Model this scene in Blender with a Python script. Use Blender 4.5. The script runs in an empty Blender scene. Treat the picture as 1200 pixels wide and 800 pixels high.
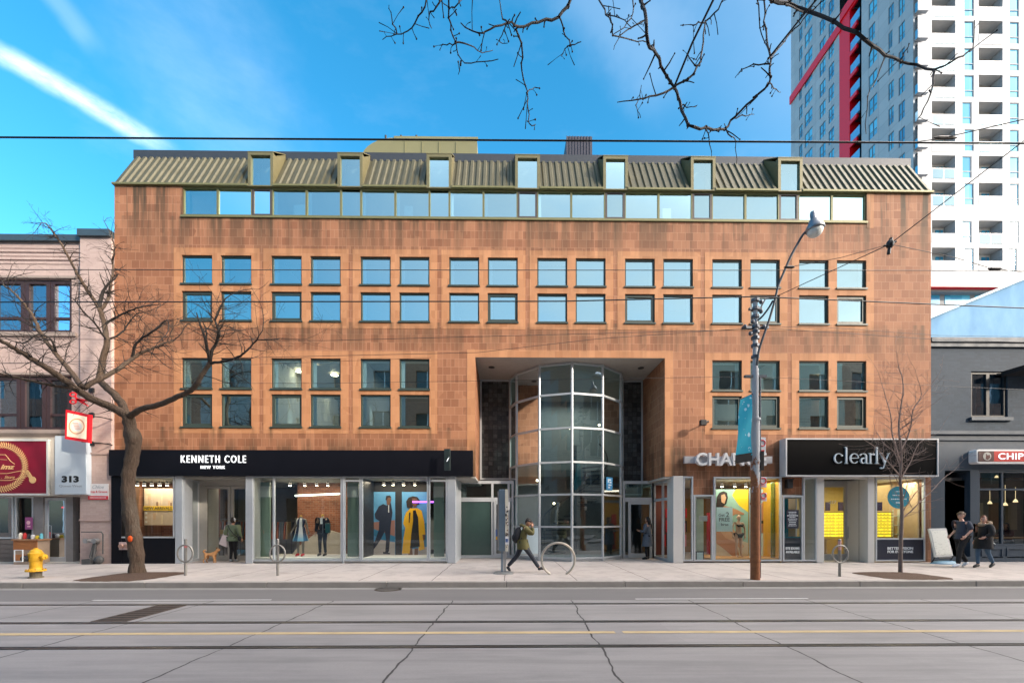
import bpy, bmesh, math, random
from mathutils import Vector, Matrix
random.seed(7)
S = bpy.context.scene
COL = S.collection
F = 500.0; U0 = 600.0; V0 = 609.0; H = 1.7
PSI = math.atan(0.013)
CP, SP = math.cos(PSI), math.sin(PSI)

# ------------------------------------------------------------------ measuring the photograph into the street
def P(u, v, Y):
    a = (u-U0)/F; b = (V0-v)/F
    t = Y/(CP - a*SP)
    return Vector((t*(a*CP+SP), Y, H+t*b))
def PX(u, Y): return P(u, V0, Y).x
def PZ(u, v, Y): return P(u, v, Y).z
def PG(u, v, z=0.15):
    a = (u-U0)/F; b = (V0-v)/F
    t = (z-H)/b
    return Vector((t*(a*CP+SP), t*(CP-a*SP), z))
def PXP(u, v, X):            # on a plane of constant X
    a = (u-U0)/F; b = (V0-v)/F
    t = X/(a*CP+SP)
    return Vector((X, t*(CP-a*SP), H+t*b))

# ------------------------------------------------------------------ mesh helpers
class MB:
    def __init__(s): s.v = []; s.f = []; s.m = []
    def add(s, vs, fs, mi=0):
        n = len(s.v); s.v += [tuple(p) for p in vs]
        for f in fs: s.f.append(tuple(i+n for i in f)); s.m.append(mi)
        return s
    def box(s, x0, x1, y0, y1, z0, z1, mi=0):
        if x0 > x1: x0, x1 = x1, x0
        if y0 > y1: y0, y1 = y1, y0
        if z0 > z1: z0, z1 = z1, z0
        return s.add([(x0,y0,z0),(x1,y0,z0),(x1,y1,z0),(x0,y1,z0),(x0,y0,z1),(x1,y0,z1),(x1,y1,z1),(x0,y1,z1)],
              [(3,2,1,0),(4,5,6,7),(0,1,5,4),(1,2,6,5),(2,3,7,6),(3,0,4,7)], mi)
    def quad(s, a, b, c, d, mi=0): return s.add([a,b,c,d], [(0,1,2,3)], mi)
    def poly(s, pts, mi=0): return s.add(pts, [tuple(range(len(pts)))], mi)
    def prism(s, pts, y0, y1, mi=0):      # outline in X,Z, thickness in Y
        n = len(pts)
        vs = [(p[0], y0, p[1]) for p in pts] + [(p[0], y1, p[1]) for p in pts]
        fs = [tuple(range(n)), tuple(range(2*n-1, n-1, -1))]
        fs += [(i, i+n, (i+1) % n+n, (i+1) % n) for i in range(n)]
        return s.add(vs, fs, mi)
    def prismx(s, pts, x0, x1, mi=0):     # outline in Y,Z, thickness in X
        n = len(pts)
        vs = [(x0, p[0], p[1]) for p in pts] + [(x1, p[0], p[1]) for p in pts]
        fs = [tuple(range(n)), tuple(range(2*n-1, n-1, -1))]
        fs += [(i, i+n, (i+1) % n+n, (i+1) % n) for i in range(n)]
        return s.add(vs, fs, mi)
    def prismz(s, pts, z0, z1, mi=0):
        n = len(pts)
        vs = [(p[0], p[1], z0) for p in pts] + [(p[0], p[1], z1) for p in pts]
        fs = [tuple(range(n-1, -1, -1)), tuple(range(n, 2*n))]
        fs += [(i, (i+1) % n, (i+1) % n+n, i+n) for i in range(n)]
        return s.add(vs, fs, mi)
    def tube(s, pts, rs, n=6, mi=0, cap=True, closed=False):
        pts = [Vector(p) for p in pts]
        if not hasattr(rs, '__len__'): rs = [rs]*len(pts)
        m = len(pts); vs = []; prev = None
        for i, p in enumerate(pts):
            if closed: d = pts[(i+1) % m]-pts[(i-1) % m]
            else: d = pts[min(i+1, m-1)]-pts[max(i-1, 0)]
            if d.length < 1e-9: d = Vector((0,0,1))
            d.normalize()
            if prev is None:
                a = Vector((0,0,1)) if abs(d.z) < .9 else Vector((1,0,0))
                e1 = d.cross(a).normalized()
            else:
                e1 = prev - d*prev.dot(d)
                if e1.length < 1e-6: e1 = d.orthogonal()
                e1.normalize()
            prev = e1; e2 = d.cross(e1)
            for k in range(n):
                t = 2*math.pi*k/n
                vs.append(p+(e1*math.cos(t)+e2*math.sin(t))*rs[i])
        fs = []
        for i in range(m if closed else m-1):
            j = (i+1) % m
            for k in range(n):
                l = (k+1) % n
                fs.append((i*n+k, i*n+l, j*n+l, j*n+k))
        if cap and not closed:
            fs.append(tuple(range(n-1, -1, -1))); fs.append(tuple(range((m-1)*n, m*n)))
        return s.add(vs, fs, mi)
    def lathe(s, prof, c, n=16, mi=0, axis='z'):
        vs = []; c = Vector(c)
        for r, h in prof:
            for k in range(n):
                t = 2*math.pi*k/n
                a, b = r*math.cos(t), r*math.sin(t)
                vs.append(c+(Vector((a,b,h)) if axis == 'z' else Vector((a,h,b)) if axis == 'y' else Vector((h,a,b))))
        fs = []
        for i in range(len(prof)-1):
            for k in range(n):
                l = (k+1) % n
                fs.append((i*n+k, i*n+l, (i+1)*n+l, (i+1)*n+k))
        fs.append(tuple(range(n-1, -1, -1))); fs.append(tuple(range((len(prof)-1)*n, len(prof)*n)))
        return s.add(vs, fs, mi)
    def ball(s, c, rx, ry=None, rz=None, n=12, m=8, mi=0):
        ry = rx if ry is None else ry; rz = rx if rz is None else rz
        vs = [(c[0], c[1], c[2]-rz)]
        for i in range(1, m):
            p = math.pi*i/m
            for k in range(n):
                t = 2*math.pi*k/n
                vs.append((c[0]+rx*math.sin(p)*math.cos(t), c[1]+ry*math.sin(p)*math.sin(t), c[2]-rz*math.cos(p)))
        vs.append((c[0], c[1], c[2]+rz)); fs = []
        for k in range(n):
            l = (k+1) % n
            fs.append((0, 1+l, 1+k)); b = 1+(m-2)*n
            fs.append((len(vs)-1, b+k, b+l))
            for i in range(m-2):
                a = 1+i*n
                fs.append((a+k, a+l, a+n+l, a+n+k))
        return s.add(vs, fs, mi)
    def frame(s, x0, x1, z0, z1, y0, y1, w, wb=None, mi=0):
        wb = w if wb is None else wb
        s.box(x0, x0+w, y0, y1, z0, z1, mi); s.box(x1-w, x1, y0, y1, z0, z1, mi)
        s.box(x0+w, x1-w, y0, y1, z1-w, z1, mi); s.box(x0+w, x1-w, y0, y1, z0, z0+wb, mi)
        return s
    def xf(s, M):
        s.v = [tuple(M @ Vector(p)) for p in s.v]; return s
    def merge(s, o, mi=None):
        n = len(s.v); s.v += o.v
        for f, m in zip(o.f, o.m): s.f.append(tuple(i+n for i in f)); s.m.append(m if mi is None else mi)
        return s
    def mesh(s, name, mats, smooth=False, bevel=0, fixn=True):
        me = bpy.data.meshes.new(name); me.from_pydata(s.v, [], s.f)
        for m in (mats if isinstance(mats, (list, tuple)) else [mats]): me.materials.append(m)
        me.polygons.foreach_set('material_index', s.m)
        if fixn or bevel:
            bm = bmesh.new(); bm.from_mesh(me)
            bmesh.ops.recalc_face_normals(bm, faces=bm.faces)
            if bevel:
                es = [e for e in bm.edges if len(e.link_faces) == 2 and e.calc_face_angle(0) > .6]
                bmesh.ops.bevel(bm, geom=es, offset=bevel, segments=1, affect='EDGES')
            bm.to_mesh(me); bm.free()
        if smooth:
            me.polygons.foreach_set('use_smooth', [True]*len(me.polygons))
        me.update(); return me
    def build(s, name, mats, parent=None, smooth=False, bevel=0, fixn=True):
        if name == 'pane' and len(s.f) == 6 and len(s.v) == 8: s.f = [s.f[2]]; s.m = [s.m[2]]
        o = bpy.data.objects.new(name, s.mesh(name, mats, smooth, bevel, fixn)); COL.objects.link(o)
        if parent: attach(o, parent)
        return o

def attach(o, parent):
    o.parent = parent
    if parent.parent is None and parent.type == 'EMPTY' and not parent.get('_local'):
        o.matrix_parent_inverse = Matrix.Translation(-parent.location)
def tag(o, label=None, cat=None, group=None, kind=None):
    if label: o['label'] = label
    if cat: o['category'] = cat
    if group: o['group'] = group
    if kind: o['kind'] = kind
    return o
def thing(name, label, cat, loc=(0,0,0), group=None, local=False, rz=0):
    o = bpy.data.objects.new(name, None); COL.objects.link(o); o.location = loc
    o.rotation_euler = (0,0,rz); o.empty_display_size = .2
    if local: LOCAL.add(o.name)
    return tag(o, label, cat, group)
LOCAL = set()
def attach(o, parent):
    o.parent = parent
    if parent.parent is None and parent.type == 'EMPTY' and parent.name not in LOCAL:
        o.matrix_parent_inverse = Matrix.Translation(-parent.location)
KIDS = {}
def copy_tree(o, loc=None, label=None, parent=None):
    c = o.copy(); COL.objects.link(c)
    if parent is not None: c.parent = parent
    if loc is not None: c.location = loc
    if label: c['label'] = label
    if o.name in LOCAL: LOCAL.add(c.name)
    for ch in [q for q in list(COL.objects) if q.parent == o]: copy_tree(ch, parent=c)
    return c
def sheet(x0, x1, y0, y1, z, name, mat, kind='structure'):
    o = MB().quad((x0,y0,z),(x1,y0,z),(x1,y1,z),(x0,y1,z)).build(name, mat)
    return tag(o, kind=kind)

def holes_wall(mb, A0, A1, Z0, Z1, holes, depth, fn, mi=0):
    """flat wall with openings; fn(a, d, z) -> point, d = 0 at the face and growing inwards"""
    xs = sorted(set([A0, A1]+[h[0] for h in holes]+[h[1] for h in holes]))
    zs = sorted(set([Z0, Z1]+[h[2] for h in holes]+[h[3] for h in holes]))
    xs = [x for x in xs if A0 <= x <= A1]; zs = [z for z in zs if Z0 <= z <= Z1]
    for i in range(len(xs)-1):
        for j in range(len(zs)-1):
            cx, cz = (xs[i]+xs[i+1])/2, (zs[j]+zs[j+1])/2
            if any(h[0] < cx < h[1] and h[2] < cz < h[3] for h in holes): continue
            mb.quad(fn(xs[i],0,zs[j]), fn(xs[i+1],0,zs[j]), fn(xs[i+1],0,zs[j+1]), fn(xs[i],0,zs[j+1]), mi)
    for h in holes:
        if len(h) > 4 and h[4] is None: continue
        d = h[4] if len(h) > 4 else depth
        a0, a1, z0, z1 = h[:4]
        mb.quad(fn(a0,0,z0), fn(a0,0,z1), fn(a0,d,z1), fn(a0,d,z0), mi)
        mb.quad(fn(a1,0,z1), fn(a1,0,z0), fn(a1,d,z0), fn(a1,d,z1), mi)
        mb.quad(fn(a0,0,z1), fn(a1,0,z1), fn(a1,d,z1), fn(a0,d,z1), mi)
        mb.quad(fn(a1,0,z0), fn(a0,0,z0), fn(a0,d,z0), fn(a1,d,z0), mi)
    return mb
def fy(Y): return lambda a, d, z: (a, Y+d, z)

def text_mb(s, x0, x1, z0, z1, y, depth=.01, bold=0.0, shear=0, spacing=1.0, mi=0, keep=False):
    cu = bpy.data.curves.new('txt', 'FONT'); cu.body = s; cu.offset = bold; cu.shear = shear
    cu.space_character = spacing; cu.resolution_u = 4; cu.extrude = .02; cu.fill_mode = 'BOTH'
    o = bpy.data.objects.new('txt', cu); COL.objects.link(o)
    dg = bpy.context.evaluated_depsgraph_get(); dg.update()
    me = bpy.data.meshes.new_from_object(o.evaluated_get(dg))
    vs = [v.co.copy() for v in me.vertices]; fs = [tuple(p.vertices) for p in me.polygons]
    bpy.data.objects.remove(o); bpy.data.curves.remove(cu); bpy.data.meshes.remove(me)
    mx0 = min(v.x for v in vs); mx1 = max(v.x for v in vs); my0 = min(v.y for v in vs); my1 = max(v.y for v in vs)
    mb = MB()
    sx = (x1-x0)/(mx1-mx0); sz = (z1-z0)/(my1-my0)
    if keep: sx = sz = min(sx, sz)
    cx = (x0+x1)/2
    mb.add([(cx+(v.x-(mx0+mx1)/2)*sx, y-(depth if v.z > 0 else 0), z0+(v.y-my0)*sz) for v in vs], fs, mi)
    return mb
def stroke(mb, pts, ws, y0, y1, mi=0):      # flat pen stroke in X,Z with a width at each point
    n = len(pts); L = []; R = []
    for i in range(n):
        a = pts[max(i-1,0)]; b = pts[min(i+1,n-1)]
        dx, dz = b[0]-a[0], b[1]-a[1]; l = math.hypot(dx, dz) or 1
        w = (ws[i] if hasattr(ws, '__len__') else ws)/2
        L.append((pts[i][0]-dz/l*w, pts[i][1]+dx/l*w)); R.append((pts[i][0]+dz/l*w, pts[i][1]-dx/l*w))
    for i in range(n-1):
        mb.prism([L[i], L[i+1], R[i+1], R[i]], y0, y1, mi)
    return mb
def arc(cx, cz, rx, rz, a0, a1, n=14):
    return [(cx+rx*math.cos(math.radians(a0+(a1-a0)*i/n)), cz+rz*math.sin(math.radians(a0+(a1-a0)*i/n))) for i in range(n+1)]
def skin(verts, edges, radii, levels=1, root=0):
    me = bpy.data.meshes.new('sk'); me.from_pydata([tuple(v) for v in verts], edges, [])
    o = bpy.data.objects.new('sk', me); COL.objects.link(o)
    md = o.modifiers.new('s', 'SKIN'); md.use_smooth_shade = True; md.branch_smoothing = .6
    for i, r in enumerate(radii):
        sv = me.skin_vertices[0].data[i]
        sv.radius = (r, r) if not hasattr(r, '__len__') else r
        sv.use_root = (i == root)
    if levels:
        m2 = o.modifiers.new('b', 'SUBSURF'); m2.levels = levels; m2.render_levels = levels
    dg = bpy.context.evaluated_depsgraph_get(); dg.update()
    r = bpy.data.meshes.new_from_object(o.evaluated_get(dg))
    mb = MB(); mb.add([tuple(v.co) for v in r.vertices], [tuple(p.vertices) for p in r.polygons])
    bpy.data.objects.remove(o); bpy.data.meshes.remove(me); bpy.data.meshes.remove(r)
    return mb

# ------------------------------------------------------------------ materials
class NT:
    def __init__(s, mat): s.t = mat.node_tree; s.n = s.t.nodes; s.l = s.t.links
    def new(s, t, **k):
        n = s.n.new(t)
        for a, b in k.items(): setattr(n, a, b)
        return n
    def link(s, a, b): s.l.new(a, b)
    def math(s, op, a, b=None, c=None, clamp=False):
        n = s.new('ShaderNodeMath', operation=op, use_clamp=clamp)
        for i, x in enumerate((a, b, c)):
            if x is None: continue
            if isinstance(x, (int, float)): n.inputs[i].default_value = x
            else: s.link(x, n.inputs[i])
        return n.outputs[0]
    def mix(s, fac, a, b, blend='MIX'):
        n = s.new('ShaderNodeMix', data_type='RGBA', blend_type=blend)
        for i, x in ((0, fac), (6, a), (7, b)):
            if isinstance(x, (int, float)): n.inputs[i].default_value = x
            elif isinstance(x, tuple): n.inputs[i].default_value = (*x[:3], 1)
            else: s.link(x, n.inputs[i])
        return n.outputs[2]
    def noise(s, vec, scale, detail=3, rough=.5):
        n = s.new('ShaderNodeTexNoise'); n.inputs['Scale'].default_value = scale
        n.inputs['Detail'].default_value = detail; n.inputs['Roughness'].default_value = rough
        if vec is not None: s.link(vec, n.inputs['Vector'])
        return n.outputs['Fac']
    def pos(s): return s.new('ShaderNodeNewGeometry').outputs['Position']
    def obj(s): return s.new('ShaderNodeTexCoord').outputs['Object']
    def xyz(s, v):
        n = s.new('ShaderNodeSeparateXYZ'); s.link(v, n.inputs[0]); return n.outputs
    def comb(s, x, y, z):
        n = s.new('ShaderNodeCombineXYZ')
        for i, q in enumerate((x, y, z)):
            if isinstance(q, (int, float)): n.inputs[i].default_value = q
            else: s.link(q, n.inputs[i])
        return n.outputs[0]
    def scale(s, v, sc):
        n = s.new('ShaderNodeMapping'); n.inputs['Scale'].default_value = sc; s.link(v, n.inputs[0]); return n.outputs[0]
    def ramp(s, f, stops):
        n = s.new('ShaderNodeValToRGB'); e = n.color_ramp.elements
        while len(e) < len(stops): e.new(.5)
        for i, (p, c) in enumerate(stops):
            e[i].position = p; e[i].color = (c, c, c, 1) if isinstance(c, (int, float)) else (*c, 1)
        s.link(f, n.inputs[0]); return n.outputs[0]
    def bump(s, h, strength=.3, dist=.01):
        n = s.new('ShaderNodeBump'); n.inputs['Strength'].default_value = strength; n.inputs['Distance'].default_value = dist
        s.link(h, n.inputs['Height']); return n.outputs[0]

def mat_base(name):
    m = bpy.data.materials.new(name); m.use_nodes = True
    return m, NT(m), m.node_tree.nodes['Principled BSDF']
MC = {}
def M(name, col, rough=.6, metal=0, var=.15, sc=6, bump=.0, emit=None, es=0, spec=.5):
    """plain surface with uneven tone and roughness"""
    if name in MC: return MC[name]
    m, t, b = mat_base(name); p = t.obj()
    n = t.noise(p, sc, 4, .6)
    dark = tuple(c*(1-var) for c in col); light = tuple(min(1, c*(1+var)) for c in col)
    t.link(t.mix(n, dark, light), b.inputs['Base Color'])
    r = t.math('MULTIPLY_ADD', t.noise(p, sc*2.3, 3), .25, max(0, rough-.12))
    t.link(r, b.inputs['Roughness']); b.inputs['Metallic'].default_value = metal
    b.inputs['Specular IOR Level'].default_value = spec
    if bump: t.link(t.bump(t.noise(p, sc*8, 4), .4, bump), b.inputs['Normal'])
    if emit:
        b.inputs['Emission Color'].default_value = (*emit, 1); b.inputs['Emission Strength'].default_value = es
    MC[name] = m; return m
def glass(name, tint, gloss, fac, rough=.0, wob=.0):
    """thin window glass: part see-through, part mirror; a touch uneven"""
    m, t, b = mat_base(name); t.n.remove(b); out = t.n['Material Output']
    tr = t.new('ShaderNodeBsdfTransparent'); tr.inputs[0].default_value = (*tint, 1)
    gl = t.new('ShaderNodeBsdfGlossy'); gl.inputs[0].default_value = (*gloss, 1); gl.inputs['Roughness'].default_value = rough
    fr = t.new('ShaderNodeFresnel'); fr.inputs[0].default_value = 1.5
    f = t.math('ADD', t.math('MULTIPLY', fr.outputs[0], .8), fac, clamp=True)
    if wob:
        g = t.pos(); t.link(t.bump(t.noise(g, 1.1, 2), wob, .02), gl.inputs['Normal'])
    mx = t.new('ShaderNodeMixShader'); t.link(f, mx.inputs[0]); t.link(tr.outputs[0], mx.inputs[1]); t.link(gl.outputs[0], mx.inputs[2])
    t.link(mx.outputs[0], out.inputs[0]); return m

def tile_mat(name, c1, c2, mortar, stain=True, bw=.29, rh=.29, mort=.006, contrast=1.0):
    m, t, b = mat_base(name); p = t.pos(); o = t.xyz(p)
    u = t.math('ADD', o[0], t.math('MULTIPLY', o[1], 1.0)); vec = t.comb(u, o[2], 0)
    def brick(w, h, off, sq, sf):
        n = t.new('ShaderNodeTexBrick'); n.offset = off; n.squash = sq; n.squash_frequency = sf
        n.inputs['Scale'].default_value = 1; n.inputs['Brick Width'].default_value = w; n.inputs['Row Height'].default_value = h
        n.inputs['Mortar Size'].default_value = mort; n.inputs['Mortar Smooth'].default_value = .3
        n.inputs['Color1'].default_value = (0,0,0,1); n.inputs['Color2'].default_value = (1,1,1,1); n.inputs['Mortar'].default_value = (.5,.5,.5,1)
        n.inputs['Bias'].default_value = 0
        t.link(vec, n.inputs['Vector']); return n
    A = brick(bw, rh, .5, 1, 2); B = brick(bw*.5, rh, .5, 2.0, 2)
    cell = t.new('ShaderNodeTexVoronoi'); cell.inputs['Scale'].default_value = .9; t.link(vec, cell.inputs['Vector'])
    sel = t.math('GREATER_THAN', t.xyz(cell.outputs['Color'])[0], .55)
    rnd = t.mix(sel, A.outputs[0], B.outputs[0]); mo = t.math('ADD', t.math('MULTIPLY', A.outputs[1], t.math('SUBTRACT', 1, sel)), t.math('MULTIPLY', B.outputs[1], sel))
    col = t.mix(rnd, c1, c2)
    big = t.noise(p, .35, 3); col = t.mix(t.math('MULTIPLY', t.math('SUBTRACT', big, .35, clamp=True), .9), col, tuple(c*.72 for c in c1))
    fine = t.noise(p, 14, 4, .7); col = t.mix(t.math('MULTIPLY', fine, .35*contrast), col, tuple(c*.55 for c in c1))
    col = t.mix(t.math('MULTIPLY', mo, .75), col, mortar)
    if stain:
        # weather streaks: long vertical runs, strongest under the ribbon glazing and at the head of the wall
        st = t.noise(t.scale(p, (2.6, 2.6, .12)), 1, 4, .65); st = t.ramp(st, [(.45, 0.0), (.58, 1.0)])
        zt = t.new('ShaderNodeMapRange'); zt.inputs[1].default_value = 10.6; zt.inputs[2].default_value = 13.2; t.link(o[2], zt.inputs[0])
        zb = t.new('ShaderNodeMapRange'); zb.inputs[1].default_value = 4.75; zb.inputs[2].default_value = 4.15; t.link(o[2], zb.inputs[0])
        zm = t.new('ShaderNodeMapRange'); zm.inputs[1].default_value = 8.9; zm.inputs[2].default_value = 8.5; t.link(o[2], zm.inputs[0])
        zm2 = t.new('ShaderNodeMapRange'); zm2.inputs[1].default_value = 7.4; zm2.inputs[2].default_value = 8.3; t.link(o[2], zm2.inputs[0])
        mid = t.math('MULTIPLY', t.math('MULTIPLY', zm.outputs[0], zm2.outputs[0]), .5)
        ue = t.math('MODULO', t.math('ADD', o[0], 11.68+32), 3.2); em = None
        for q_ in (-.02, 1.12, 1.38, 2.52, 2.85, 3.18):
            g_ = t.math('SUBTRACT', 1, t.math('DIVIDE', t.math('ABSOLUTE', t.math('SUBTRACT', ue, q_)), .13), clamp=True); em = g_ if em is None else t.math('MAXIMUM', em, g_)
        sl = None
        for zh_, zl_ in ((12.62, 11.3), (8.85, 7.8), (5.05, 4.2)):
            m1_ = t.new('ShaderNodeMapRange'); m1_.inputs[1].default_value = zl_; m1_.inputs[2].default_value = zh_; t.link(o[2], m1_.inputs[0])
            r_ = t.math('MULTIPLY', m1_.outputs[0], t.math('LESS_THAN', o[2], zh_)); sl = r_ if sl is None else t.math('MAXIMUM', sl, r_)
        sn_ = t.ramp(t.noise(t.scale(p, (5,5,.25)), 1, 3, .6), [(.40, 0.0), (.60, 1.0)])
        col = t.mix(t.math('MULTIPLY', t.math('MULTIPLY', em, sl), t.math('MULTIPLY', sn_, .75)), col, (.05,.04,.022))
        w = t.math('ADD', t.math('ADD', zt.outputs[0], t.math('MULTIPLY', zb.outputs[0], .8)), mid, clamp=True)
        fs = t.math('MULTIPLY', t.math('MULTIPLY', st, w), .85)
        col = t.mix(fs, col, (.04,.033,.018))
        wet = t.noise(t.scale(p, (.8,.8,.35)), 1.5, 3); wet = t.ramp(wet, [(.55, 0.0), (.75, 1.0)])
        col = t.mix(t.math('MULTIPLY', wet, .25), col, (.13,.06,.03))
    t.link(col, b.inputs['Base Color']); b.inputs['Roughness'].default_value = .72
    b.inputs['Specular IOR Level'].default_value = .35
    t.link(t.bump(t.math('ADD', t.math('MULTIPLY', mo, -1), t.math('MULTIPLY', fine, .4)), .35, .006), b.inputs['Normal'])
    return m

TILE = tile_mat('terracotta_tile', (.255,.104,.052), (.41,.187,.098), (.46,.26,.16))
TILEL = tile_mat('light_terracotta_tile', (.41,.185,.085), (.54,.265,.13), (.40,.2,.11), contrast=.8)
BRKPINK = tile_mat('painted_pink_brick', (.50,.37,.33), (.58,.44,.39), (.42,.31,.28), False, .22, .075, .005)
BRKBLUE = tile_mat('painted_slate_brick', (.032,.050,.073), (.048,.073,.103), (.028,.04,.058), False, .22, .075, .005)
BRKRED = tile_mat('display_red_brick', (.22,.07,.035), (.40,.15,.08), (.3,.22,.17), False, .22, .075, .007)
BRKOPP = tile_mat('opposite_brick', (.20,.09,.06), (.30,.15,.10), (.3,.25,.2), False, .22, .075, .007)
GREENF = M('dark_green_frame', (.035,.05,.042), .45)
BRONZE = M('olive_bronze_metal', (.16,.15,.065), .5, .2, .2)
ROOFG = M('olive_corrugated_metal', (.080,.074,.042), .55, .25, .3, 1.5)
FLASH = M('dark_flashing', (.04,.045,.055), .5, .3)
WHITEF = M('white_aluminium', (.46,.49,.52), .4, .2, .08)
CONC = M('pale_concrete', (.42,.40,.37), .85, bump=.003)
BLACK = M('black_fascia', (.005,.0055,.009), .45, 0, .2, 2, spec=.15)
INTW = M('interior_white', (.78,.78,.76), .8, var=.05)
INTD = M('interior_grey', (.22,.21,.2), .8)
FLOORM = M('interior_floor', (.28,.25,.22), .5)
LAMP = M('warm_lamp', (.8,.7,.5), .5, emit=(1,.8,.5), es=9)
GL_UP = glass('coated_window_glass', (.64,.82,.84), (.74,1.0,1.0), .46, .0, .05)
GL_SHOP = glass('shop_window_glass', (.85,.90,.88), (.8,.9,1), .06, 0, .03)
GL_AT = glass('atrium_glass', (.55,.66,.66), (.75,.88,.95), .16, 0, .04)
GL_GREEN = glass('green_edge_glass', (.40,.60,.54), (.7,.9,.9), .15)
STEEL = M('galvanised_steel', (.42,.43,.44), .4, .8, .15, 20)
BLKMET = M('black_metal', (.02,.02,.022), .5, .3)
def poster_mat(name, col, rough=.5): return M('poster_'+name, col, rough, var=.1, sc=3)
# ================================================================== ground, road, pavement
def ground_mats():
    # asphalt
    m, t, b = mat_base('asphalt'); p = t.pos(); n = t.noise(p, 60, 5, .7); n2 = t.noise(t.scale(p, (.25,1.4,1)), 1.2, 4)
    c = t.mix(n, (.115,.11,.113), (.19,.18,.18)); c = t.mix(t.math('MULTIPLY', n2, .55), c, (.075,.075,.08))
    t.link(c, b.inputs['Base Color']); b.inputs['Roughness'].default_value = .8
    t.link(t.bump(n, .4, .004), b.inputs['Normal']); A = m
    # concrete track slab with tarred joints every 2.5 m
    m, t, b = mat_base('track_slab_concrete'); p = t.pos(); o = t.xyz(p)
    wob = t.math('MULTIPLY', t.math('SUBTRACT', t.noise(t.comb(0, o[1], t.math('FLOOR', t.math('DIVIDE', o[0], 2.5))), 1.0, 3, .6), .5), .22)
    sk = t.math('MULTIPLY', o[1], -.035)
    x = t.math('DIVIDE', t.math('ADD', t.math('ADD', t.math('ADD', o[0], 1.2+.25), wob), sk), 2.5)
    fr = t.math('ABSOLUTE', t.math('SUBTRACT', t.math('FRACT', t.math('ADD', x, .5)), .5))
    wid = t.math('MULTIPLY_ADD', t.noise(p, 2.2, 3), .010, .0)
    j = t.math('LESS_THAN', fr, wid)
    cell = t.new('ShaderNodeTexWhiteNoise', noise_dimensions='2D'); t.link(t.comb(t.math('FLOOR', t.math('ADD', x, .5)), t.math('FLOOR', t.math('DIVIDE', t.math('SUBTRACT', o[1], 5.72), 1.4)), 0), cell.inputs['Vector'])
    n = t.noise(p, 30, 6, .75); n2 = t.noise(t.scale(p, (.35,1.8,1)), 1.3, 6, .68)
    c = t.mix(n, (.20,.19,.195), (.30,.285,.285)); c = t.mix(t.math('MULTIPLY', cell.outputs[0], .35), c, (.19,.18,.185))
    c = t.mix(t.ramp(t.noise(t.scale(p, (.12,3.2,1)), 1.5, 4, .6), [(.48,0.0),(.62,.35)]), c, (.13,.125,.13)); c = t.mix(t.ramp(n2, [(.45, 0.0), (.68, .7)]), c, (.15,.145,.15))
    yy = t.math('ABSOLUTE', t.math('SUBTRACT', o[1], 7.87)); trk = t.ramp(yy, [(.25, .25), (.6, 0.0)])
    c = t.mix(trk, c, (.17,.165,.165))
    vor = t.new('ShaderNodeTexVoronoi', feature='DISTANCE_TO_EDGE'); vor.inputs['Scale'].default_value = .33
    wn = t.new('ShaderNodeTexNoise'); wn.inputs['Scale'].default_value = 1.5; t.link(p, wn.inputs['Vector'])
    va = t.new('ShaderNodeVectorMath', operation='ADD'); t.link(p, va.inputs[0]); t.link(t.scale(wn.outputs['Color'], (.6,.6,.6)), va.inputs[1]); t.link(va.outputs[0], vor.inputs['Vector'])
    crack = t.math('MULTIPLY', t.math('LESS_THAN', vor.outputs['Distance'], .002), t.math('GREATER_THAN', t.noise(p, .5, 2), .70))
    c = t.mix(t.math('MULTIPLY', crack, .7), c, (.04,.04,.042)); c = t.mix(j, c, (.022,.021,.022))
    sp = t.noise(p, 2.8, 2); spot = t.ramp(sp, [(.78, 0.0), (.8, .5)]); c = t.mix(spot, c, (.35,.35,.35))
    t.link(c, b.inputs['Base Color']); b.inputs['Roughness'].default_value = .65
    t.link(t.bump(t.math('ADD', n, t.math('MULTIPLY', j, -3)), .35, .004), b.inputs['Normal']); B = m
    # pavement concrete
    m, t, b = mat_base('pavement_concrete'); p = t.pos(); o = t.xyz(p)
    x = t.math('DIVIDE', t.math('ADD', t.math('ADD', o[0], .05), t.math('MULTIPLY', t.math('SUBTRACT', t.noise(p, 1.2, 3), .5), .08)), 1.87)
    fr = t.math('ABSOLUTE', t.math('SUBTRACT', t.math('FRACT', t.math('ADD', x, .5)), .5)); j = t.math('LESS_THAN', fr, .0065)
    y = t.math('DIVIDE', t.math('SUBTRACT', o[1], 10.9), 1.6); fr2 = t.math('ABSOLUTE', t.math('SUBTRACT', t.math('FRACT', t.math('ADD', y, .5)), .5)); j2 = t.math('LESS_THAN', fr2, .005)
    j = t.math('MAXIMUM', j, t.math('MULTIPLY', j2, .6))
    cell = t.new('ShaderNodeTexWhiteNoise', noise_dimensions='2D'); t.link(t.comb(t.math('FLOOR', t.math('ADD', x, .5)), t.math('FLOOR', t.math('ADD', y, .5)), 0), cell.inputs['Vector'])
    n = t.noise(p, 40, 5, .7); n2 = t.noise(p, .8, 4, .6)
    c = t.mix(n, (.38,.335,.31), (.52,.465,.435)); c = t.mix(t.math('MULTIPLY', cell.outputs[0], .4), c, (.34,.305,.285)); c = t.mix(t.ramp(t.noise(p, 2.2, 6, .7), [(.48, 0.0), (.66, .45)]), c, (.24,.215,.20)); c = t.mix(t.ramp(n2, [(.5, 0.0), (.7, .45)]), c, (.25,.225,.21))
    gum = t.new('ShaderNodeTexVoronoi'); gum.inputs['Scale'].default_value = 2.6; t.link(p, gum.inputs['Vector']); c = t.mix(t.math('MULTIPLY', t.math('LESS_THAN', gum.outputs['Distance'], .07), .35), c, (.12,.11,.11))
    c = t.mix(t.math('MULTIPLY', j, .85), c, (.07,.06,.055))
    t.link(c, b.inputs['Base Color']); b.inputs['Roughness'].default_value = .85
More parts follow.
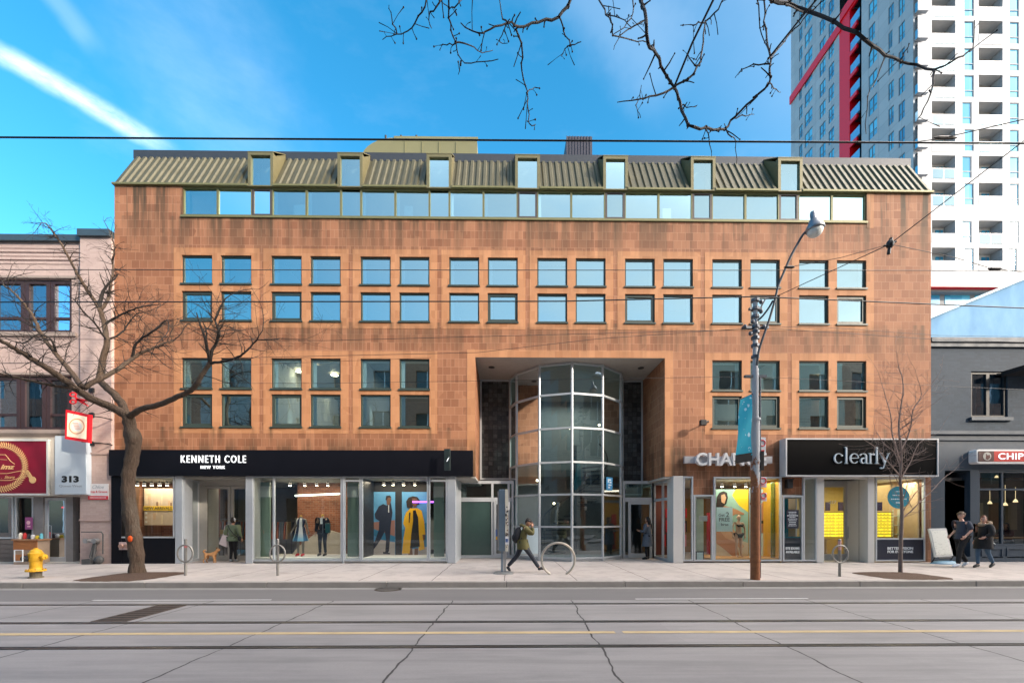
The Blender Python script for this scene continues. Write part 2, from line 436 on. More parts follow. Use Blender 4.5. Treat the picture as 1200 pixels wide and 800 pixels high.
    t.link(t.bump(t.math('ADD', n, t.math('MULTIPLY', j, -2)), .3, .004), b.inputs['Normal']); C = m
    return A, B, C
ASPH, SLAB, PAVE = ground_mats()
SOIL = M('tree_pit_soil', (.075,.042,.026), .95, var=.5, sc=25, bump=.02)
KERB = M('kerb_stone', (.30,.28,.26), .85, var=.25, sc=3, bump=.004)
YEL = M('worn_yellow_paint', (.42,.32,.18), .7, var=.3, sc=3)
WHT = M('worn_white_paint', (.5,.5,.5), .7, var=.3, sc=8)
RAIL = M('rail_steel', (.10,.095,.09), .35, .8)
GROOVE = M('rail_groove', (.012,.011,.010), .8)
sheet(-600, 600, -500, 700, -.02, 'ground', M('city_ground', (.15,.15,.14), .9, sc=.05))
sheet(-120, 120, 2.1, 10.72, 0, 'road', ASPH)
sheet(-120, 120, 2.9, 9.02, .004, 'track_slab', SLAB)
for y in (8.63, 7.11, 5.72, 4.22):
    mb = MB(); mb.box(-120, 120, y-.03, y+.03, .0, .009); mb.box(-120, 120, y+.031, y+.075, .0, .008, 1); mb.box(-120, 120, y-.05, y-.031, .0, .008, 1)
    tag(mb.build('tram_rail', [RAIL, GROOVE]), kind='structure')
mb = MB()
random.seed(3)
x = -120
while x < 120:
    l = random.uniform(2.2, 5); mb.quad((x,6.37,.008),(x+l,6.37,.008),(x+l,6.49,.008),(x,6.49,.008)); x += l+(random.random() < .3)*.12
tag(mb.build('road_marking', YEL), kind='structure')
mb = MB()
for u0, u1 in ((115,320),(745,950)):
    a = PG(u0,702,0).x; b_ = PG(u1,702,0).x
    mb.quad((a,9.10,.008),(b_,9.10,.008),(b_,9.17,.008),(a,9.17,.008))
tag(mb.build('road_marking', WHT), kind='structure')
mh = PG(455, 690, 0); mb = MB().lathe([(.33,0),(.33,.006)], (mh.x, mh.y, .0), 28, 0); mb.lathe([(.27,.006),(.27,.008)], (mh.x, mh.y, .0), 28, 1); tag(mb.build('manhole_cover', [M('grate_rust', (.06,.04,.03), .8, .2), M('manhole_iron', (.09,.085,.08), .6, .5, .3, 12)]), kind='structure')
for (xa, xb, ya, yb) in ((-6.95,-6.35,7.22,8.55),(-7.6,-7.0,4.35,5.62)):
    mb = MB(); mb.box(xa, xb, ya, yb, 0, .010, 0)
    for i in range(7):
        yy = ya+.08+i*(yb-ya-.16)/6.6; mb.box(xa+.05, xb-.05, yy, yy+.06, .010, .013, 1)
    tag(mb.build('drain_grate', [M('grate_rust', (.06,.04,.03), .8, .2), GROOVE]), kind='structure')
mb = MB().box(-120, 120, 10.93, 15.62, -.01, .15); mb.box(-120, 120, 15.62, 17.4, -.01, .146)
tag(mb.build('pavement', PAVE), kind='structure')
kb = MB()
x = -120.0
while x < 120:
    kb.box(x, x+2.99, 10.74, 10.93, -.01, .152+random.uniform(-.003,.004)); x += 3.0
tag(kb.build('kerb', KERB, bevel=.012), kind='structure')
gb = MB().quad((-120,10.45,.006),(120,10.45,.006),(120,10.74,.006),(-120,10.74,.006))
tag(gb.build('gutter', M('gutter_concrete', (.23,.22,.21), .8, var=.3, sc=2)), kind='structure')
mb = MB().box(-120, 120, -2.7, 1.95, -.01, .15)
tag(mb.build('pavement', PAVE), kind='structure')
kb = MB(); x = -120.0
while x < 120: kb.box(x, x+2.99, 1.95, 2.13, -.01, .153); x += 3.0
tag(kb.build('kerb', KERB, bevel=.012), kind='structure')
def soil_patch(u0, u1, v0, v1, name):
    random.seed(5); a = PG(u0, (v0+v1)/2); b_ = PG(u1, (v0+v1)/2); c = PG((u0+u1)/2, v0); c1_ = PG((u0+u1)/2, v1)
    cx, cy = (a.x+b_.x)/2, (c1_.y+c.y)/2; a = Vector((a.x, c1_.y, 0)); rx, ry = (b_.x-a.x)/2, abs(c.y-a.y)/2
    mb = MB(); n, R = 40, 7; vs = [(cx, cy, .2)]
    for r in range(1, R+1):
        for k in range(n):
            th = 2*math.pi*k/n; q = r/R*(1+random.uniform(-.04,.04))
            e = (abs(math.cos(th))**4+abs(math.sin(th))**4)**-.25
            vs.append((cx+rx*q*e*math.cos(th), cy+ry*q*e*math.sin(th), .152+.055*(1-q*q)+random.uniform(0,.012)*(r < R)))
    fs = [(0, 1+k, 1+(k+1) % n) for k in range(n)]
    for r in range(R-1):
        for k in range(n): fs.append((1+r*n+k, 1+(r+1)*n+k, 1+(r+1)*n+(k+1) % n, 1+r*n+(k+1) % n))
    tag(mb.add(vs, fs).build('soil', SOIL, smooth=True), kind='stuff')
soil_patch(112, 196, 670, 681, 's'); soil_patch(1016, 1098, 670, 679, 's')

# ================================================================== the terracotta building
XL, XR, YF = -14.07, 15.62, 15.5
PER = 3.2; X0 = -11.68
RXL, RXR, RZ, YB = -1.13, 5.78, 7.6, 18.0
ZB = 3.28
bld = thing('office_building', 'four storey terracotta tiled building with olive mansard roof and glass bay', 'building', (.8, YF, .15))
r3 = [(9.93-1.05, 9.93), (10.20, 11.22)]; r2 = [(5.06, 6.23), (6.43, 7.53)]
wins = []
for k in range(8):
    for s in (0, 1):
        xa = X0+PER*k+s*1.4
        for z0, z1 in r3: wins.append((xa, xa+1.09, z0, z1, 3, k, s))
        if k in (0,1,2,6,7):
            for z0, z1 in r2: wins.append((xa, xa+1.09, z0, z1, 2, k, s))
RIB = (X0+.03, 13.21, 12.63, 13.70)
holes = [w[:4] for w in wins]+[RIB+(.16,), (RXL, RXR, ZB, RZ, None)]
# ground-floor openings on the right where the tiles come down
mb = MB(); holes_wall(mb, XL, XR, ZB, 13.74, holes, .13, fy(YF))
mb.quad((XL,YF,.15),(XL,YF,13.74),(XL,30,13.74),(XL,30,.15)); mb.quad((XR,YF,.15),(XR,30,.15),(XR,30,13.74),(XR,YF,13.74))
mb.quad((XL,30,.15),(XR,30,.15),(XR,30,15.4),(XL,30,15.4))
for X in (RXL, RXR): mb.quad((X,YF,ZB),(X,YB,ZB),(X,YB,RZ),(X,YF,RZ))
# brick on the ground floor right
def PXf(u): return PX(u, YF)
zb = PZ(870, 580, YF)
for ua, ub, za in ((800.5,812,ZB-.02),(812,836,zb),(917,941,zb)):
    mb.box(PXf(ua), PXf(ub), YF, YF+.25, za, ZB)
mb.box(PXf(1084), XR, YF, YF+.3, .15, ZB)
mb.build('wall', TILE, bld, fixn=False)
# pale tile surrounds, 6 mm proud
def surround(k, z0, z1, hs):
    xa = X0+PER*k-.28; xb = X0+PER*k+2.49+.28
    m = MB(); holes_wall(m, xa, xb, z0, z1, hs, .012, lambda a, d, z: (a, YF-.008+d, z))
    for s in ((xa, z0, xa, z1), (xb, z0, xb, z1), (xa, z1, xb, z1), (xa, z0, xb, z0)):
        m.quad((s[0], YF-.008, s[1]), (s[2], YF-.008, s[3]), (s[2], YF+.002, s[3]), (s[0], YF+.002, s[1]))
    m.build('window_surround', TILEL, bld, fixn=False)
for k in range(8):
    surround(k, 8.62, 11.48, [w[:4] for w in wins if w[4] == 3 and w[5] == k])
    if k in (0,1,2,6,7): surround(k, 4.82, 7.80, [w[:4] for w in wins if w[4] == 2 and w[5] == k])
m = MB(); holes_wall(m, RXL-.3, RXR+.3, ZB+.01, RZ+.27, [(RXL, RXR, ZB, RZ, None)], 0, fy(YF-.008))
m.build('recess_surround', TILEL, bld, fixn=False)
MB().box(RIB[1]+.02, RIB[1]+.28, YF-.008, YF+.001, 12.4, 13.7).build('window_surround', TILEL, bld)

# windows of the two regular storeys: one mesh per kind, placed for each opening
def win_mesh(h, thick):
    f = .05 if not thick else .1; g = MB()
    g.frame(0, 1.09, 0, h, .05, .13, f, f*1.2); g.box(-.03, 1.12, -.05, .06, -.05, .005)
    return g.mesh('window', GREENF), MB().quad((f,.09,f*1.2),(1.09-f,.09,f*1.2),(1.09-f,.09,h-f),(f,.09,h-f)).mesh('pane', GL_UP)
BLIND = M('white_blind', (.42,.46,.48), .8, var=.04)
STRIP = M('white_reveal', (.85,.86,.86), .7, var=.03); wcache = {}; random.seed(11)  # STRIP: skylight on the reveals put into a bright white; also the paper sheets
for (xa, xb, z0, z1, fl, k, s) in wins:
    thick = (z0 in (r3[0][0], r2[0][0])) and ((fl == 3 and (k, s) in ((0,0),(1,0),(3,1),(5,0),(6,1),(7,1))) or (fl == 2 and (k, s) in ((1,0),(0,0),(6,1),(7,1),(6,0))))
    key = (round(z1-z0, 3), thick)
    if key not in wcache: wcache[key] = win_mesh(*key)
    o = bpy.data.objects.new('window', wcache[key][0]); COL.objects.link(o); o.location = (xa, YF, z0); attach(o, bld)
    p = bpy.data.objects.new('pane', wcache[key][1]); COL.objects.link(p); p.parent = o; p.rotation_euler = (random.uniform(-.006,.01), 0, random.uniform(-.004,.004))
    sd_ = 0 if k <= 3 else 1 if k >= 5 else None
    if sd_ is not None: MB().box((.06 if sd_ == 0 else .92), (.17 if sd_ == 0 else 1.03), .15, .156, .07, (z1-z0)-.06).build('curtain_or_lit_reveal', STRIP).parent = o  # bright white strip standing in for the skylit inner reveal, no real curtain
    blind = 0
    if fl == 3 and ((k >= 6) or (k == 5 and z0 > 10) or (k == 4 and s == 1 and z0 > 10)): blind = random.choice((1,1,.8))
    if fl == 3 and k == 5 and s == 1 and z0 < 10: blind = .5
    if blind:
        h = z1-z0; q = MB().box(.05, 1.04, .16, .175, h*(1-blind)+.02, h-.02).build('blind', BLIND); q.parent = o
# ribbon glazing and dormers
dx = [X0+2.49+.355+PER*k for k in range(7)]
edges = [RIB[0]]
for d in dx: edges += [d-.36, d+.36]
edges.append(RIB[1])
rf = MB(); rf.box(RIB[0], RIB[1], YF+.02, YF+.14, RIB[2], RIB[2]+.05); rf.box(RIB[0]-.05, RIB[1]+.03, YF-.05, YF+.02, RIB[2]-.06, RIB[2]+.01)
rf.box(RIB[0], RIB[1], YF+.02, YF+.14, RIB[3]-.05, RIB[3])
rf.build('ribbon_frame', BRONZE, bld)
def rwin(xa, xb, z0, z1, fr, mat):
    g = MB().frame(xa, xb, z0, z1, YF+.03, YF+.12, fr).build('window', mat, bld)
    tz = random.uniform(-.004,.004); tx_ = random.uniform(-.006,.006); MB().add([(xa+fr,YF+.07,z0+fr),(xb-fr,YF+.07+tx_,z0+fr),(xb-fr,YF+.07+tx_+tz,z1-fr),(xa+fr,YF+.07+tz,z1-fr)], [(0,1,2,3)]).build('pane', GL_UP, g)
    if xb-xa > 1 and xa < 2: MB().box(xa+fr+.02, xa+fr+.11, YF+.14, YF+.146, z0+.05, z1-.05).build('curtain_or_lit_reveal', STRIP, g)  # white strip carrying the skylight on the ribbon window's reveal
    for us_, ue_ in ((345,358),(474,484),(776,786)):
        ca_, cb_ = PX(us_, YF+.2), PX(ue_, YF+.2)
        if xa+fr < ca_ and cb_ < xb-fr and xb-xa > 1: MB().box(ca_, cb_, YF+.16, YF+.165, z0+.06, z0+.50).build('paper_sheet', STRIP, g)
for i in range(len(edges)-1):
    a, b_ = edges[i], edges[i+1]
    if i % 2: rwin(a+.002, b_-.002, RIB[2]+.05, RIB[3]-.02, .07 if (i//2) not in (1,2) else .03, M('brown_frame', (.06,.045,.04), .5) if (i//2) not in (1,2) else BRONZE)
    else:
        c = (a+b_)/2; rwin(a+.002, c-.002, RIB[2]+.05, RIB[3]-.03, .035, BRONZE); rwin(c+.002, b_-.002, RIB[2]+.05, RIB[3]-.03, .035, BRONZE)
# mansard roof: corrugated sheet, dark flashing along the ridge
YR, ZE, ZS, ZR = 16.36, 13.74, 15.38, 15.68
mb = MB(); pitch = .247; x = XL; prof = []
while x < XR-.01:
    for dxx, h in ((0,0),(.09,0),(.12,.052),(.215,.052)): 
        if x+dxx < XR: prof.append((x+dxx, h))
    x += pitch
prof.append((XR, 0))
def rp(x, h, t): 
    nx = Vector((0, -(ZS-ZE), (YR-YF))).normalized()
    return Vector((x, YF-.03+(YR-YF)*t, ZE+(ZS-ZE)*t))+nx*h
vs = []
for x, h in prof: vs += [rp(x, h, 0), rp(x, h, 1)]
mb.add(vs, [(2*i, 2*i+2, 2*i+3, 2*i+1) for i in range(len(prof)-1) if not any(d-.45 < prof[i][0] and prof[i+1][0] < d+.45 for d in dx)])
for X in (XL, XR): mb.poly([(X,YF-.03,ZE),(X,YR,ZS),(X,YR,ZE)])
roof = mb.build('roof', ROOFG, bld)
ev = MB(); ee_ = [XL-.03]+[q for d in dx for q in (d-.45, d+.45)]+[XR+.03]
for i in range(0, len(ee_), 2): ev.box(ee_[i], ee_[i+1], YF-.09, YF+.02, ZE-.05, ZE+.015)
ev.build('eave', BRONZE, roof)
MB().box(XL-.03, XR+.03, YR-.05, YR+.3, ZS-.02, ZR).build('flashing', FLASH, roof)
MB().box(XL, XR, YR+.3, 30, 15.3, 15.4).build('flat_roof', M('gravel_roof', (.2,.2,.19), .9), roof)
dm = None
for i, d in enumerate(dx):
    w = .45; zt = 14.90
    g = MB().frame(d-w, d+w, ZE-.06, zt, YF-.06, YF+.10, .10, .035)
    th = .03
    for sx in (-1, 1):
        xx = d+sx*w; ys = lambda z: YF+(YR-YF)*(z-ZE)/(ZS-ZE)
        g.prismx([(YF+.1, ZE-.02), (YF+.1, zt), (YR+.1, ZR-.01), (ys(ZS-.1), ZS-.1), (ys(ZE+.05), ZE+.05)], xx-th if sx > 0 else xx, xx if sx > 0 else xx+th)
    g.add([(d-w-.01,YF-.07,zt),(d+w+.01,YF-.07,zt),(d+w+.01,YR+.15,ZR+.0),(d-w-.01,YR+.15,ZR+.0),
           (d-w-.01,YF-.07,zt+.03),(d+w+.01,YF-.07,zt+.03),(d+w+.01,YR+.15,ZR+.03),(d-w-.01,YR+.15,ZR+.03)],
          [(3,2,1,0),(4,5,6,7),(0,1,5,4),(1,2,6,5),(2,3,7,6),(3,0,4,7)])
    dd = g.build('dormer', M('olive_dormer_metal', (.15,.13,.062), .5, .2, .2), bld)
    MB().box(d-w+.10, d+w-.10, YF+.02, YF+.03, ZE-.03, zt-.10).build('pane', GL_UP, dd)
    MB().box(d-w+.1, d+w-.1, YF+.5, YF+.52, ZE, zt-.1).build('blind', M('dormer_inside', (.25,.3,.32), .8), dd)
# rooftop plant room and chimney
a = P(424,184,20); b_ = P(559,184,20); zt = PZ(500,163,20)
pts = [(a.x,15.4),(b_.x,15.4),(b_.x,zt-.05)]+[(a.x+1.6+ (-1.6)*math.sin(t), zt-.9+.95*math.cos(t)) for t in [math.pi/2*i/8 for i in range(9)]]
pr = MB().prism(pts, 20, 27); pr.box(a.x+1.5, b_.x+.05, 19.95, 20.05, zt-.03, zt+.08)
for i in range(1, 5): 
    xx = a.x+1.2+i*(b_.x-a.x-1.4)/5; pr.box(xx, xx+.03, 19.97, 20.0, 15.5, zt-.1)
pr.build('plant_room', M('olive_panel', (.18,.17,.085), .6, .1, .15, 1), bld)
a = P(664,186,19); b_ = P(694,186,19); zt = PZ(680,160,19)
c = MB().box(a.x, b_.x, 19, 20.4, 15.4, zt); 
for i in range(9): c.box(a.x-.01+i*.13, a.x+.02+i*.13, 18.97, 19, 16, zt)
c.box(a.x-.03, b_.x+.03, 18.95, 20.45, 15.4, PZ(680,184,19)); c.build('roof_vent', M('vent_slate', (.05,.05,.07), .6, .3), bld)
v = MB()
for u in (488, 470, 452): q = P(u, 162, 20.3); v.tube([(q.x,20.3,q.z-.3),(q.x,20.3,q.z+.12)], .05, 8)
v.build('vent_pipe', BLKMET, bld)
# interior: slabs, back walls, partitions, inner lining with white reveals
it = MB()
hs = [w[:4] for w in wins]+[RIB[:4]+(.3,), (RXL-.3, RXR+.3, ZB, RZ+.3, None)]
holes_wall(it, XL+.02, XR-.02, 4.0, 13.7, hs, .3, fy(YF+.17))
it.build('interior_lining', INTW, bld, fixn=False)
it = MB()
for z in (4.15, 8.2, 12.1):
    if z < 7: 
        it.box(XL+.05, RXL-.1, YF+.2, 24, z-.3, z+.02, 1); it.box(RXR+.1, XR-.05, YF+.2, 24, z-.3, z+.02, 1); it.box(RXL-.1, RXR+.1, 21.6, 24, z-.3, z+.02, 1)
    else: it.box(XL+.05, XR-.05, YF+.2, 24, z-.3, z+.02, 1)
it.box(XL+.05, XR-.05, YF+.9, 24, 15.0, 15.2, 0)
it.box(XL+.05, XR-.05, 22.5, 22.6, .15, 15.2, 2)
for X in (-8.9, -5.6, -1.5, 6.3, 10.4):
    it.box(X, X+.1, YF+.5, 22.5, 4.2, 7.9, 0)
for X in (-8.85, -2.4, .8, 7.2, 10.4): it.box(X, X+.1, YF+.5, 22.5, 8.25, 11.8, 0)
for X in (-5.6, .8, 4.0): it.box(X, X+.1, YF+1.2, 22.5, 12.15, 15.0, 0)
it.build('interior_partition', [INTW, FLOORM, INTD], bld)
lm = MB(); random.seed(2)
for (u, v) in ((351,437),(366,430),(392,441),(394,473),(434,450),(440,474),(431,471),(966,439),(952,470)):
    q = P(u, v, 16.9); zc = 7.84 if v < 460 else 6.9
    yy = 15.5+(7.8-1.7)/((V0-v)/F)-15.5 if False else min(21, (7.8-H)/((V0-v)/F)); xx = PX(u, yy)
    lm.lathe([(.12,0),(.16,.02)], (xx, yy, 7.8), 10)
lm.build('ceiling_lamp', LAMP, bld)
# soffit, back wall of the recess
so = MB().box(RXL+.003, RXR-.003, YF+.003, 22.4, RZ, RZ+.25)
for u, v in ((576,431),(752,431)):
    q = P(u, 430, 16.4); so.lathe([(.12,RZ-.015),(.12,RZ)], (q.x, 16.5, 0), 12, 1)
so.build('soffit', [M('soffit_plaster', (.33,.30,.27), .8), BLKMET], bld)
GX0, GX1 = -2.0, 6.05
un = MB().box(GX0-.2, RXL, YF+.02, YB, ZB-.06, ZB-.0); un.box(RXR, GX1+.3, YF+.02, YB, ZB-.06, ZB)
un.build('soffit', CONC, bld)
# patterned glass screens flanking the bay
m, t, b = mat_base('patterned_glass_screen'); p = t.pos(); o = t.xyz(p)
br = t.new('ShaderNodeTexBrick'); br.offset = 0; br.inputs['Scale'].default_value = 1; br.inputs['Brick Width'].default_value = .19; br.inputs['Row Height'].default_value = .19
br.inputs['Mortar Size'].default_value = .012; br.inputs['Mortar Smooth'].default_value = .4; t.link(t.comb(o[0], o[2], 0), br.inputs['Vector'])
br.inputs['Color1'].default_value = (.02,.024,.028,1); br.inputs['Color2'].default_value = (.13,.145,.15,1); br.inputs['Mortar'].default_value = (.03,.035,.035,1)
t.link(t.mix(t.noise(p, 9, 3), br.outputs[0], (.015,.02,.025)), b.inputs['Base Color']); b.inputs['Roughness'].default_value = .22
t.link(t.bump(t.math('ADD', br.outputs[1], t.noise(p, 18, 2)), .6, .02), b.inputs['Normal']); SCREEN = m
CX, CY, CR = 2.53, 18.3, 2.4
for xa, xb, zl in ((RXL, CX-2.32, PZ(575,562,YB)), (CX+2.32, RXR, PZ(745,580,YB))):
    g = MB().frame(xa+.02, xb-.02, zl, RZ-.01, YB-.06, YB, .07)
    o = g.build('glass_screen', WHITEF, bld); MB().box(xa+.09, xb-.09, YB-.035, YB-.02, zl+.07, RZ-.08).build('pane', SCREEN, o)
# entrance wall under the overhang
YD = 17.4
def entrance(xa, xb, ztop, parts):
    g = MB(); z0 = .15
    g.box(xa, xb, YD, YD+.1, ztop-.12, ztop); g.box(xa, xb, YD, YD+.1, 2.45, 2.62)
    xs = [xa]+parts+[xb]
    for x in xs: g.box(x-.045, x+.045, YD-.003, YD+.1, z0, ztop)
    g.box(xa, xb, YD-.002, YD+.1, z0, z0+.12)
    o = g.build('entrance_screen', WHITEF, bld)
    MB().box(xa, xb, YD+.045, YD+.052, 2.62, ztop-.12).build('pane', GL_GREEN, o)
    return o, xs
e, xs = entrance(GX0, CX-2.28, ZB+.02, [PX(577,YD), PX(596,YD)])
MB().box(xs[0]+.05, xs[1]-.05, YD+.045, YD+.052, .27, 2.45).build('pane', M('teal_privacy_glass', (.045,.08,.075), .12, var=.1), e)
def door(x0, x1, z0, z1, y, name='door', mat=WHITEF, w=.1, hx=None, gl=GL_SHOP, parent=bld):
    d = MB().frame(x0, x1, z0, z1, y-.02, y+.05, w, w*1.8).build(name, mat, parent)
    MB().box(x0+w, x1-w, y+.01, y+.018, z0+w*1.8, z1-w).build('pane', gl, d)
    hx = x1-w*.5 if hx is None else hx
    h = MB().tube([(hx,y-.02,z0+.85),(hx,y-.09,z0+.85),(hx,y-.09,z0+1.3),(hx,y-.02,z0+1.3)], .016, 8).build('handle', STEEL, d)
    return d
door(PX(577,YD)+.06, PX(596,YD)-.06, .16, 2.44, YD-.03)
e, xs = entrance(CX+2.28, GX1-.05, ZB+.02, [PX(765.5,YD)])
door(PX(735.5,YD)+.02, PX(765.5,YD)-.06, .16, 2.44, YD-.03)
# side screens of the recess at ground level
def side_screen(X, y0, y1, ztop, n=2):
    g = MB()
    for i in range(n+1):
        y = y0+(y1-y0)*i/n; g.box(X-.04, X+.04, y-.03, y+.03, .15, ztop)
    for z in (.15, 2.45, ztop-.1): g.box(X-.038, X+.038, y0, y1, z, z+.1)
    o = g.build('side_screen', WHITEF, bld); MB().box(X-.004, X+.004, y0, y1, .25, ztop-.1).build('pane', GL_SHOP, o)
side_screen(GX0, YF+.05, YD, ZB-.07, 1); side_screen(GX1+.02, YF+.05, YD, ZB-.07, 2)
# the glass bay (twelve-sided)
ang = [-82, -62, -32, -2, 28, 58, 82]
pt = [(CX+CR*math.sin(math.radians(q)), CY-CR*math.cos(math.radians(q))) for q in ang]
zs = [RZ-.02]+[PZ(663, v, 15.92) for v in (461,501,541,579,617)]+[.27]
zs[0] = RZ-.05
g = MB()
for i, (x, y) in enumerate(pt):
    g.tube([(x,y,.15),(x,y,RZ)], .05, 8)
for z in zs:
    for i in range(len(pt)-1): 
        a, b_ = Vector((*pt[i], z)), Vector((*pt[i+1], z)); dd = (b_-a).normalized(); nn = Vector((dd.y,-dd.x,0))*.045
        g.add([a-nn+Vector((0,0,-.035)), b_-nn+Vector((0,0,-.035)), b_+nn+Vector((0,0,-.035)), a+nn+Vector((0,0,-.035)), a-nn+Vector((0,0,.035)), b_-nn+Vector((0,0,.035)), b_+nn+Vector((0,0,.035)), a+nn+Vector((0,0,.035))],
              [(3,2,1,0),(4,5,6,7),(0,1,5,4),(1,2,6,5),(2,3,7,6),(3,0,4,7)])
g.prismz([(x,y) for x, y in pt]+[(pt[-1][0], YB),(pt[0][0], YB)], .149, .25)
bay = g.build('glass_bay', M('bay_mullion', (.44,.47,.49), .4, .2), bld)
random.seed(4)
for i in range(len(pt)-1):
    a, b_ = Vector((*pt[i], 0)), Vector((*pt[i+1], 0)); tilt = random.uniform(-.004,.004)
    for j in range(6):
        zt_, zb_ = zs[j]-.03, zs[j+1]+.03; q = Vector((0, random.uniform(-.012,.012), 0))
        MB().quad(a+Vector((0,0,zb_))+q, b_+Vector((0,0,zb_)), b_+Vector((0,0,zt_))+q, a+Vector((0,0,zt_))).build('pane', GL_AT, bay)
# lobby behind the bay: floors, stair, back wall
lb = MB()
lb.box(-1.0, 6.2, 21.3, 21.4, .15, RZ, 0)
lb.box(RXL-.05, RXR+.05, 18.1, 22.4, .14, .17, 2)
for z in (3.7,): lb.box(RXL, RXR, 19.6, 21.4, z, z+.3, 0)
for k in range(24):     # curved stair
    an = math.radians(200-k*11); z = .3+k*.16
    cx, cy = 3.0, 18.9
    p0 = [(cx+r*math.cos(an+dq), cy+r*math.sin(an+dq)) for r, dq in ((.45,0),(1.45,0),(1.45,.19),(.45,.19))]
    lb.prismz(p0, z-.05, z, 1)
rail = [(3.0+1.45*math.cos(math.radians(200-k*11)), 18.9+1.45*math.sin(math.radians(200-k*11)), 1.2+k*.16) for k in range(24)]
lb.tube(rail, .03, 6, 1)
for k in range(0, 24, 2): lb.tube([rail[k], (rail[k][0], rail[k][1], rail[k][2]-.9)], .012, 5, 1)
lb.tube([(3.0,18.9,.15),(3.0,18.9,5)], .12, 10, 1)
lb.build('lobby', [M('lobby_wall', (.26,.27,.26), .7), M('stair_metal', (.10,.11,.12), .4, .5), FLOORM], bld)
lp = MB()
for x, y, z in ((1.4,19.4,3.5),(2.3,20.6,2.5),(4.4,20.2,6.2),(3.1,20.9,6.2)): lp.ball((x,y,z), .05)
lp.build('lobby_lamp', LAMP, bld)
q = Vector((3.98, 16.42, PZ(701, 565, 16.4)))
dec = MB().box(-.22, .2, -.004, 0, -.3, .2, 0)
for i_, (x0_, x1_, z_, h_) in enumerate(((-.12,.1,.08,.05),(-.12,-.06,0,.1),(.0,.12,-.02,.06),(-.08,.12,-.12,.05),(-.1,.02,-.22,.06))): dec.box(x0_, x1_, -.006, -.004, z_, z_+h_, 1)
dec.xf(Matrix.Translation(q) @ Matrix.Rotation(math.radians(43), 4, 'Z'))
dec.build('window_decal', [M('decal_blue', (.04,.25,.5), .5), M('decal_white', (.7,.75,.8), .5)], bay)
# ================================================================== shop fronts of the terracotta building
YS = 15.38
DISPW = M('display_white', (.72,.71,.68), .6, var=.04)
SPOT = M('display_spot', (.9,.85,.7), .5, emit=(1,.86,.62), es=14)
def front(u0, u1, v0, v1, mull=(), Y=YS, fw=.05, mat=WHITEF, gl=GL_SHOP, base=0, rail=None):
    x0, x1 = PX(u0,Y), PX(u1,Y); um = (u0+u1)/2
    z1, z0 = PZ(um,v0,Y), max(.15, PZ(um,v1,Y))
    g = MB().frame(x0, x1, z0, z1, Y-.03, Y+.06, fw)
    for u in mull: xx = PX(u,Y); g.box(xx-.03, xx+.03, Y-.028, Y+.058, z0+fw, z1-fw)
    if rail: zz = PZ(um, rail, Y); g.box(x0+fw, x1-fw, Y-.026, Y+.056, zz-.03, zz+.03)
    o = g.build('shop_window', mat, bld)
    cuts = [x0+fw]+[PX(u,Y) for u in mull]+[x1-fw]
    for i in range(len(cuts)-1):
        a = cuts[i]+(.03 if i else 0); b_ = cuts[i+1]-(.03 if i < len(cuts)-2 else 0)
        MB().box(a, b_, Y+.01, Y+.02, z0+fw, z1-fw).build('pane', gl, o)
    return x0, x1, z0, z1
def pier(u0, u1, v0=557.5, Y=YS-.04, d=.5, mat=WHITEF, name='pier'):
    x0, x1 = PX(u0,Y), PX(u1,Y)
    MB().box(x0, x1, Y, Y+d, .15, min(3.3, PZ((u0+u1)/2, v0, Y))).build(name, mat, bld, bevel=.01)
def spots(xs, z, y):
    mb = MB()
    for x in xs: mb.lathe([(.035,-.06),(.055,0),(.03,.10)], (x, y, z), 10, 1); mb.lathe([(.048,-.005),(.048,.005)], (x, y, z-.062), 10, 0)
    mb.build('display_lamp', [SPOT, BLKMET], bld)
# ---- left shop
pier(130, 142, mat=BLACK, name='cladding'); 
w1 = front(141, 205, 558, 630)
MB().box(w1[0], w1[1], YS-.02, YS+.2, .15, w1[2]-.002).build('cladding', BLACK, bld)
pier(205, 213.5); 
MB().box(w1[0], w1[1], YS+.06, 17.6, w1[2]-.05, w1[2]).build('display_floor', M('display_sand', (.5,.42,.32), .8), bld)
MB().box(w1[0]-.4, w1[1]+.05, 17.6, 17.7, .15, 3.28).build('display_back', BRKRED, bld)
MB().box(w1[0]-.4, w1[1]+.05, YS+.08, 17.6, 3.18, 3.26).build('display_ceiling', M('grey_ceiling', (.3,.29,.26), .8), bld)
MB().box(w1[1], w1[1]+.06, YS+.1, 17.6, .15, 3.2).build('display_side', INTW, bld)
# entrance: recess 1.4 m deep, glazed cheek, double door
eL, eR = PX(213.5,YS), PX(287,YS); ye = 16.5
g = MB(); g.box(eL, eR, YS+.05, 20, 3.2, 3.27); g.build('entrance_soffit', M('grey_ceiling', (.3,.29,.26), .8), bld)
xq = PX(240, ye)
g = MB()
for f in (0, .45, 1): 
    x_ = eL+.03+(xq-eL-.25)*f; y_ = YS+.05+(ye-YS-.05)*f; g.box(x_-.03, x_+.03, y_-.03, y_+.03, .15, 3.2)
for z_ in (.15, 3.1): g.prismz([(eL,YS+.05),(eL+.06,YS+.05),(xq-.2,ye),(xq-.26,ye)], z_, z_+.1)
o = g.build('entrance_cheek', WHITEF, bld)
MB().quad((eL+.03,YS+.08,.25),(xq-.23,ye,.25),(xq-.23,ye,3.1),(eL+.03,YS+.08,3.1)).build('pane', GL_SHOP, o)
g = MB().box(xq-.25, eR, ye, ye+.08, 3.0, 3.2); g.box(xq-.25, xq, ye-.01, ye+.08, .15, 3.0); g.build('door_frame', M('beige_frame', (.45,.42,.38), .5, .2), bld)
mid = PX(270.5, ye)
BEI = M('beige_frame', (.45,.42,.38), .5, .2)
door(xq, mid-.01, .16, 2.99, ye, mat=BEI, hx=mid-.06); door(mid+.01, eR-.002, .16, 2.99, ye, mat=BEI, hx=mid+.07)
pier(287.5, 296); 
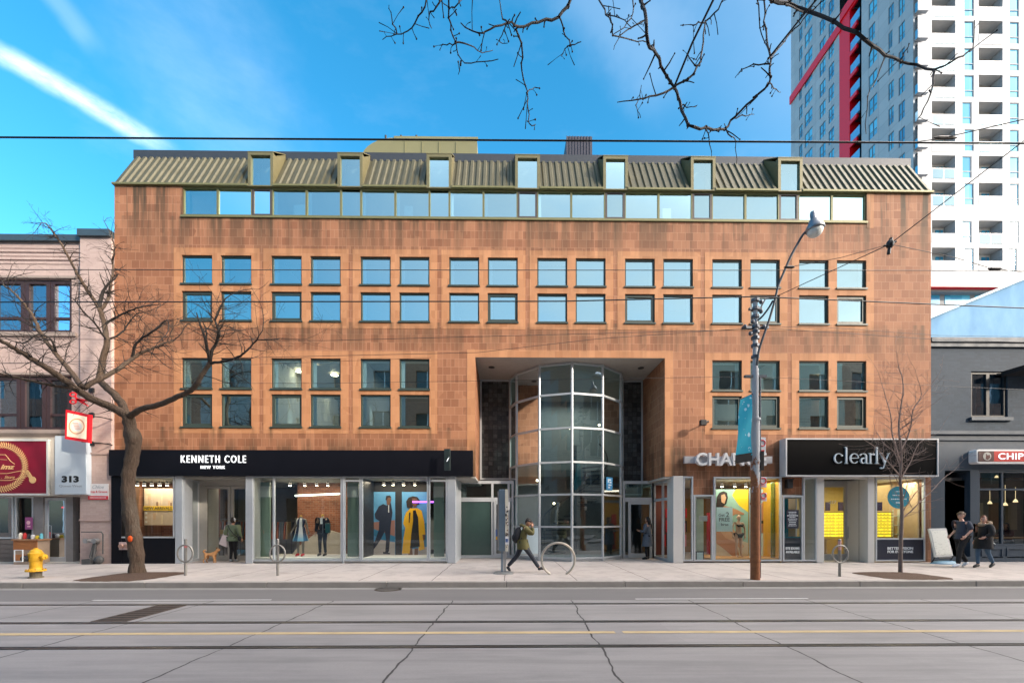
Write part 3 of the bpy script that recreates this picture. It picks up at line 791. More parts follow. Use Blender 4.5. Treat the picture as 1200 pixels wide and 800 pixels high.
w2 = front(296, 401, 558, 657, (321,)); pier(401, 403, d=.1)
w3 = front(403, 423, 558, 657, rail=563); w4 = front(423.5, 502, 558, 657); w5 = front(502.5, 524, 558, 657, rail=563)
pier(524, 534, d=1.9)
YP_ = 16.7
# display of the left shop
a, b_ = w2[0], w2[1]
fl = MB().box(a, w5[1], YS+.08, 17.35, .16, .34); fl.build('display_floor', DISPW, bld)
MB().box(PX(350,17.5), w3[1]+.3, 17.4, 17.5, .3, 3.2).build('display_back', BRKRED, bld)
gr = P(345,600,17.45)
st_ = MB(); st_.prism([(PX(345,17.3),.34),(PX(402,17.3),.34),(PX(402,17.3),PZ(400,625,17.3)),(PX(385,17.3),PZ(400,620,17.3)),(PX(370,17.3),PZ(365,626,17.3)),(PX(352,17.3),PZ(352,640,17.3))], 17.1, 17.3)
st_.build('display_prop', M('sand_prop', (.52,.46,.38), .85), bld)
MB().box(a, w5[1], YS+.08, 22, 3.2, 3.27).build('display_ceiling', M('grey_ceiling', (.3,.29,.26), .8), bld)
MB().box(w3[1]+.02, w3[1]+.05, YS+.2, YP_+.1, .3, 3.2).build('display_side', M('display_black', (.012,.012,.014), .5), bld)
# green glass fins beside the show windows
fin = M('frosted_green_panel', (.16,.24,.20), .35, var=.15, sc=2)
for u0, u1 in ((297,317),(404,421),(505,521)):
    x0, x1 = PX(u0,15.9), PX(u1,15.9); g = MB(); g.box(x0+.1, x1-.02, 15.9, 15.95, .35, 3.1)
    g.box(x0+.1, x1-.02, 15.86, 15.98, 2.55, 2.95, 1); g.build('display_panel', [fin, M('panel_band', (.4,.46,.44), .4)], bld)
spots([PX(u,16.3) for u in (340,357,371,384)], 3.06, 16.3); spots([PX(u,16.2) for u in (427,450,461,473,486)], 3.08, 16.2)
spots([PX(u,16.3) for u in (161,169,178,187,196)], 3.06, 16.3)
MB().tube([(PX(346,17.0),17.0,2.66),(PX(398,17.0),17.0,2.74)], .035, 6).build('light_tube', M('tube_light', (.9,.95,.9), .5, emit=(.8,1,.85), es=2), bld)
# clothes racks etc. deep inside
ck = MB(); random.seed(8)
cols = [M('garment_rust', (.30,.08,.03), .9), M('garment_grey', (.12,.13,.15), .9), M('garment_navy', (.03,.04,.08), .9), M('garment_tan', (.35,.25,.15), .9)]
for (ux, yy, n, z0) in ((322,18.2,7,.9),(338,18.8,9,.9),(240,19.5,16,.8),(262,20,18,.8),(250,19.0,8,.8)):
    x = PX(ux, yy); ck.tube([(x-.1,yy,1.75),(x+n*.1,yy,1.75)], .015, 5, 1); ck.tube([(x-.1,yy,1.75),(x-.1,yy,.16)], .015, 5, 1); ck.tube([(x+n*.1,yy,1.75),(x+n*.1,yy,.16)], .015, 5, 1)
    for i in range(n):
        w = random.uniform(.03,.045); xx = x+i*.1; k = random.randrange(4) if i else 0
        ck.add([(xx-w,yy-.22,z0),(xx+w,yy-.22,z0),(xx+w,yy+.22,z0),(xx-w,yy+.22,z0),(xx-w*.6,yy-.16,1.62),(xx+w*.6,yy-.16,1.62),(xx+w*.6,yy+.16,1.62),(xx-w*.6,yy+.16,1.62)],
               [(3,2,1,0),(4,5,6,7),(0,1,5,4),(1,2,6,5),(2,3,7,6),(3,0,4,7)], k)
ck.build('clothes_rail', cols, bld)
fx = MB().box(PX(244,18), PX(270,18), 17.6, 18.2, .16, 1.0, 0); fx.box(PX(244,18)+.1, PX(270,18)-.1, 17.7, 18.1, 1.0, 1.12, 1); fx.box(PX(252,17.9), PX(262,17.9), 17.7, 18, 1.12, 1.3, 2)
fx.build('display_table', [M('dark_wood', (.08,.045,.025), .5), cols[3], M('basket_yellow', (.45,.28,.05), .7)], bld)
# window card with the yellow strip
q0, q1 = P(169,572,16.6), P(203,615,16.6)
pm = MB().box(q0.x, q1.x, 16.60, 16.62, q1.z, q0.z, 0)
random.seed(12)
W_, H_ = q1.x-q0.x, q0.z-q1.z
for i in range(14):
    x = q0.x+random.uniform(.02,.85)*W_; z = q1.z+random.uniform(0,.7)*H_
    pm.box(x, x+random.uniform(.03,.16), 16.598-.0004*i, 16.60, z, z+random.uniform(.15,.3)*H_, random.choice((1,2,3,3)))
pm.box(q0.x, q1.x, 16.575, 16.585, q1.z+.40*H_, q1.z+.52*H_, 4)
pm.merge(text_mb('NEW ARRIVALS', q0.x+.03, q1.x-.03, q1.z+.42*H_, q1.z+.50*H_, 16.574, .003, .02, mi=5))
for k in range(3): pm.box(q0.x+.05, q0.x+.13, 16.58, 16.584, q1.z+(.06+.12*k)*H_, q1.z+(.12+.12*k)*H_, 6)
po = pm.build('window_poster', [M('poster_cream', (.62,.50,.38), .6), M('poster_brown', (.25,.15,.10), .6), M('poster_sand', (.75,.62,.42), .6), M('poster_peach', (.65,.45,.30), .6), M('strip_yellow', (.85,.55,.01), .5), M('strip_text', (.06,.05,.04), .6), DISPW])
tag(po, 'sepia shop poster crossed by a yellow strip reading NEW ARRIVALS', 'poster')
# black partition with the two fashion posters
YP = 16.7
pt0, pt1 = PX(424,YP), PX(503,YP)
MB().box(pt0, pt1, YP+.03, YP+.12, .3, 3.2).build('display_back', M('display_black', (.012,.012,.014), .5), bld)
def poly_px(mb, pts, Y, mi, d=.003):
    q = [P(u, v, Y) for u, v in pts]; mb.prism([(p.x, p.z) for p in q], Y-d, Y, mi)
def px_poster(name, label, box, Y, shapes, mats, bg):
    mb = MB(); a_, b2 = P(box[0],box[1],Y), P(box[2],box[3],Y)
    mb.box(a_.x, b2.x, Y, Y+.02, b2.z, a_.z, 0)
    for i, (mi, pts) in enumerate(shapes): poly_px(mb, pts, Y-.0035*i, mi, .0030)
    return tag(mb.build(name, mats), label, 'poster')
SKY_ = poster_mat('sky', (.10,.32,.58)); SEA = poster_mat('sea', (.03,.20,.36)); SND = poster_mat('ground', (.42,.38,.36)); SUIT = poster_mat('navy', (.012,.016,.035)); SKIN_B = poster_mat('brown_skin', (.16,.075,.04)); YLW = poster_mat('yellow', (.78,.42,.01)); BLK = poster_mat('black', (.012,.012,.014)); HAIRP = poster_mat('hair', (.02,.012,.01)); REDM = poster_mat('terracotta', (.35,.16,.12)); WHP = poster_mat('white', (.7,.75,.78))
px_poster('fashion_poster', 'poster of a figure in a dark suit striding along a shoreline', (432.5,576,463,656), YP, [
 (2, [(432.6,612),(462.8,609),(462.8,633),(432.6,624)]), (1, [(432.6,617),(445,622),(462.8,628),(462.8,634),(448,632),(432.6,624)]), (3, [(432.6,636),(447,632),(462.8,635),(462.8,655.8),(432.6,655.8)]),
 (4, [(453,592),(458,589),(460,600),(458,615),(457,630),(456,645),(454.5,647),(451.5,647),(452.5,632),(451,622),(447,630),(442,638),(436,646),(433.5,645),(440,632),(444,620),(444.5,610),(440,607),(439,602),(444,593),(449,590)]),
 (4, [(449,646),(457,647.5),(457,649),(449,648.5)]), (4, [(432.8,644),(437,647),(436,648.5),(432.8,647)]),
 (5, [(452.5,583),(454,581),(457.5,581.5),(458.5,585),(457,591),(453.5,591)]), (6, [(451.8,585),(452.8,580.5),(457,580),(458.8,583),(455,582.5),(453,586)]), (7, [(455,591.5),(456,591.5),(456,600),(455,600)]),
 ], [SKY_, SEA, REDM, SND, SUIT, SKIN_B, HAIRP, WHP], 0)
px_poster('fashion_poster', 'poster of a curly haired figure in a long yellow coat over a black dress', (471,576,501,656), YP, [
 (1, [(471.2,620),(500.8,612),(500.8,640),(471.2,645)]), (2, [(471.2,645),(500.8,640),(500.8,655.8),(471.2,655.8)]),
 (4, [(478,642),(483,641),(484,655.8),(479,655.8)]), (4, [(486,642),(490,642),(489.5,655.8),(485,655.8)]),
 (3, [(476,600),(481,595),(489,595),(494,598),(497,610),(498.5,626),(496,628),(497.5,643),(491,645),(489,620),(486,603),(484,620),(480,648),(469.8+1.4,648),(473,630),(475,618),(472.5,613),(474,605)]),
 (5, [(484,598),(487,597),(490,606),(491,625),(492,640),(480.5,642),(482,625),(484,610)]),
 (6, [(476,587),(479,582.5),(484,581),(489,582),(492,586),(491,591),(485,590),(483,595),(477,594.5)]), (4, [(483,583.5),(488.5,583.5),(489.8,588),(488,593),(485,594.5),(483,590)]), (4, [(495,626),(498,626),(498,632),(496,633)]),
 (5, [(479.5,600),(481,600),(480,612),(479,612)]) ], [SKY_, SEA, SND, YLW, SKIN_B, BLK, HAIRP], 0)
MB().box(PX(483,16.2), PX(508,16.2), 16.25, 16.27, 2.36, 2.42).build('light_tube', M('violet_tube', (.4,.1,.9), .5, emit=(.35,.08,1), es=2.2), bld)

# ---- fascia of the left shop, with lettering
WLET = M('white_letter', (.85,.86,.88), .5, var=.03, emit=(.8,.9,1), es=.35)
ft, fb = PZ(300,527,15.2), PZ(300,557.2,15.2)
sg = thing('shop_sign', 'long black fascia over the left shop with bold white two line lettering', 'sign', (-8, 15.2, fb))
MB().box(PX(127.5,15.2), PX(554,15.2), 15.2, YF-.02, fb, ft).build('fascia_board', BLACK, sg)
l = text_mb('KENNETH COLE', PX(212,15.18), PX(288,15.18), PZ(250,542,15.18), PZ(250,533.3,15.18), 15.199, .03, .0, spacing=1.3); l.build('lettering', WLET, sg)
l = text_mb('NEW YORK', PX(235,15.18), PX(263.5,15.18), PZ(250,549,15.18), PZ(250,545.3,15.18), 15.199, .02, .018, spacing=1.35); l.build('lettering', WLET, sg)
bl = thing('blade_sign', 'small dark projecting sign with pale mark above the long black fascia end', 'sign', (PX(524,15), 15.1, 3.6))
x = PX(524,14.8); a = MB().prismz([(x-.10,14.75),(x+.10,14.72),(x+.12,14.78),(x-.08,14.81)], PZ(524,551,14.8), PZ(524,526,14.8)); a.tube([(x,14.78,4.1),(x,15.2,4.1)], .015, 6)
a.build('sign_panel', M('sign_dark', (.02,.03,.03), .4), bl); MB().prism([(x-.01,3.70),(x+.03,3.74),(x+.08,3.86),(x+.03,3.80)], 14.700, 14.712).build('mark', WLET, bl)

# ---- right shops
YSR = YS
pier(789, 800.5, d=.6, mat=M('cream_aluminium', (.56,.55,.53), .45, .1, .06))
front(800.5, 812, 558, 657); w7 = front(813, 836, 579.5, 657, (834.5,)); w8 = front(836.5, 915.5, 558.5, 657); w9 = front(917, 940.5, 580.5, 657)
w10 = front(941, 957, 559, 657); pier(957.5, 966, d=1.0, mat=M('cream_aluminium', (.56,.55,.53), .45, .1, .06)); pier(1017, 1025, d=1.0, mat=M('cream_aluminium', (.56,.55,.53), .45, .1, .06))
w11 = front(1025.5, 1083.5, 559.5, 657, rail=631)
MB().box(PX(917,YS)-.02, PX(941,YS), YF-.02, YF+.1, zb-.12, zb+.02).build('lintel', CONC, bld)
MB().box(PX(812,YS), PX(836,YS), YF-.02, YF+.1, zb-.12, zb+.02).build('lintel', CONC, bld)
# middle shop interior
xa, xb = PX(801,YS), PX(916,YS)
g = MB().box(xa, xb, YS+.08, 20, .15, .2, 0); g.box(xa, xb, YS+.3, 20, 3.2, 3.27, 1); g.box(xa-.05, xb, 20, 20.1, .15, 3.27, 2); g.box(xb, xb+.06, YS+.1, 20, .15, 3.27, 3)
g.box(xa, w8[0]+.1, 18.4, 18.5, .15, 3.2, 4); g.box(w8[0]-.02, w8[1], YS+.08, 17.3, .2, .3, 5)
g.build('shop_interior', [FLOORM, INTW, M('back_wall_amber', (.30,.16,.05), .7), M('yellow_wall', (.62,.34,.03), .6), M('red_brown_wall', (.16,.05,.04), .7), M('display_orange', (.55,.28,.06), .6)], bld)
random.seed(15); gm = MB()
for i in range(34):
    x = random.uniform(xa+.2, w8[0]); z = random.choice((.6,1.2,1.8)); y = 17.6+random.uniform(0,.6); w = random.uniform(.05,.1)
    gm.box(x, x+w, y, y+.05, z, z+random.uniform(.3,.5), random.randrange(3))
for z in (.55,1.15,1.75,2.3): gm.tube([(xa+.1,17.9,z+.1),(w8[0],17.9,z+.1)], .012, 5, 2)
gm.box(PX(828,17.5), PX(833,17.5), 17.3, 17.5, .3, 2.0, 0)
gm.build('stock', [M('red_stock', (.5,.01,.02), .6), M('pink_stock', (.6,.2,.22), .7), M('dark_stock', (.05,.03,.03), .7)], bld)
MB().box(PX(816,15.8), PX(824.5,15.8), 15.8, 15.86, .2, 2.6).build('display_panel', M('pale_green_panel', (.50,.60,.52), .4), bld)
# posters and mannequin display
YQ = 16.5
SK1 = poster_mat('tan_skin', (.48,.25,.14)); SK2 = poster_mat('tan_skin_light', (.60,.36,.22)); TURQ = poster_mat('turquoise', (.30,.52,.46)); YEL2 = poster_mat('bright_yellow', (.85,.62,.03)); SANDW = poster_mat('pale_rock', (.60,.56,.46)); LTB = poster_mat('light_blue', (.62,.84,.90)); GRN = poster_mat('teal_water', (.09,.30,.28)); TXT = poster_mat('grey_text', (.12,.14,.16)); TNK = poster_mat('lens_tint', (.20,.12,.08))
px_poster('swimwear_poster', 'tall poster of a reclining figure in swimwear against turquoise and yellow', (839,573,877,653), YQ, [
 (2, [(862,573.2),(876.8,573.2),(876.8,600),(866,592),(858,580)]), (3, [(839.2,632),(850,626),(876.8,636),(876.8,652.8),(839.2,652.8)]),
 (4, [(839.2,622),(846,620),(858,630),(864,640),(866,650),(860,652.8),(850,644),(839.2,636)]), (5, [(844,622),(858,618),(866,628),(872,640),(868,644),(860,634),(850,630)]),
 (4, [(841,594),(847,592),(856,594),(864,597),(872,601),(872,603),(862,602),(856,606),(855,618),(846,622),(840,620)]),
 (6, [(839.2,592),(840,582),(843,577),(848,575),(852,577),(853,583),(851,590),(845,596),(840,598)]), (5, [(845,580),(849,578.5),(851,583),(849,590),(845.5,588)]), (7, [(840,604),(854,604),(855,609),(841,610)]) ],
 [TURQ, SKY_, YEL2, SANDW, SK1, SK2, HAIRP, BLK], 0)
px_poster('swimwear_poster', 'poster of a standing figure with raised arms above a pale blue block', (892,573,905,653), YQ, [
 (1, [(892.2,625),(904.8,625),(904.8,652.8),(892.2,652.8)]), (2, [(892.2,605),(904.8,603),(904.8,614),(892.2,614)]), (3, [(892.2,590),(897,583),(899.5,586),(897,594),(898,603),(897,612),(895,624),(892.2,624)]), (4, [(892.2,610),(897.5,609),(896.5,613),(892.2,613)]), (3, [(896,584),(900,590),(898,598),(896.5,597),(897.5,590)])],
 [poster_mat('pale_sky', (.35,.52,.60)), LTB, GRN, SK1, BLK], 0)
pc = MB(); a_, b2 = P(839.8,594,15.6), P(858.5,622.5,15.6); pc.box(a_.x, b2.x, 15.6, 15.612, b2.z, a_.z, 0)
w_ = b2.x-a_.x; h_ = a_.z-b2.z
pc.merge(text_mb('Get', a_.x+.12*w_, a_.x+.5*w_, b2.z+.62*h_, b2.z+.74*h_, 15.599, .002, .01, mi=1)); pc.merge(text_mb('2', a_.x+.58*w_, a_.x+.78*w_, b2.z+.60*h_, b2.z+.80*h_, 15.599, .002, .01, mi=1))
pc.merge(text_mb('FREE', a_.x+.15*w_, a_.x+.82*w_, b2.z+.42*h_, b2.z+.57*h_, 15.599, .002, .015, mi=1)); pc.merge(text_mb('bras', a_.x+.28*w_, a_.x+.74*w_, b2.z+.24*h_, b2.z+.35*h_, 15.599, .002, .01, mi=1))
tag(pc.build('offer_card', [LTB, TXT]), 'pale blue card in the window reading Get 2 FREE', 'poster')
MB().box(PX(878.5,15.7), PX(881,15.7), 15.7, 15.72, .3, 2.9).build('display_panel', LTB, bld)
MB().box(PX(906,16.3), PX(915,16.3), 16.6, 16.7, .3, 3.1).build('display_panel', M('yellow_wall', (.8,.48,.03), .6), bld)
MB().box(PX(907,15.6), PX(915,15.6), 15.75, 15.8, .3, 3.1).build('display_panel', GL_GREEN, bld)
spots([PX(u,16.1) for u in (846,861,874)], 3.02, 16.1)
# small framed notice at the foot of the glass
a_, b2 = P(815.5,645.5,15.5), P(825,656,15.5)
nb = MB().box(a_.x, b2.x, 15.5, 15.52, .2, a_.z, 0); nb.box(a_.x+.04, b2.x-.04, 15.495, 15.5, .25, a_.z-.04, 1); tag(nb.build('framed_notice', [M('notice_frame', (.03,.06,.08), .5), LTB]), 'small framed notice on the floor inside the shop glass', 'notice')
nb = MB().box(PX(819,15.5), PX(829,15.5), 15.5, 15.51, 1.66, 1.86, 0); tag(nb.build('paper_notice', [WHP]), 'small white paper notice taped to the glass above the framed notice', 'notice')
# navy panels of the optician
NAVY = M('navy_panel', (.010,.014,.032), .45); TEAL = M('teal_panel', (.004,.21,.29), .5)
x0, x1 = w9[0]+.05, w9[1]-.05; zz = PZ(928,630,YS)
n1 = MB().box(x0, x1, YS+.03, YS+.05, .2, zz, 0); n1.box(x0, x1, YS+.028, YS+.05, zz, zz+.05, 1); n1.box(x0, x0+.33, YS+.25, YS+.27, zz, 2.55, 1)
n1.merge(text_mb('EYE EXAMS', x0+.07, x1-.06, zz-.42, zz-.33, YS-.001, .002, .03, mi=2)); n1.merge(text_mb('AVAILABLE', x0+.07, x1-.06, zz-.55, zz-.46, YS-.001, .002, .03, mi=2))
yy0, yy1 = PZ(928,619,YS), PZ(928,597,YS); n1.box(x0+.1, x1-.09, YS-.001, YS+.007, yy0, yy1, 0)
random.seed(5)
for i in range(9):
    z_ = yy1-.07-i*.062; w_ = random.uniform(.10,.17) if i != 2 else .2; cx = (x0+x1)/2
    x_ = cx-w_
    while x_ < cx+w_: l_ = random.uniform(.02,.05); n1.box(x_, min(x_+l_, cx+w_), YS-.004, YS-.001, z_-(.022 if i != 2 else .034), z_, 2); x_ += l_+.012
n1.build('window_graphic', [NAVY, TEAL, WHP], bld)
x0, x1 = w11[0]+.05, w11[1]-.05; zz = PZ(1054,631.5,YS)
n2 = MB().box(x0, x1, YS+.0, YS+.05, .2, zz, 0); n2.box(x0, x1, YS-.002, YS+.05, zz, zz+.04, 1)
xa_, xb_ = PX(1040,YS), PX(1070,YS)
n2.merge(text_mb('BETTER VISION', xa_, xb_, PZ(1055,643.5,YS), PZ(1055,640.5,YS), YS-.001, .002, .03, mi=2)); n2.merge(text_mb('FOR EVERYONE', xa_, xb_, PZ(1055,647.5,YS), PZ(1055,644.5,YS), YS-.001, .002, .03, mi=2))
n2.build('window_graphic', [NAVY, TEAL, WHP], bld); n2 = MB()
cq = P(1053,582.5,YS); n2.lathe([(.405,0),(.405,.006)], (cq.x, YS+.0, cq.z), 40, 1, 'y')
for i, (w_, h_) in enumerate(((.10,.03),(.22,.04),(.27,.04),(.10,.06))):
    z_ = cq.z+.2-.14*i; x_ = cq.x-w_
    while x_ < cq.x+w_: l_ = .03+.02*((i+int(x_*31)) % 2); n2.box(x_, x_+l_*.7, YS-.004, YS+.0, z_, z_+h_, 2); x_ += l_+.01
n2.build('window_graphic', [NAVY, TEAL, WHP], bld)
# optician's recessed entrance and glowing shelves
ye = 16.3; c0, c1 = PX(966,YS), PX(1017,YS); xd = PX(997,ye)
g = MB().box(c0, c1, YS+.02, ye+.1, 3.2, 3.27); g.build('entrance_soffit', M('cream_aluminium', (.56,.55,.53), .45, .1, .06), bld)
WG = M('warm_grey_frame', (.42,.41,.39), .5, .15)
door(c0+.02, xd-.12, .16, 3.1, ye, mat=WG, w=.13, hx=xd-.18)
g = MB().box(xd-.11, xd+.0, ye-.04, ye+.06, .15, 3.2); g.box(c0, xd, ye-.03, ye+.06, 3.1, 3.2)
y2 = YS+.35
for f in (0.05, 1): x_ = xd+(c1-xd)*f; y_ = ye+(y2-ye)*f; g.box(x_-.035, x_+.035, y_-.035, y_+.035, .15, 3.2)
for z_ in (.15, 3.08): g.prismz([(xd,ye-.03),(c1,y2-.03),(c1,y2+.03),(xd,ye+.03)], z_, z_+.12)
o = g.build('entrance_cheek', WG, bld); MB().quad((xd,ye,.27),(c1,y2,.27),(c1,y2,3.08),(xd,ye,3.08)).build('pane', GL_SHOP, o)
text_mb('317', PX(974,16.2), PX(982,16.2), PZ(978,590,16.2), PZ(978,586,16.2), ye-.012, .004, .02).build('house_number', WHP, bld)
xa, xb = w10[0], w11[1]
g = MB().box(xa-.02, xb, YS+.1, 20.6, .14, .17, 0); g.box(xa, xb, YS+.3, 20.6, 3.2, 3.26, 1); g.box(xa-.5, xb, 19.0, 19.1, .15, 3.27, 2); g.box(xa-.06, xa-.0, YS+.3, 20.6, .15, 3.27, 1); g.box(xb-.06, xb, YS+.2, 20.6, .15, 3.27, 3)
g.box(PX(1046,16.5), xb, 16.5, 16.6, .15, 3.2, 3)
g.build('shop_interior', [FLOORM, INTW, M('warm_tan_wall', (.48,.36,.14), .7), M('peach_wall', (.50,.36,.24), .7)], bld)
GLOW = M('shelf_glow', (.9,.75,.05), .5, emit=(1,.72,.04), es=.55); SHELF = M('shelf_dark', (.16,.12,.03), .5)
for (ua, ub, yy) in ((968,981,18.2),(981.5,993,18.2),(1003,1012,18.0),(1027,1047,16.1)):
    x0, x1 = PX(ua,yy), PX(ub,yy); z0, z1 = PZ((ua+ub)/2, 629, yy), PZ((ua+ub)/2, 600, yy)
    g = MB().box(x0, x1, yy+.1, yy+.14, z0, z1, 0)
    n = 8
    for i in range(n+1): z_ = z0+(z1-z0)*i/n; g.box(x0, x1-.005, yy, yy+.1, z_-.012, z_+.012, 1)
    random.seed(ua)
    for i in range(n):
        z_ = z0+(z1-z0)*i/n+.014; x_ = x0+.04
        while x_ < x1-.12: 
            if random.random() < .85: g.tube([(x_,yy+.03,z_+.03),(x_+.035,yy+.03,z_+.045),(x_+.07,yy+.03,z_+.03)], .008, 4, 1)
            x_ += .13
    g.box(x0, x1, yy-.03, yy+.3, .16, z0-.08, 2)
    g.build('lit_shelf', [GLOW, SHELF, M('oak_cabinet', (.40,.26,.07), .5)], bld)
for (ua, ub, yy) in ((968,973,18.1),(983,991,18.1),(1005,1010,17.9),(1028,1034,16.05)):
    MB().box(PX(ua,yy), PX(ub,yy), yy, yy+.05, PZ(ua,598,yy), PZ(ua,588,yy)).build('wall_screen', M('screen_purple', (.03,.02,.08), .3), bld)
g = MB()
for u in (1044,1052): 
    x = PX(u,16.3)
    for z in (1.15,1.5,1.85): g.box(x, x+.2, 16.2, 16.45, z, z+.02)
    for xx in (x, x+.2): g.box(xx-.01, xx+.01, 16.2, 16.22, .2, 2.1)
g.build('glass_display_stand', M('acrylic', (.6,.7,.66), .2), bld)

# ---- signs on the right
sg = thing('shop_sign', 'silver block capitals on a metal bar above the swimwear window', 'sign', (PX(853,15.3), 15.3, 3.6))
SIL = M('silver_letter', (.72,.73,.75), .35, .35, .05)
z0, z1 = PZ(853,545.5,15.25), PZ(853,530.5,15.25)
MB().box(PX(802.5,15.3), PX(905.5,15.3), 15.32, 15.44, z0+.10, z1-.11).build('bar', M('sign_bar', (.42,.42,.45), .4, .5), sg)
text_mb('CHANGE', PX(815,15.25), PX(897,15.25), z0, z1, 15.318, .14, .02, spacing=1.05).build('lettering', SIL, sg)
zt, zbm = PZ(1010,513.5,15.15), PZ(1010,558,15.15); x0, x1 = PX(920.5,15.15), PX(1099.5,15.15)
sg = thing('shop_sign', 'black box sign in a white rim with white lowercase serif lettering', 'sign', ((x0+x1)/2, 15.15, zbm))
MB().box(x0+.03, x1-.03, 15.16, YF-.01, zbm+.03, zt-.03).build('board', M('sign_black', (.003,.003,.0035), .5, spec=.05), sg)
MB().frame(x0, x1, zbm, zt, 15.13, YF-.012, .045).build('rim', M('grey_rim', (.55,.55,.56), .4), sg)
# serif letters drawn with a broad pen
L = MB(); e = z0
base, xh, asc, des = PZ(1010,542.6,15.12), PZ(1010,531,15.12), PZ(1010,524,15.12), PZ(1010,549.3,15.12)
h = xh-base; T = .048; t_ = .019; y0, y1 = 15.11, 15.158
def X(u): return PX(u, 15.12)
def serif(xc, z, w=.11, up=0): L.box(xc-w/2, xc+w/2, y0, y1, z-.011, z+.011)
def ring(u0, u1, a0, a1, heavy=180):
    cx, rx = (X(u0)+X(u1))/2, (X(u1)-X(u0))/2-.025; n = 22; pts = arc(cx, base+h/2, rx, h/2-.006, a0, a1, n)
    ws = []
    for i in range(n+1):
        an = math.radians(a0+(a1-a0)*i/n); ws.append(t_+(T-t_)*max(0, math.cos(an-math.radians(heavy)))**1.5 if heavy is not None else t_)
    stroke(L, pts, ws, y0, y1); return cx, rx
ring(977.5, 988.5, 45, 320); L.lathe([(.03,0),(.03,.048)], (X(987), y0, base+h*.78), 10, 0, 'y')
x = X(992); L.box(x-T/2, x+T/2, y0, y1, base, asc); serif(x, base); serif(x-.03, asc, .07)
cx, rx = ring(996, 1007, 5, 320); L.box(cx-rx, cx+rx, y0, y1-.003, base+h*.5, base+h*.5+t_)
x = X(1015.3); L.box(x-T/2, x+T/2, y0, y1, base, base+h*.75); stroke(L, arc(x-.11, base+h*.74, .105, h*.24, 0, 165, 10), [T,.05,.04,.03,t_,t_,t_,t_,.03,.04,.05], y0, y1)
cx = X(1012); stroke(L, arc(cx, base+h*.27, .085, h*.26, 60, 330, 14), [t_,.03,.045,.055,T,T,T,.055,.05,.04,.03,t_,t_,t_,t_], y0, y1); stroke(L, [(X(1013), base+h*.52),(x, base+h*.62)], [t_,t_], y0, y1); serif(x+.035, base, .07)
x = X(1020.2); L.box(x-T/2, x+T/2, y0, y1, base, xh); serif(x, base); serif(x-.03, xh, .07); stroke(L, arc(x+.085, base+h*.55, .085, h*.42, 180, 70, 8), t_, y0, y1); L.lathe([(.032,0),(.032,.048)], (x+.125, y0, xh-.035), 10, 0, 'y')
x = X(1027.8); L.box(x-T/2, x+T/2, y0, y1, base, asc); serif(x, base); serif(x-.03, asc, .07)
xa_, xb_, xm = X(1032.6), X(1041.5), X(1037.3); stroke(L, [(xa_, xh),(xm, base+.02)], [T,T], y0, y1); stroke(L, [(xb_, xh),(xm, base),(xm-.06, des+.03),(xm-.13, des+.02)], [t_,t_,t_,.035], y0, y1)
L.lathe([(.032,0),(.032,.048)], (xm-.14, y0, des+.04), 10, 0, 'y'); serif(xa_, xh, .10); serif(xb_, xh, .09)
L.build('lettering', M('pale_blue_letter', (.52,.60,.66), .5, var=.03), sg, fixn=True)
# flood lamp on the wall, small box lamp under the sign
fl = thing('wall_floodlight', 'black floodlight on a short arm fixed to the tiles left of the blue banner', 'light', (PX(824,15.2), 15.2, 5))
q = P(825,495,15.1); MB().tube([(q.x+.35,YF,q.z+.12),(q.x+.2,15.2,q.z+.08),(q.x,15.1,q.z)], .025, 6).build('arm', BLKMET, fl)
MB().box(q.x-.16, q.x+.06, 15.0, 15.15, q.z-.11, q.z+.09).build('lamp_head', BLKMET, fl, bevel=.02)
q = P(927,567,15.3); fl = MB().box(q.x-.1, q.x+.1, 15.33, YF, q.z-.14, q.z+.16); fl.box(q.x-.12,q.x+.12,15.3,15.4,q.z+.16,q.z+.2)
tag(fl.build('wall_box', BLKMET, bevel=.01), 'small black box fixed to the tiles just under the black rimmed sign', 'fixture')
# ================================================================== left neighbour
nb = thing('brick_shop_building', 'two storey pinkish painted brick building with shops, left of the terracotta one', 'building', (-18, YF, .15))
YN = 15.55
zr = PZ(60, 277, YN)
XN0 = -26; XP = PX(99, YN)
BRN = M('dark_brown_frame', (.045,.022,.022), .5)
hu = [(0,85)]
wz = [(PZ(45,389,YN), PZ(45,327,YN)), (PZ(45,503,YN), PZ(45,440,YN))]
holes = []
for z0, z1 in wz:
    holes += [(PX(-180,YN), PX(-30,YN), z0, z1), (PX(-12,YN), PX(84,YN), z0, z1)]
mb = MB(); holes_wall(mb, XN0, XP, PZ(60,512,YN), zr-.2, holes, .25, fy(YN))
mb.quad((XN0,YN,.15),(XN0,YN,zr),(XN0,30,zr),(XN0,30,.15)); mb.quad((XN0,YN+.3,zr-.35),(XL-.02,YN+.3,zr-.35),(XL-.02,30,zr-.35),(XN0,30,zr-.35))
for i in range(5): mb.box(XN0, XP, YN-.02-.02*(i % 2), YN+.02, zr-1.0+.14*i, zr-.93+.14*i)
mb.build('wall', BRKPINK, nb, fixn=False)
pk = MB().box(XP, XL-.01, YN-.16, YN+.3, .15, zr-.02)
for v in (520, 533, 610): z = PZ(110, v, YN); pk.box(XP-.01, XL-.012, YN-.2, YN-.14, z, z+.06)
pk.build('pilaster', BRKPINK, nb)
cp = MB().box(XN0, XP+.1, YN-.12, YN+.3, zr-.22, zr); cp.box(XP-.02, XL-.008, YN-.26, YN+.35, zr-.12, zr+.12)
cp.build('coping', M('coping_metal', (.06,.09,.11), .5, .4), nb)
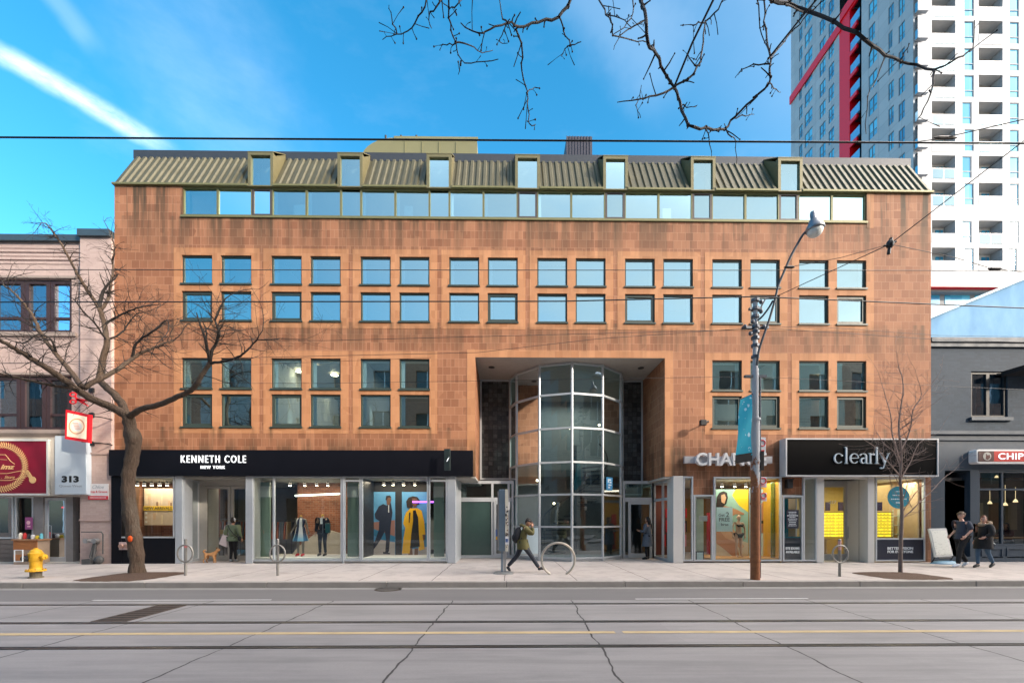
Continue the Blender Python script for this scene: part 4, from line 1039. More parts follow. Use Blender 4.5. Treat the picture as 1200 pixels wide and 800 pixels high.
for (z0, z1) in wz:
    MB().box(XN0, PX(90,YN), YN-.07, YN+.02, z0-.16, z0-.02).build('sill', M('sill_stone', (.30,.24,.21), .85, bump=.004), nb)
    MB().box(PX(-190,YN), PX(90,YN), YN-.05, YN+.02, z1+.02, z1+.1).build('lintel', M('sill_stone', (.30,.24,.21), .85), nb)
GL_N = glass('old_window_glass', (.4,.5,.55), (.7,.85,1), .30, 0, .1)
for (z0, z1), us in ((wz[0], (-12,27,57,84.5)), (wz[1], (-12,22,52,82))):
    for i in range(3):
        a_, b2 = PX(us[i],YN)+.05, PX(us[i+1],YN)-.05
        g = MB().frame(a_-.04, b2+.04, z0, z1, YN+.06, YN+.2, .14, .1); mid_ = z0+(z1-z0)*.28
        if z0 < 8 and i != 1 or z0 > 8: g.box(a_, b2, YN+.08, YN+.18, mid_-.04, mid_+.04)
        o = g.build('window', BRN, nb); MB().box(a_+.08, b2-.08, YN+.13, YN+.14, z0+.08, z1-.1).build('pane', GL_N, o)
        c = MB().box(a_+.1, a_+.2, YN+.3, YN+.33, z0+.1, z1-.1).build('curtain_or_lit_reveal', BLIND, o)
for (z0, z1) in wz:
    a_, b2 = PX(-180,YN), PX(-30,YN); g = MB().frame(a_, b2, z0, z1, YN+.06, YN+.2, .14)
    for k in (1, 2): g.box(a_+(b2-a_)*k/3-.07, a_+(b2-a_)*k/3+.07, YN+.06, YN+.2, z0, z1)
    o = g.build('window', BRN, nb); MB().box(a_, b2, YN+.13, YN+.14, z0, z1).build('pane', GL_N, o)
g = MB().box(XN0+.1, XL-.1, 20, 20.1, .15, zr-.4, 0)
for z in (3.9, 8.0): g.box(XN0+.1, XL-.1, YN+.4, 20, z-.2, z, 0)
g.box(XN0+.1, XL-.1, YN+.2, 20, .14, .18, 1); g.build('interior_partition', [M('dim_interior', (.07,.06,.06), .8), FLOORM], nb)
# ground floor
YG = 15.6
zh = PZ(50,581,YN)
GREYW = M('weathered_timber', (.15,.13,.12), .85, var=.35, sc=3)
MB().box(XN0, XP, YN+.02, YN+.3, zh-.02, PZ(60,512,YN)).build('fascia', M('fascia_cream', (.55,.50,.44), .7), nb)
cr = MB(); cr.prismx([(YN+.02, PZ(40,512,YN)),(YN-.14, PZ(40,508,YN)),(YN-.14, PZ(40,505,YN)),(YN+.02, PZ(40,504,YN))], XN0, PX(100,YN)); cr.build('cornice', M('sill_stone', (.30,.24,.21), .85), nb)
def nfront(u0, u1, v0, v1, mat=WHITEF):
    a_, b2 = PX(u0,YG), PX(u1,YG); z1, z0 = PZ(30,v0,YG), PZ(30,v1,YG)
    g = MB().frame(a_, b2, z0, z1, YG, YG+.1, .06).build('shop_window', mat, nb); MB().box(a_+.06, b2-.06, YG+.04, YG+.05, z0+.06, z1-.06).build('pane', GL_SHOP, g)
nfront(-110, 15.5, 581, 631, WHITEF); nfront(17, 39, 581, 631, WHITEF)
wd = MB(); wd.box(XN0, PX(40,YG), YG-.02, YG+.15, .15, PZ(30,632,YG))
for i in range(5): wd.box(XN0, PX(40,YG), YG-.035, YG-.015, .2+.16*i, .33+.16*i)
wd.build('timber_base', GREYW, nb)
wp = MB().box(PX(40,YG), PX(51,YG), YG-.02, YG+.2, .15, zh); wp.box(PX(78,YG), PX(86,YG), YG-.02, YG+.2, .15, zh); wp.build('timber_post', M('grey_post', (.22,.21,.21), .7, var=.2), nb)
door(PX(51.5,YG), PX(77.5,YG), .2, PZ(64,583,YG), YG+.05, parent=nb, hx=PX(54.5,YG), w=.09)
door(PX(87,YG), PX(97,YG), .2, PZ(91,583,YG), YG+.25, parent=nb, mat=M('grey_door', (.24,.25,.25), .5), w=.13)
MB().box(PX(97,YG), XP+.02, YG+.25, YG+.5, .15, zh).build('yellow_jamb', M('ochre_paint', (.45,.28,.02), .6), nb)
MB().box(XN0, XP, YG-.25, YG+.6, .14, .2).build('step', CONC, nb)
g = MB().box(PX(53,17), PX(77,17), 17, 17.5, .2, .98, 0); g.box(PX(50,16.5), PX(80,16.5), 16.4, 16.6, .98, 1.1, 1); g.build('counter', [M('mustard_counter', (.42,.28,.04), .6), M('dark_wood', (.08,.045,.025), .5)], nb)
# barber-like shop sign: maroon light box with a gold wreath, cut by the frame on the left
sg = thing('shop_sign', 'maroon box sign with gold wreath and italic lettering at the far left', 'sign', (-19, 15.3, 2.7))
MAR = M('maroon_panel', (.22,.004,.022), .4, var=.05); GOLD = M('gold_print', (.72,.46,.20), .5)
x0, x1 = PX(-55,15.3), PX(55,15.3); z1, z0 = PZ(30,516.5,15.3), PZ(30,578,15.3)
MB().frame(x0-.06, x1+.06, z0-.06, z1+.06, 15.28, 15.5, .06).build('rim', M('sign_rim_cream', (.66,.66,.62), .5), sg)
MB().box(x0, x1, 15.31, 15.49, z0, z1).build('face', MAR, sg)
W = MB(); c = P(0, 547, 15.3); ry = 25.5*.0306; rx = 28.5*.0306
for k in range(72):
    an = math.radians(5*k-90)
    if 20 < (5*k-90) % 360 < 0: continue
    bx, bz = c.x+rx*math.cos(an), c.z+ry*math.sin(an)
    for r_ in (-1, 1):
        tx, tz = -math.sin(an), math.cos(an); nx, nz = math.cos(an)*r_, math.sin(an)*r_
        W.prism([(bx,bz),(bx+nx*.045-tx*.005,bz+nz*.045-tz*.005),(bx+nx*.125+tx*.06,bz+nz*.125+tz*.06),(bx+nx*.05+tx*.045,bz+nz*.05+tz*.045)], 15.3, 15.31)
stroke(W, [(c.x+rx*math.cos(math.radians(a_)), c.z+ry*math.sin(math.radians(a_))) for a_ in range(-90,271,6)], .012, 15.302, 15.31)
W.merge(text_mb('imz', PX(0.5,15.3), PX(17.5,15.3), PZ(9,549.5,15.3), PZ(9,544,15.3), 15.309, .008, .03, shear=.35))
hat = [(-12,540),(-6,536),(-3,532.5),(6,532.5),(9,536),(12,540),(17,543.5)]
stroke(W, [(PX(u,15.3), PZ(10,v,15.3)) for u, v in hat], .02, 15.302, 15.31); stroke(W, [(PX(u,15.3), PZ(10,v,15.3)) for u, v in ((-9,538.5),(0,538),(8,538.5))], .015, 15.302, 15.31)
stroke(W, [(PX(u,15.3), PZ(10,v,15.3)) for u, v in ((-10,554.5),(8,554.5),(18,552.5),(26,551),(33,555))], .02, 15.302, 15.31); stroke(W, [(PX(u,15.3), PZ(10,v,15.3)) for u, v in ((-10,562.5),(12,562.5),(24,559.5),(33,557.5),(33,552))], .02, 15.302, 15.31)
W.merge(text_mb('Store', PX(5,15.3), PX(17,15.3), PZ(9,560.5,15.3), PZ(9,557,15.3), 15.309, .008, .0, shear=.4))
W.merge(text_mb('.', PX(1,15.3), PX(2,15.3), PZ(9,560.5,15.3), PZ(9,560,15.3), 15.309, .008, .0))
stroke(W, [(PX(u,15.3), PZ(10,v,15.3)) for u, v in ((31,552),(34,556),(37,561))], .12, 15.302, 15.31); W.lathe([(.12,0),(.12,.01)], (PX(38,15.3), 15.3, PZ(38,562,15.3)), 16, 0, 'y')
W.build('lettering', GOLD, sg)
sg = thing('address_sign', 'pale blue panel with bold black street number 313', 'sign', (PX(82,15.2), 15.2, 2.7))
x0, x1 = PX(64,15.2), PX(101,15.2); z1, z0 = PZ(82,510.5,15.2), PZ(82,579,15.2)
MB().box(x0, x1, 15.2, 15.5, z0, z1).build('board', M('pale_blue_board', (.50,.57,.63), .5, var=.04), sg, bevel=.01)
MB().box(PX(56.5,15.25), x0-.01, 15.34, 15.5, z0-.02, z1-.1).build('side_strip', M('cream_strip', (.58,.52,.44), .6), sg)
text_mb('313', PX(72.5,15.2), PX(92.5,15.2), PZ(82,565,15.2), PZ(82,557.3,15.2), 15.199, .008, .05).build('lettering', BLKMET, sg)
text_mb('Queen West', PX(69.5,15.2), PX(96,15.2), PZ(82,571,15.2), PZ(82,567.5,15.2), 15.199, .006, .0).build('lettering', M('grey_letter', (.3,.34,.38), .5), sg)
nt = MB(); a_, b2 = P(103,566.5,15.35), P(126.5,585,15.35); yq = YN-.17
nt.box(a_.x, b2.x, yq-.02, yq-.001, b2.z, a_.z, 0); nt.box(a_.x, b2.x, yq-.024, yq-.0201, b2.z, b2.z+.13, 1)
nt.merge(text_mb('Chloe', a_.x+.15, b2.x-.15, a_.z-.17, a_.z-.05, yq-.021, .004, .0, shear=.3, mi=2)); nt.merge(text_mb('Drop & Groove', a_.x+.03, b2.x-.03, a_.z-.34, a_.z-.24, yq-.021, .004, .01, mi=1)); 
x_ = a_.x+.06
while x_ < b2.x-.08: nt.box(x_, x_+.03, yq-.027, yq-.024, b2.z+.05, b2.z+.085, 0); x_ += .045
tag(nt.build('wall_notice', [M('notice_white', (.7,.68,.68), .5), M('notice_red', (.62,.03,.05), .5), M('grey_letter', (.3,.34,.38), .5)]), 'white notice with red lettering and red foot strip on the pink pilaster', 'sign')
# projecting red sign with scissors
RED = M('sign_red', (.75,.01,.02), .45, var=.05)
sg = thing('hanging_sign', 'red framed square sign with red scissors above it, projecting from the pink pilaster', 'sign', (PX(90,14.6), 14.6, 4.4))
ys_ = 14.7
def q_(u, v): p = P(u, v, ys_); return (p.x, p.z)
pts = [q_(77,479.5), q_(104.5,485.5), q_(103.5,518.5), q_(76,514)]
cxm = sum(p[0] for p in pts)/4; czm = sum(p[1] for p in pts)/4
MB().prism(pts, ys_, ys_+.12).build('sign_box', RED, sg)
f2 = MB().prism([(cxm+(p[0]-cxm)*.82, czm+(p[1]-czm)*.80) for p in pts], ys_-.008, ys_-.001, 0)
for r_, m_ in ((.27,1),(.23,0),(.17,2)): f2.lathe([(r_,0),(r_,.003)], (cxm+.0, ys_-.012-(.3-r_)*.02, czm), 28, m_, 'y')
for i in range(5): f2.box(cxm-.13+.02*i, cxm+.05+.02*i, ys_-.0185, ys_-.0165, czm+.10-.05*i, czm+.118-.05*i, 1)
f2.build('sign_face', [M('face_cream', (.85,.68,.5), .5, emit=(1,.8,.55), es=.12), M('face_orange', (.8,.35,.2), .5), M('face_white', (.85,.82,.78), .5)], sg)
sc = MB()
for (a1, b1, dz) in (((90,467),(103,475.5),1),((90,468),(103.5,469.5),-1)):
    p1, p2 = q_(*a1), q_(*b1); stroke(sc, [p1, ((p1[0]+p2[0])/2,(p1[1]+p2[1])/2), p2], [.06,.09,.015], ys_, ys_+.03)
for u, v in ((85,462),(85,470.5)):
    p = q_(u, v); sc.tube([(p[0]+.10*math.cos(t*math.pi/8), ys_+.015, p[1]+.065*math.sin(t*math.pi/8)) for t in range(16)], .022, 6, closed=True)
stroke(sc, [q_(87,464), q_(91,468.5)], [.05,.06], ys_, ys_+.03); stroke(sc, [q_(87,470), q_(91,467.5)], [.05,.06], ys_, ys_+.03)
sc.build('scissors', RED, sg)
br = MB()
for v in (486, 517): p = P(104,v,ys_); br.tube([(p.x-.3,ys_+.06,p.z),(p.x+.12,ys_+.3,p.z),(p.x+.15,15.4,p.z)], .018, 6)
for v in (486, 519.5, 457): p = P(107,v,15.35); br.box(p.x-.08, p.x+.08, 15.33, 15.42, p.z-.08, p.z+.08)
br.build('bracket', BLKMET, sg)
# ================================================================== right neighbour
rb = thing('restaurant_building', 'low slate blue painted brick building right of the terracotta one', 'building', (20, YF, .15))
YR2 = 15.62; XR0, XR1 = XR+.02, 30
SLATE = M('slate_blue_paint', (.034,.053,.078), .55, var=.1, sc=2)
ztop = PZ(1150,402,YR2)
wa, wb_, wz0, wz1 = PX(1138,YR2), PX(1181,YR2), PZ(1160,489,YR2), PZ(1160,435,YR2)
dr0, dr1 = PX(1107,YR2), PX(1137,YR2); sw0 = PX(1146.5,YR2); zsh = PZ(1160,551,YR2)
mb = MB(); holes_wall(mb, XR0, XR1, PZ(1150,505,YR2), ztop, [(wa, wb_, wz0, wz1), (wa+3.2, wb_+3.2, wz0, wz1)], .2, fy(YR2))
mb.quad((XR1,YR2,.15),(XR1,30,.15),(XR1,30,ztop),(XR1,YR2,ztop)); mb.quad((XR0,YR2,ztop-.4),(XR1,YR2,ztop-.4),(XR1,30,ztop-.4),(XR0,30,ztop-.4))
mb.build('wall', BRKBLUE, rb, fixn=False)
g = MB(); holes_wall(g, XR0, XR1, .15, PZ(1150,505,YR2), [(dr0, dr1, .15, zsh, 1.6), (sw0, XR1-.2, .75, zsh, .15)], .2, fy(YR2-.004)); g.build('shopfront', SLATE, rb, fixn=False)
MB().quad((dr0,YR2+1.55,.15),(dr1,YR2+1.55,.15),(dr1,YR2+1.55,zsh),(dr0,YR2+1.55,zsh)).build('door', M('black_door', (.006,.007,.012), .5), rb)
g = MB()
for v0, v1, d in ((397,402,.14),(402,407,.08),(505,509,.09),(514,516,.06)):
    g.box(XR0-.0, XR1, YR2-d, YR2+.01, PZ(1150,v1,YR2), PZ(1150,v0,YR2))
g.box(wa-.08, wb_+.1, YR2-.1, YR2+.05, wz0-.12, wz0); g.box(XR0, XR1, YR2-.03, YR2, .15, .35)
g.build('moulding', SLATE, rb)
for s_ in (0, 3.2):
    g = MB().frame(wa+s_, wb_+s_, wz0, wz1, YR2+.05, YR2+.15, .09); g.box((wa+wb_)/2+s_-.06, (wa+wb_)/2+s_+.06, YR2+.052, YR2+.148, wz0, wz1)
    o = g.build('window', M('black_window_frame', (.015,.017,.02), .5), rb); MB().box(wa+s_, wb_+s_, YR2+.1, YR2+.105, wz0, wz1).build('pane', GL_N, o)
    for hh in (0,1):
        cxx = wa+s_+.12+hh*.66; cu = MB(); n = 12
        vs = []; 
        for i in range(n+1): vs += [(cxx+.48*i/n, YR2+.35+.03*math.sin(i*2.1), wz0+.05), (cxx+.48*i/n, YR2+.35+.02*math.sin(i*2.1+1), wz1)]
        c_ = cu.add(vs, [(2*i,2*i+2,2*i+3,2*i+1) for i in range(n)]).build('curtain_or_lit_reveal', M('grey_curtain', (.35,.36,.36), .9), o)
def grid_win(x0, x1, z0, z1, xs, zz):
    g = MB().frame(x0, x1, z0, z1, YR2+.02, YR2+.12, .06)
    for x in xs: g.box(x-.035, x+.035, YR2+.022, YR2+.118, z0, z1)
    for z in zz: g.box(x0, x1, YR2+.024, YR2+.116, z-.035, z+.035)
    o = g.build('shop_window', SLATE, rb); MB().box(x0, x1, YR2+.06, YR2+.066, z0, z1).build('pane', GL_SHOP, o)
grid_win(sw0+.02, XR1-.22, .76, zsh-.02, [PX(u,YR2) for u in (1175.5,1205,1235,1265)], [PZ(1160,573,YR2)])
g = MB(); 
for k in range(5): xx = sw0+.1+k*.95; g.frame(xx, xx+.8, .3, .66, YR2-.03, YR2, .04)
g.build('base_panel', SLATE, rb)
g = MB().box(XR0, XR1-.1, 22, 22.1, .15, 3.3, 0); g.box(XR0, XR1-.1, YR2+.3, 22, 3.2, 3.3, 1); g.box(XR0, XR1-.1, YR2+1.7, 22, .14, .18, 2); g.box(dr1, dr1+.1, YR2+.2, 22, .15, 3.2, 0); g.box(XR0, XR0+.1, YR2+.2, 22, .15, 3.2, 0)
g.box(sw0-.05, XR1-.3, YR2+.25, YR2+.6, 1.0, 1.05, 3)
for i in range(10):
    x = sw0+.5+i*.9; g.box(x, x+.5, 21.9, 22, 1.2, 2.6, 4 if i % 2 else 3)
g.build('interior_partition', [INTD, M('dark_ceiling', (.05,.05,.05), .8), FLOORM, M('wood_ledge', (.35,.18,.08), .5), M('cream_wall', (.5,.45,.35), .7)], rb)
g = MB(); 
for u, v, y in ((1178,592,18),(1190,588,19),(1160,590,20),(1168,560,20)): p = P(u, v, y); g.lathe([(.09,0),(.05,.1),(.01,.14)], p, 10); g.tube([(p.x,p.y,p.z+.1),(p.x,p.y,3.2)], .008, 4)
g.build('pendant_lamp', M('pendant_shade', (.5,.45,.35), .5, emit=(1,.75,.4), es=.5), rb)
sg = thing('shop_sign', 'long rounded red and brown restaurant sign with white capitals in a white rim', 'sign', (PX(1180,15.3), 15.3, 3.8))
x0 = PX(1146,15.3); z1, z0 = PZ(1170,526,15.3), PZ(1170,542.5,15.3); x1 = x0+4.05
def rrect(x0, x1, z0, z1, r, n=5):
    o = []
    for cx, cz, a0 in ((x1-r,z0+r,-90),(x1-r,z1-r,0),(x0+r,z1-r,90),(x0+r,z0+r,180)): o += arc(cx, cz, r, r, a0, a0+90, n)
    return o
MB().prism(rrect(x0,x1,z0,z1,.09), 15.34, YR2).build('rim', M('white_rim', (.78,.78,.78), .4), sg)
bd = MB().prism([(a_, b_) for a_, b_ in rrect(x0+.05,x0+.62,z0+.07,z1-.07,.03)], 15.32, 15.339, 0); bd.box(x0+.56, x1-.05, 15.322, 15.339, z0+.07, z1-.07, 1)
bd.lathe([(.15,0),(.15,.006)], (x0+.36, 15.312, (z0+z1)/2), 20, 2, 'y'); bd.prism([(x0+.30,(z0+z1)/2-.1),(x0+.38,(z0+z1)/2-.13),(x0+.47,(z0+z1)/2-.05),(x0+.44,(z0+z1)/2+.06),(x0+.37,(z0+z1)/2+.03),(x0+.32,(z0+z1)/2+.10)], 15.306, 15.311, 3)
bd.build('face', [M('sign_brown', (.06,.015,.012), .5), M('sign_brick_red', (.42,.018,.01), .5, emit=(.8,.05,.02), es=.05), M('sign_grey', (.42,.40,.36), .5), M('sign_brown2', (.09,.02,.015), .5)], sg)
tw = (PX(1201,15.3)-PX(1170.5,15.3))/4
text_mb('CHIPOTLE', PX(1170.5,15.3), PX(1170.5,15.3)+tw*8*1.02, z0+.14, z1-.14, 15.32, .012, .012, spacing=1.1).build('lettering', WLET, sg)
g = MB().box(PX(1185,15.3), XR1-.5, 14.9, YR2, PZ(1190,437,15.3), PZ(1190,432,15.3)); g.build('ledge', BLKMET, rb)
# gabled blue shed behind
Yg = 23
pts = [P(1060,386,Yg), P(1200,328,Yg), P(1260,302,Yg), P(1420,370,Yg)]
zb_ = 4
m = MB().prism([(pts[0].x,zb_)]+[(p.x,p.z) for p in pts]+[(pts[-1].x,zb_)], Yg, 34)
gs = thing('gabled_building', 'pale blue gable wall rising behind the slate blue restaurant', 'building', (pts[1].x, Yg, .15))
m, t, b = mat_base('pale_blue_render'); p = t.pos(); n = t.noise(t.scale(p, (1,1,.4)), 1.2, 5, .6)
t.link(t.mix(t.ramp(n, [(.35,0.0),(.7,1.0)]), (.14,.31,.50), (.22,.42,.60)), b.inputs['Base Color']); b.inputs['Roughness'].default_value = .8; PBL = m
MB().prism([(pts[0].x,zb_)]+[(p.x,p.z) for p in pts]+[(pts[-1].x,zb_)], Yg, 34).build('wall', PBL, gs)
g = MB()
for i in range(3):
    a_, b2 = pts[i], pts[i+1]; g.add([(a_.x,Yg-.12,a_.z+.005),(b2.x,Yg-.12,b2.z+.005),(b2.x,34.1,b2.z+.005),(a_.x,34.1,a_.z+.005),(a_.x,Yg-.12,a_.z+.14),(b2.x,Yg-.12,b2.z+.14),(b2.x,34.1,b2.z+.14),(a_.x,34.1,a_.z+.14)], [(3,2,1,0),(4,5,6,7),(0,1,5,4),(1,2,6,5),(2,3,7,6),(3,0,4,7)])
g.build('roof', M('roof_edge', (.20,.28,.36), .5, .3), gs)

# ================================================================== tower
TX, TY = 44.4, 46.0
TYB = 66.0; FLH = 2.95
m, t, b = mat_base('white_panel_cladding'); p = t.pos(); o = t.xyz(p)
br = t.new('ShaderNodeTexBrick'); br.offset = 0; br.inputs['Scale'].default_value = 1; br.inputs['Brick Width'].default_value = 1.48; br.inputs['Row Height'].default_value = FLH/2; br.inputs['Mortar Size'].default_value = .02
t.link(t.comb(t.math('ADD', o[0], o[1]), t.math('ADD', o[2], .4), 0), br.inputs['Vector'])
br.inputs['Color1'].default_value = (.25,.275,.31,1); br.inputs['Color2'].default_value = (.31,.335,.37,1); br.inputs['Mortar'].default_value = (.13,.15,.17,1)
t.link(t.mix(t.math('MULTIPLY', t.noise(p, .5, 3), .3), br.outputs[0], (.55,.58,.62)), b.inputs['Base Color']); b.inputs['Roughness'].default_value = .5; TWH = m
m, t, b = mat_base('tower_window_glass'); p = t.pos()
vn = t.new('ShaderNodeTexWhiteNoise'); vn.noise_dimensions = '3D'
sn = t.new('ShaderNodeVectorMath', operation='SNAP'); sn.inputs[1].default_value = (1.3,1.3,1.475); t.link(p, sn.inputs[0]); t.link(sn.outputs[0], vn.inputs['Vector'])
t.link(t.mix(vn.outputs[0], (.03,.25,.46), (.12,.50,.72)), b.inputs['Base Color']); b.inputs['Metallic'].default_value = .1; b.inputs['Roughness'].default_value = .12; TGL = m
TRED = M('tower_red_panel', (.70,.001,.012), .4, var=.05); TDK = M('tower_recess', (.58,.57,.57), .7); TSOF = M('balcony_soffit', (.52,.50,.48), .8)
RGL = glass('balcony_glass', (.40,.68,.78), (.7,.95,1.0), .45)
tw = thing('apartment_tower', 'tall white panelled apartment tower with balconies and a red stripe', 'building', (TX+8, TY, 0))
zb0 = PZ(1120, 330, TY)
k0 = PZ(1105, 22.5, TY)            # head of one row of balcony openings
def TXp(u): return PX(u, TY)
nf = 26
kk = round((k0-zb0)/FLH)
rows = [PZ(1105,290,TY), PZ(1105,258,TY)]+[PZ(1105,213.8,TY)+i*FLH for i in range(0, 15)]
TT = 92
cols_b = [(1092,1119.5),(1147,1175)]; cols_w = [(1130,1141.5),(1183,1194.5)]
X2 = TXp(1175)-TXp(1092)+.9
bx = []; wx = []
for s_ in range(4):
    for (ua, ub) in cols_b: 
        if TXp(ub)+s_*(X2+2.2) < 73: bx.append((TXp(ua)+s_*(X2+2.2), TXp(ub)+s_*(X2+2.2)))
    for (ua, ub) in cols_w:
        if TXp(ub)+s_*(X2+2.2) < 73: wx.append((TXp(ua)+s_*(X2+2.2), TXp(ub)+s_*(X2+2.2)))
# drop windows that would run into balconies
wx = [w for w in wx if not any(w[0] < b_[1]+.1 and w[1] > b_[0]-.1 for b_ in bx)]
random.seed(21)
holes = []; bal = []; tww = []
for r, z in enumerate(rows):
    for c, (a_, b2) in enumerate(bx): holes.append((a_, b2, z-2.55, z, 1.25)); bal.append((a_, b2, z-2.55, z, r, c))
    for c, (a_, b2) in enumerate(wx):
        sh = random.choice((0,0,0,-.25)); holes.append((a_+sh, b2+sh, z-2.45, z-.05, .12)); tww.append((a_+sh, b2+sh, z-2.45, z-.05))
# flank windows, on the plane X = TX, running back in Y
def TYp(u): return PXP(u, V0, TX).y
fl_cols = [(1018,1028),(1041,1047.5),(1053,1060.5)]
f2_cols = [(936.5,940.5),(943,952),(960.5,967.5),(971,977.5)]
holesF = []; 
for r, z in enumerate(rows+[rows[-1]+FLH*(i+1) for i in range(3)]):
    for c, (ua, ub) in enumerate(fl_cols+f2_cols):
        dz = (0, .7, 1.4, .6, 0, 1.5, .8)[c]; y0, y1 = TYp(ub), TYp(ua)
        if (r+c) % 5 == 0 and c in (0,1,3): y1 = y1+.0; y0 = y0+.25*(y1-y0)
        holesF.append((y0, y1, z-2.3-dz, z-.35-dz, .12))
redz = 67.7
RY0, RY1 = TYp(1008), TYp(984)     # recess with the red fin
mb = MB(); holes_wall(mb, TX, 74, zb0, TT, holes, 1.7, fy(TY))
fx_ = lambda a, d, z: (TX+d, a, z)
ncols = [(TYp(1075.5)+.0, TYp(1072), z-2.5, z-.1, 1.2) for z in rows]
hF = [h for h in holesF if h[2] > zb0]+[(RY0, RY1, zb0-20, TT, None)]+ncols
holes_wall(mb, TY, TYB, zb0, TT, hF, .12, fx_)
mb.quad((TX,TYB,0),(74,TYB,0),(74,TYB,TT),(TX,TYB,TT)); mb.quad((74,TY,0),(74,TYB,0),(74,TYB,TT),(74,TY,TT)); mb.quad((TX,TY,TT),(74,TY,TT),(74,TYB,TT),(TX,TYB,TT))
mb.build('wall', TWH, tw, fixn=False)
for (ya, yb, z0, z1, d) in ncols:
    pass
g = MB()
for (ya, yb, z0, z1, d) in ncols: g.box(TX+.03, TX+.06, ya, yb, z0, z0+1.0, 1); g.quad((TX+1.1,ya,z0),(TX+1.1,yb,z0),(TX+1.1,yb,z1),(TX+1.1,ya,z1), 0)
g.build('corner_balcony', [TDK, RGL], tw)
# windows: those the photograph shows largest one by one, the rest as one mesh
def tow_win(m, h, side):
    a_, b2, z0, z1 = h[:4]; zm = z0+.75
    if side:
        m.box(TX+.09, TX+.11, a_, b2, z0, z1, 0); 
        for q in (a_+.03, (a_+b2)/2, b2-.03): m.box(TX+.03, TX+.09, q-.035, q+.035, z0, z1, 1)
        for q in (z0+.03, zm, z1-.03): m.box(TX+.035, TX+.085, a_, b2, q-.035, q+.035, 1)
    else:
        m.box(a_, b2, TY+.09, TY+.11, z0, z1, 0)
        for q in (a_+.04, b2-.04): m.box(q-.04, q+.04, TY+.03, TY+.09, z0, z1, 1)
        for q in (z0+.03, zm, z1-.03): m.box(a_, b2, TY+.035, TY+.085, q-.035, q+.035, 1)
TFR = M('tower_window_frame', (.16,.20,.24), .5, .3)
allw = [(h, 0, (h[0]/TY)) for h in tww]+[(h, 1, 0) for h in holesF if h[2] > zb0]
def vis(h, side):
    if side: y = (h[0]+h[1])/2; s_ = F/y; v = V0-(h[3]-H)*s_; return (-20 < v < 200), (h[1]-h[0])*s_*TX/y*(h[3]-h[2])*s_
    s_ = F/TY; v = V0-(h[3]-H)*s_; u = 593+h[0]*s_; return (-20 < v < 340 and u < 1205), (h[1]-h[0])*s_*(h[3]-h[2])*s_
sc_ = sorted([(vis(h, sd)[0], vis(h, sd)[1], i) for i, (h, sd, _) in enumerate(allw)], reverse=True)
big = [i for ok, _, i in sc_ if ok][:98]; rest = MB()
for i, (h, sd, _) in enumerate(allw):
    if i in big: g = MB(); tow_win(g, h, sd); g.build('window', [TGL, TFR], tw)
    else: tow_win(rest, h, sd)
tag(rest.build('window', [TGL, TFR], tw), kind='stuff')
# balconies
solid = {(0,3),(1,0)}
random.seed(31); vb = sorted([(abs((z-30)), i) for i, (_, _, _, z, r, c) in enumerate(bal)])
rest = MB(); rr = MB()
for i, (a_, b2, z0, z1, r, c) in enumerate(bal):
    g = MB(); yb = TY+1.22
    g.box(a_+.01, b2-.01, yb, yb+.05, z0, z1, 0)
    g.box(a_+(b2-a_)*.62, b2-.15, yb-.06, yb-.01, z0, z1-.3, 2); g.box(a_+(b2-a_)*.8-.04, a_+(b2-a_)*.8+.04, yb-.09, yb-.06, z0, z1-.3, 1)
    g.quad((a_+.001,TY+.05,z1-.01),(b2-.001,TY+.05,z1-.01),(b2-.001,yb,z1-.01),(a_+.001,yb,z1-.01), 3)
    # oblique dividing wall, as the photo shows
    g.prismz([(a_+(b2-a_)*.55, yb-.0),(b2-.05, TY+.5),(b2-.02, TY+.5),(b2-.02, yb)], z0, z1-.02, 4) if False else None
    rl = MB(); sol = random.random() < .2
    if sol: rl.box(a_, b2, TY-.02, TY+.06, z0-.02, z0+1.12, 1)
    else:
        rl.box(a_, b2, TY+.0, TY+.03, z0+.05, z0+1.08, 0); rl.box(a_, b2, TY-.01, TY+.04, z0+1.08, z0+1.13, 2)
        for q in (a_+.03, (a_+b2)/2, b2-.03): rl.box(q-.02, q+.02, TY-.012, TY+.0, z0, z0+1.1, 2)
    v = V0-(z1-H)*F/TY; u = 593+a_*F/TY
    if v > -60 and u < 1205:
        o = g.build('balcony', [TDK, TFR, TGL, TSOF, TWH], tw, fixn=False); rl.build('railing', [RGL, TWH, STEEL], o)
    else: rest.merge(g); rr.merge(rl)
tag(rest.build('balcony', [TDK, TFR, TGL, TSOF, TWH], tw, fixn=False), kind='stuff'); tag(rr.build('railing', [RGL, TWH, STEEL], tw), kind='stuff')
# red fin, recessed balconies on the flank, stepped red band
g = MB().box(TX-.05, TX+2.8, RY1-1.7, RY1, 20, redz, 0)
for z in rows: g.box(TX-.05, TX+.2, RY1-2.8, RY1-1.7, z-.6, z-.1, 0)
g.box(TX-.2, TX-.02, RY1-.3, TYB+.1, redz-1.2, redz, 0); g.box(TX-.22, TX-.02, TYp(1008)+0, RY1-.3, redz+.0, redz+1.2, 0)
g.build('red_fin', TRED, tw)
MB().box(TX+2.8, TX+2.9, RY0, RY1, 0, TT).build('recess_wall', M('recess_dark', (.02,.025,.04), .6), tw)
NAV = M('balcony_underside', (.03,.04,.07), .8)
for z in rows+[rows[-1]+FLH, rows[-1]+2*FLH]:
    if z < 30: continue
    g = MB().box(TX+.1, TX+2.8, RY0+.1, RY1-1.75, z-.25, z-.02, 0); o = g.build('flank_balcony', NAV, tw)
    MB().box(TX+.02, TX+.1, RY0+.1, RY1-1.75, z-.05, z+1.05).build('railing', M('blue_rail_glass', (.10,.34,.60), .3, .1, .1), o)
    
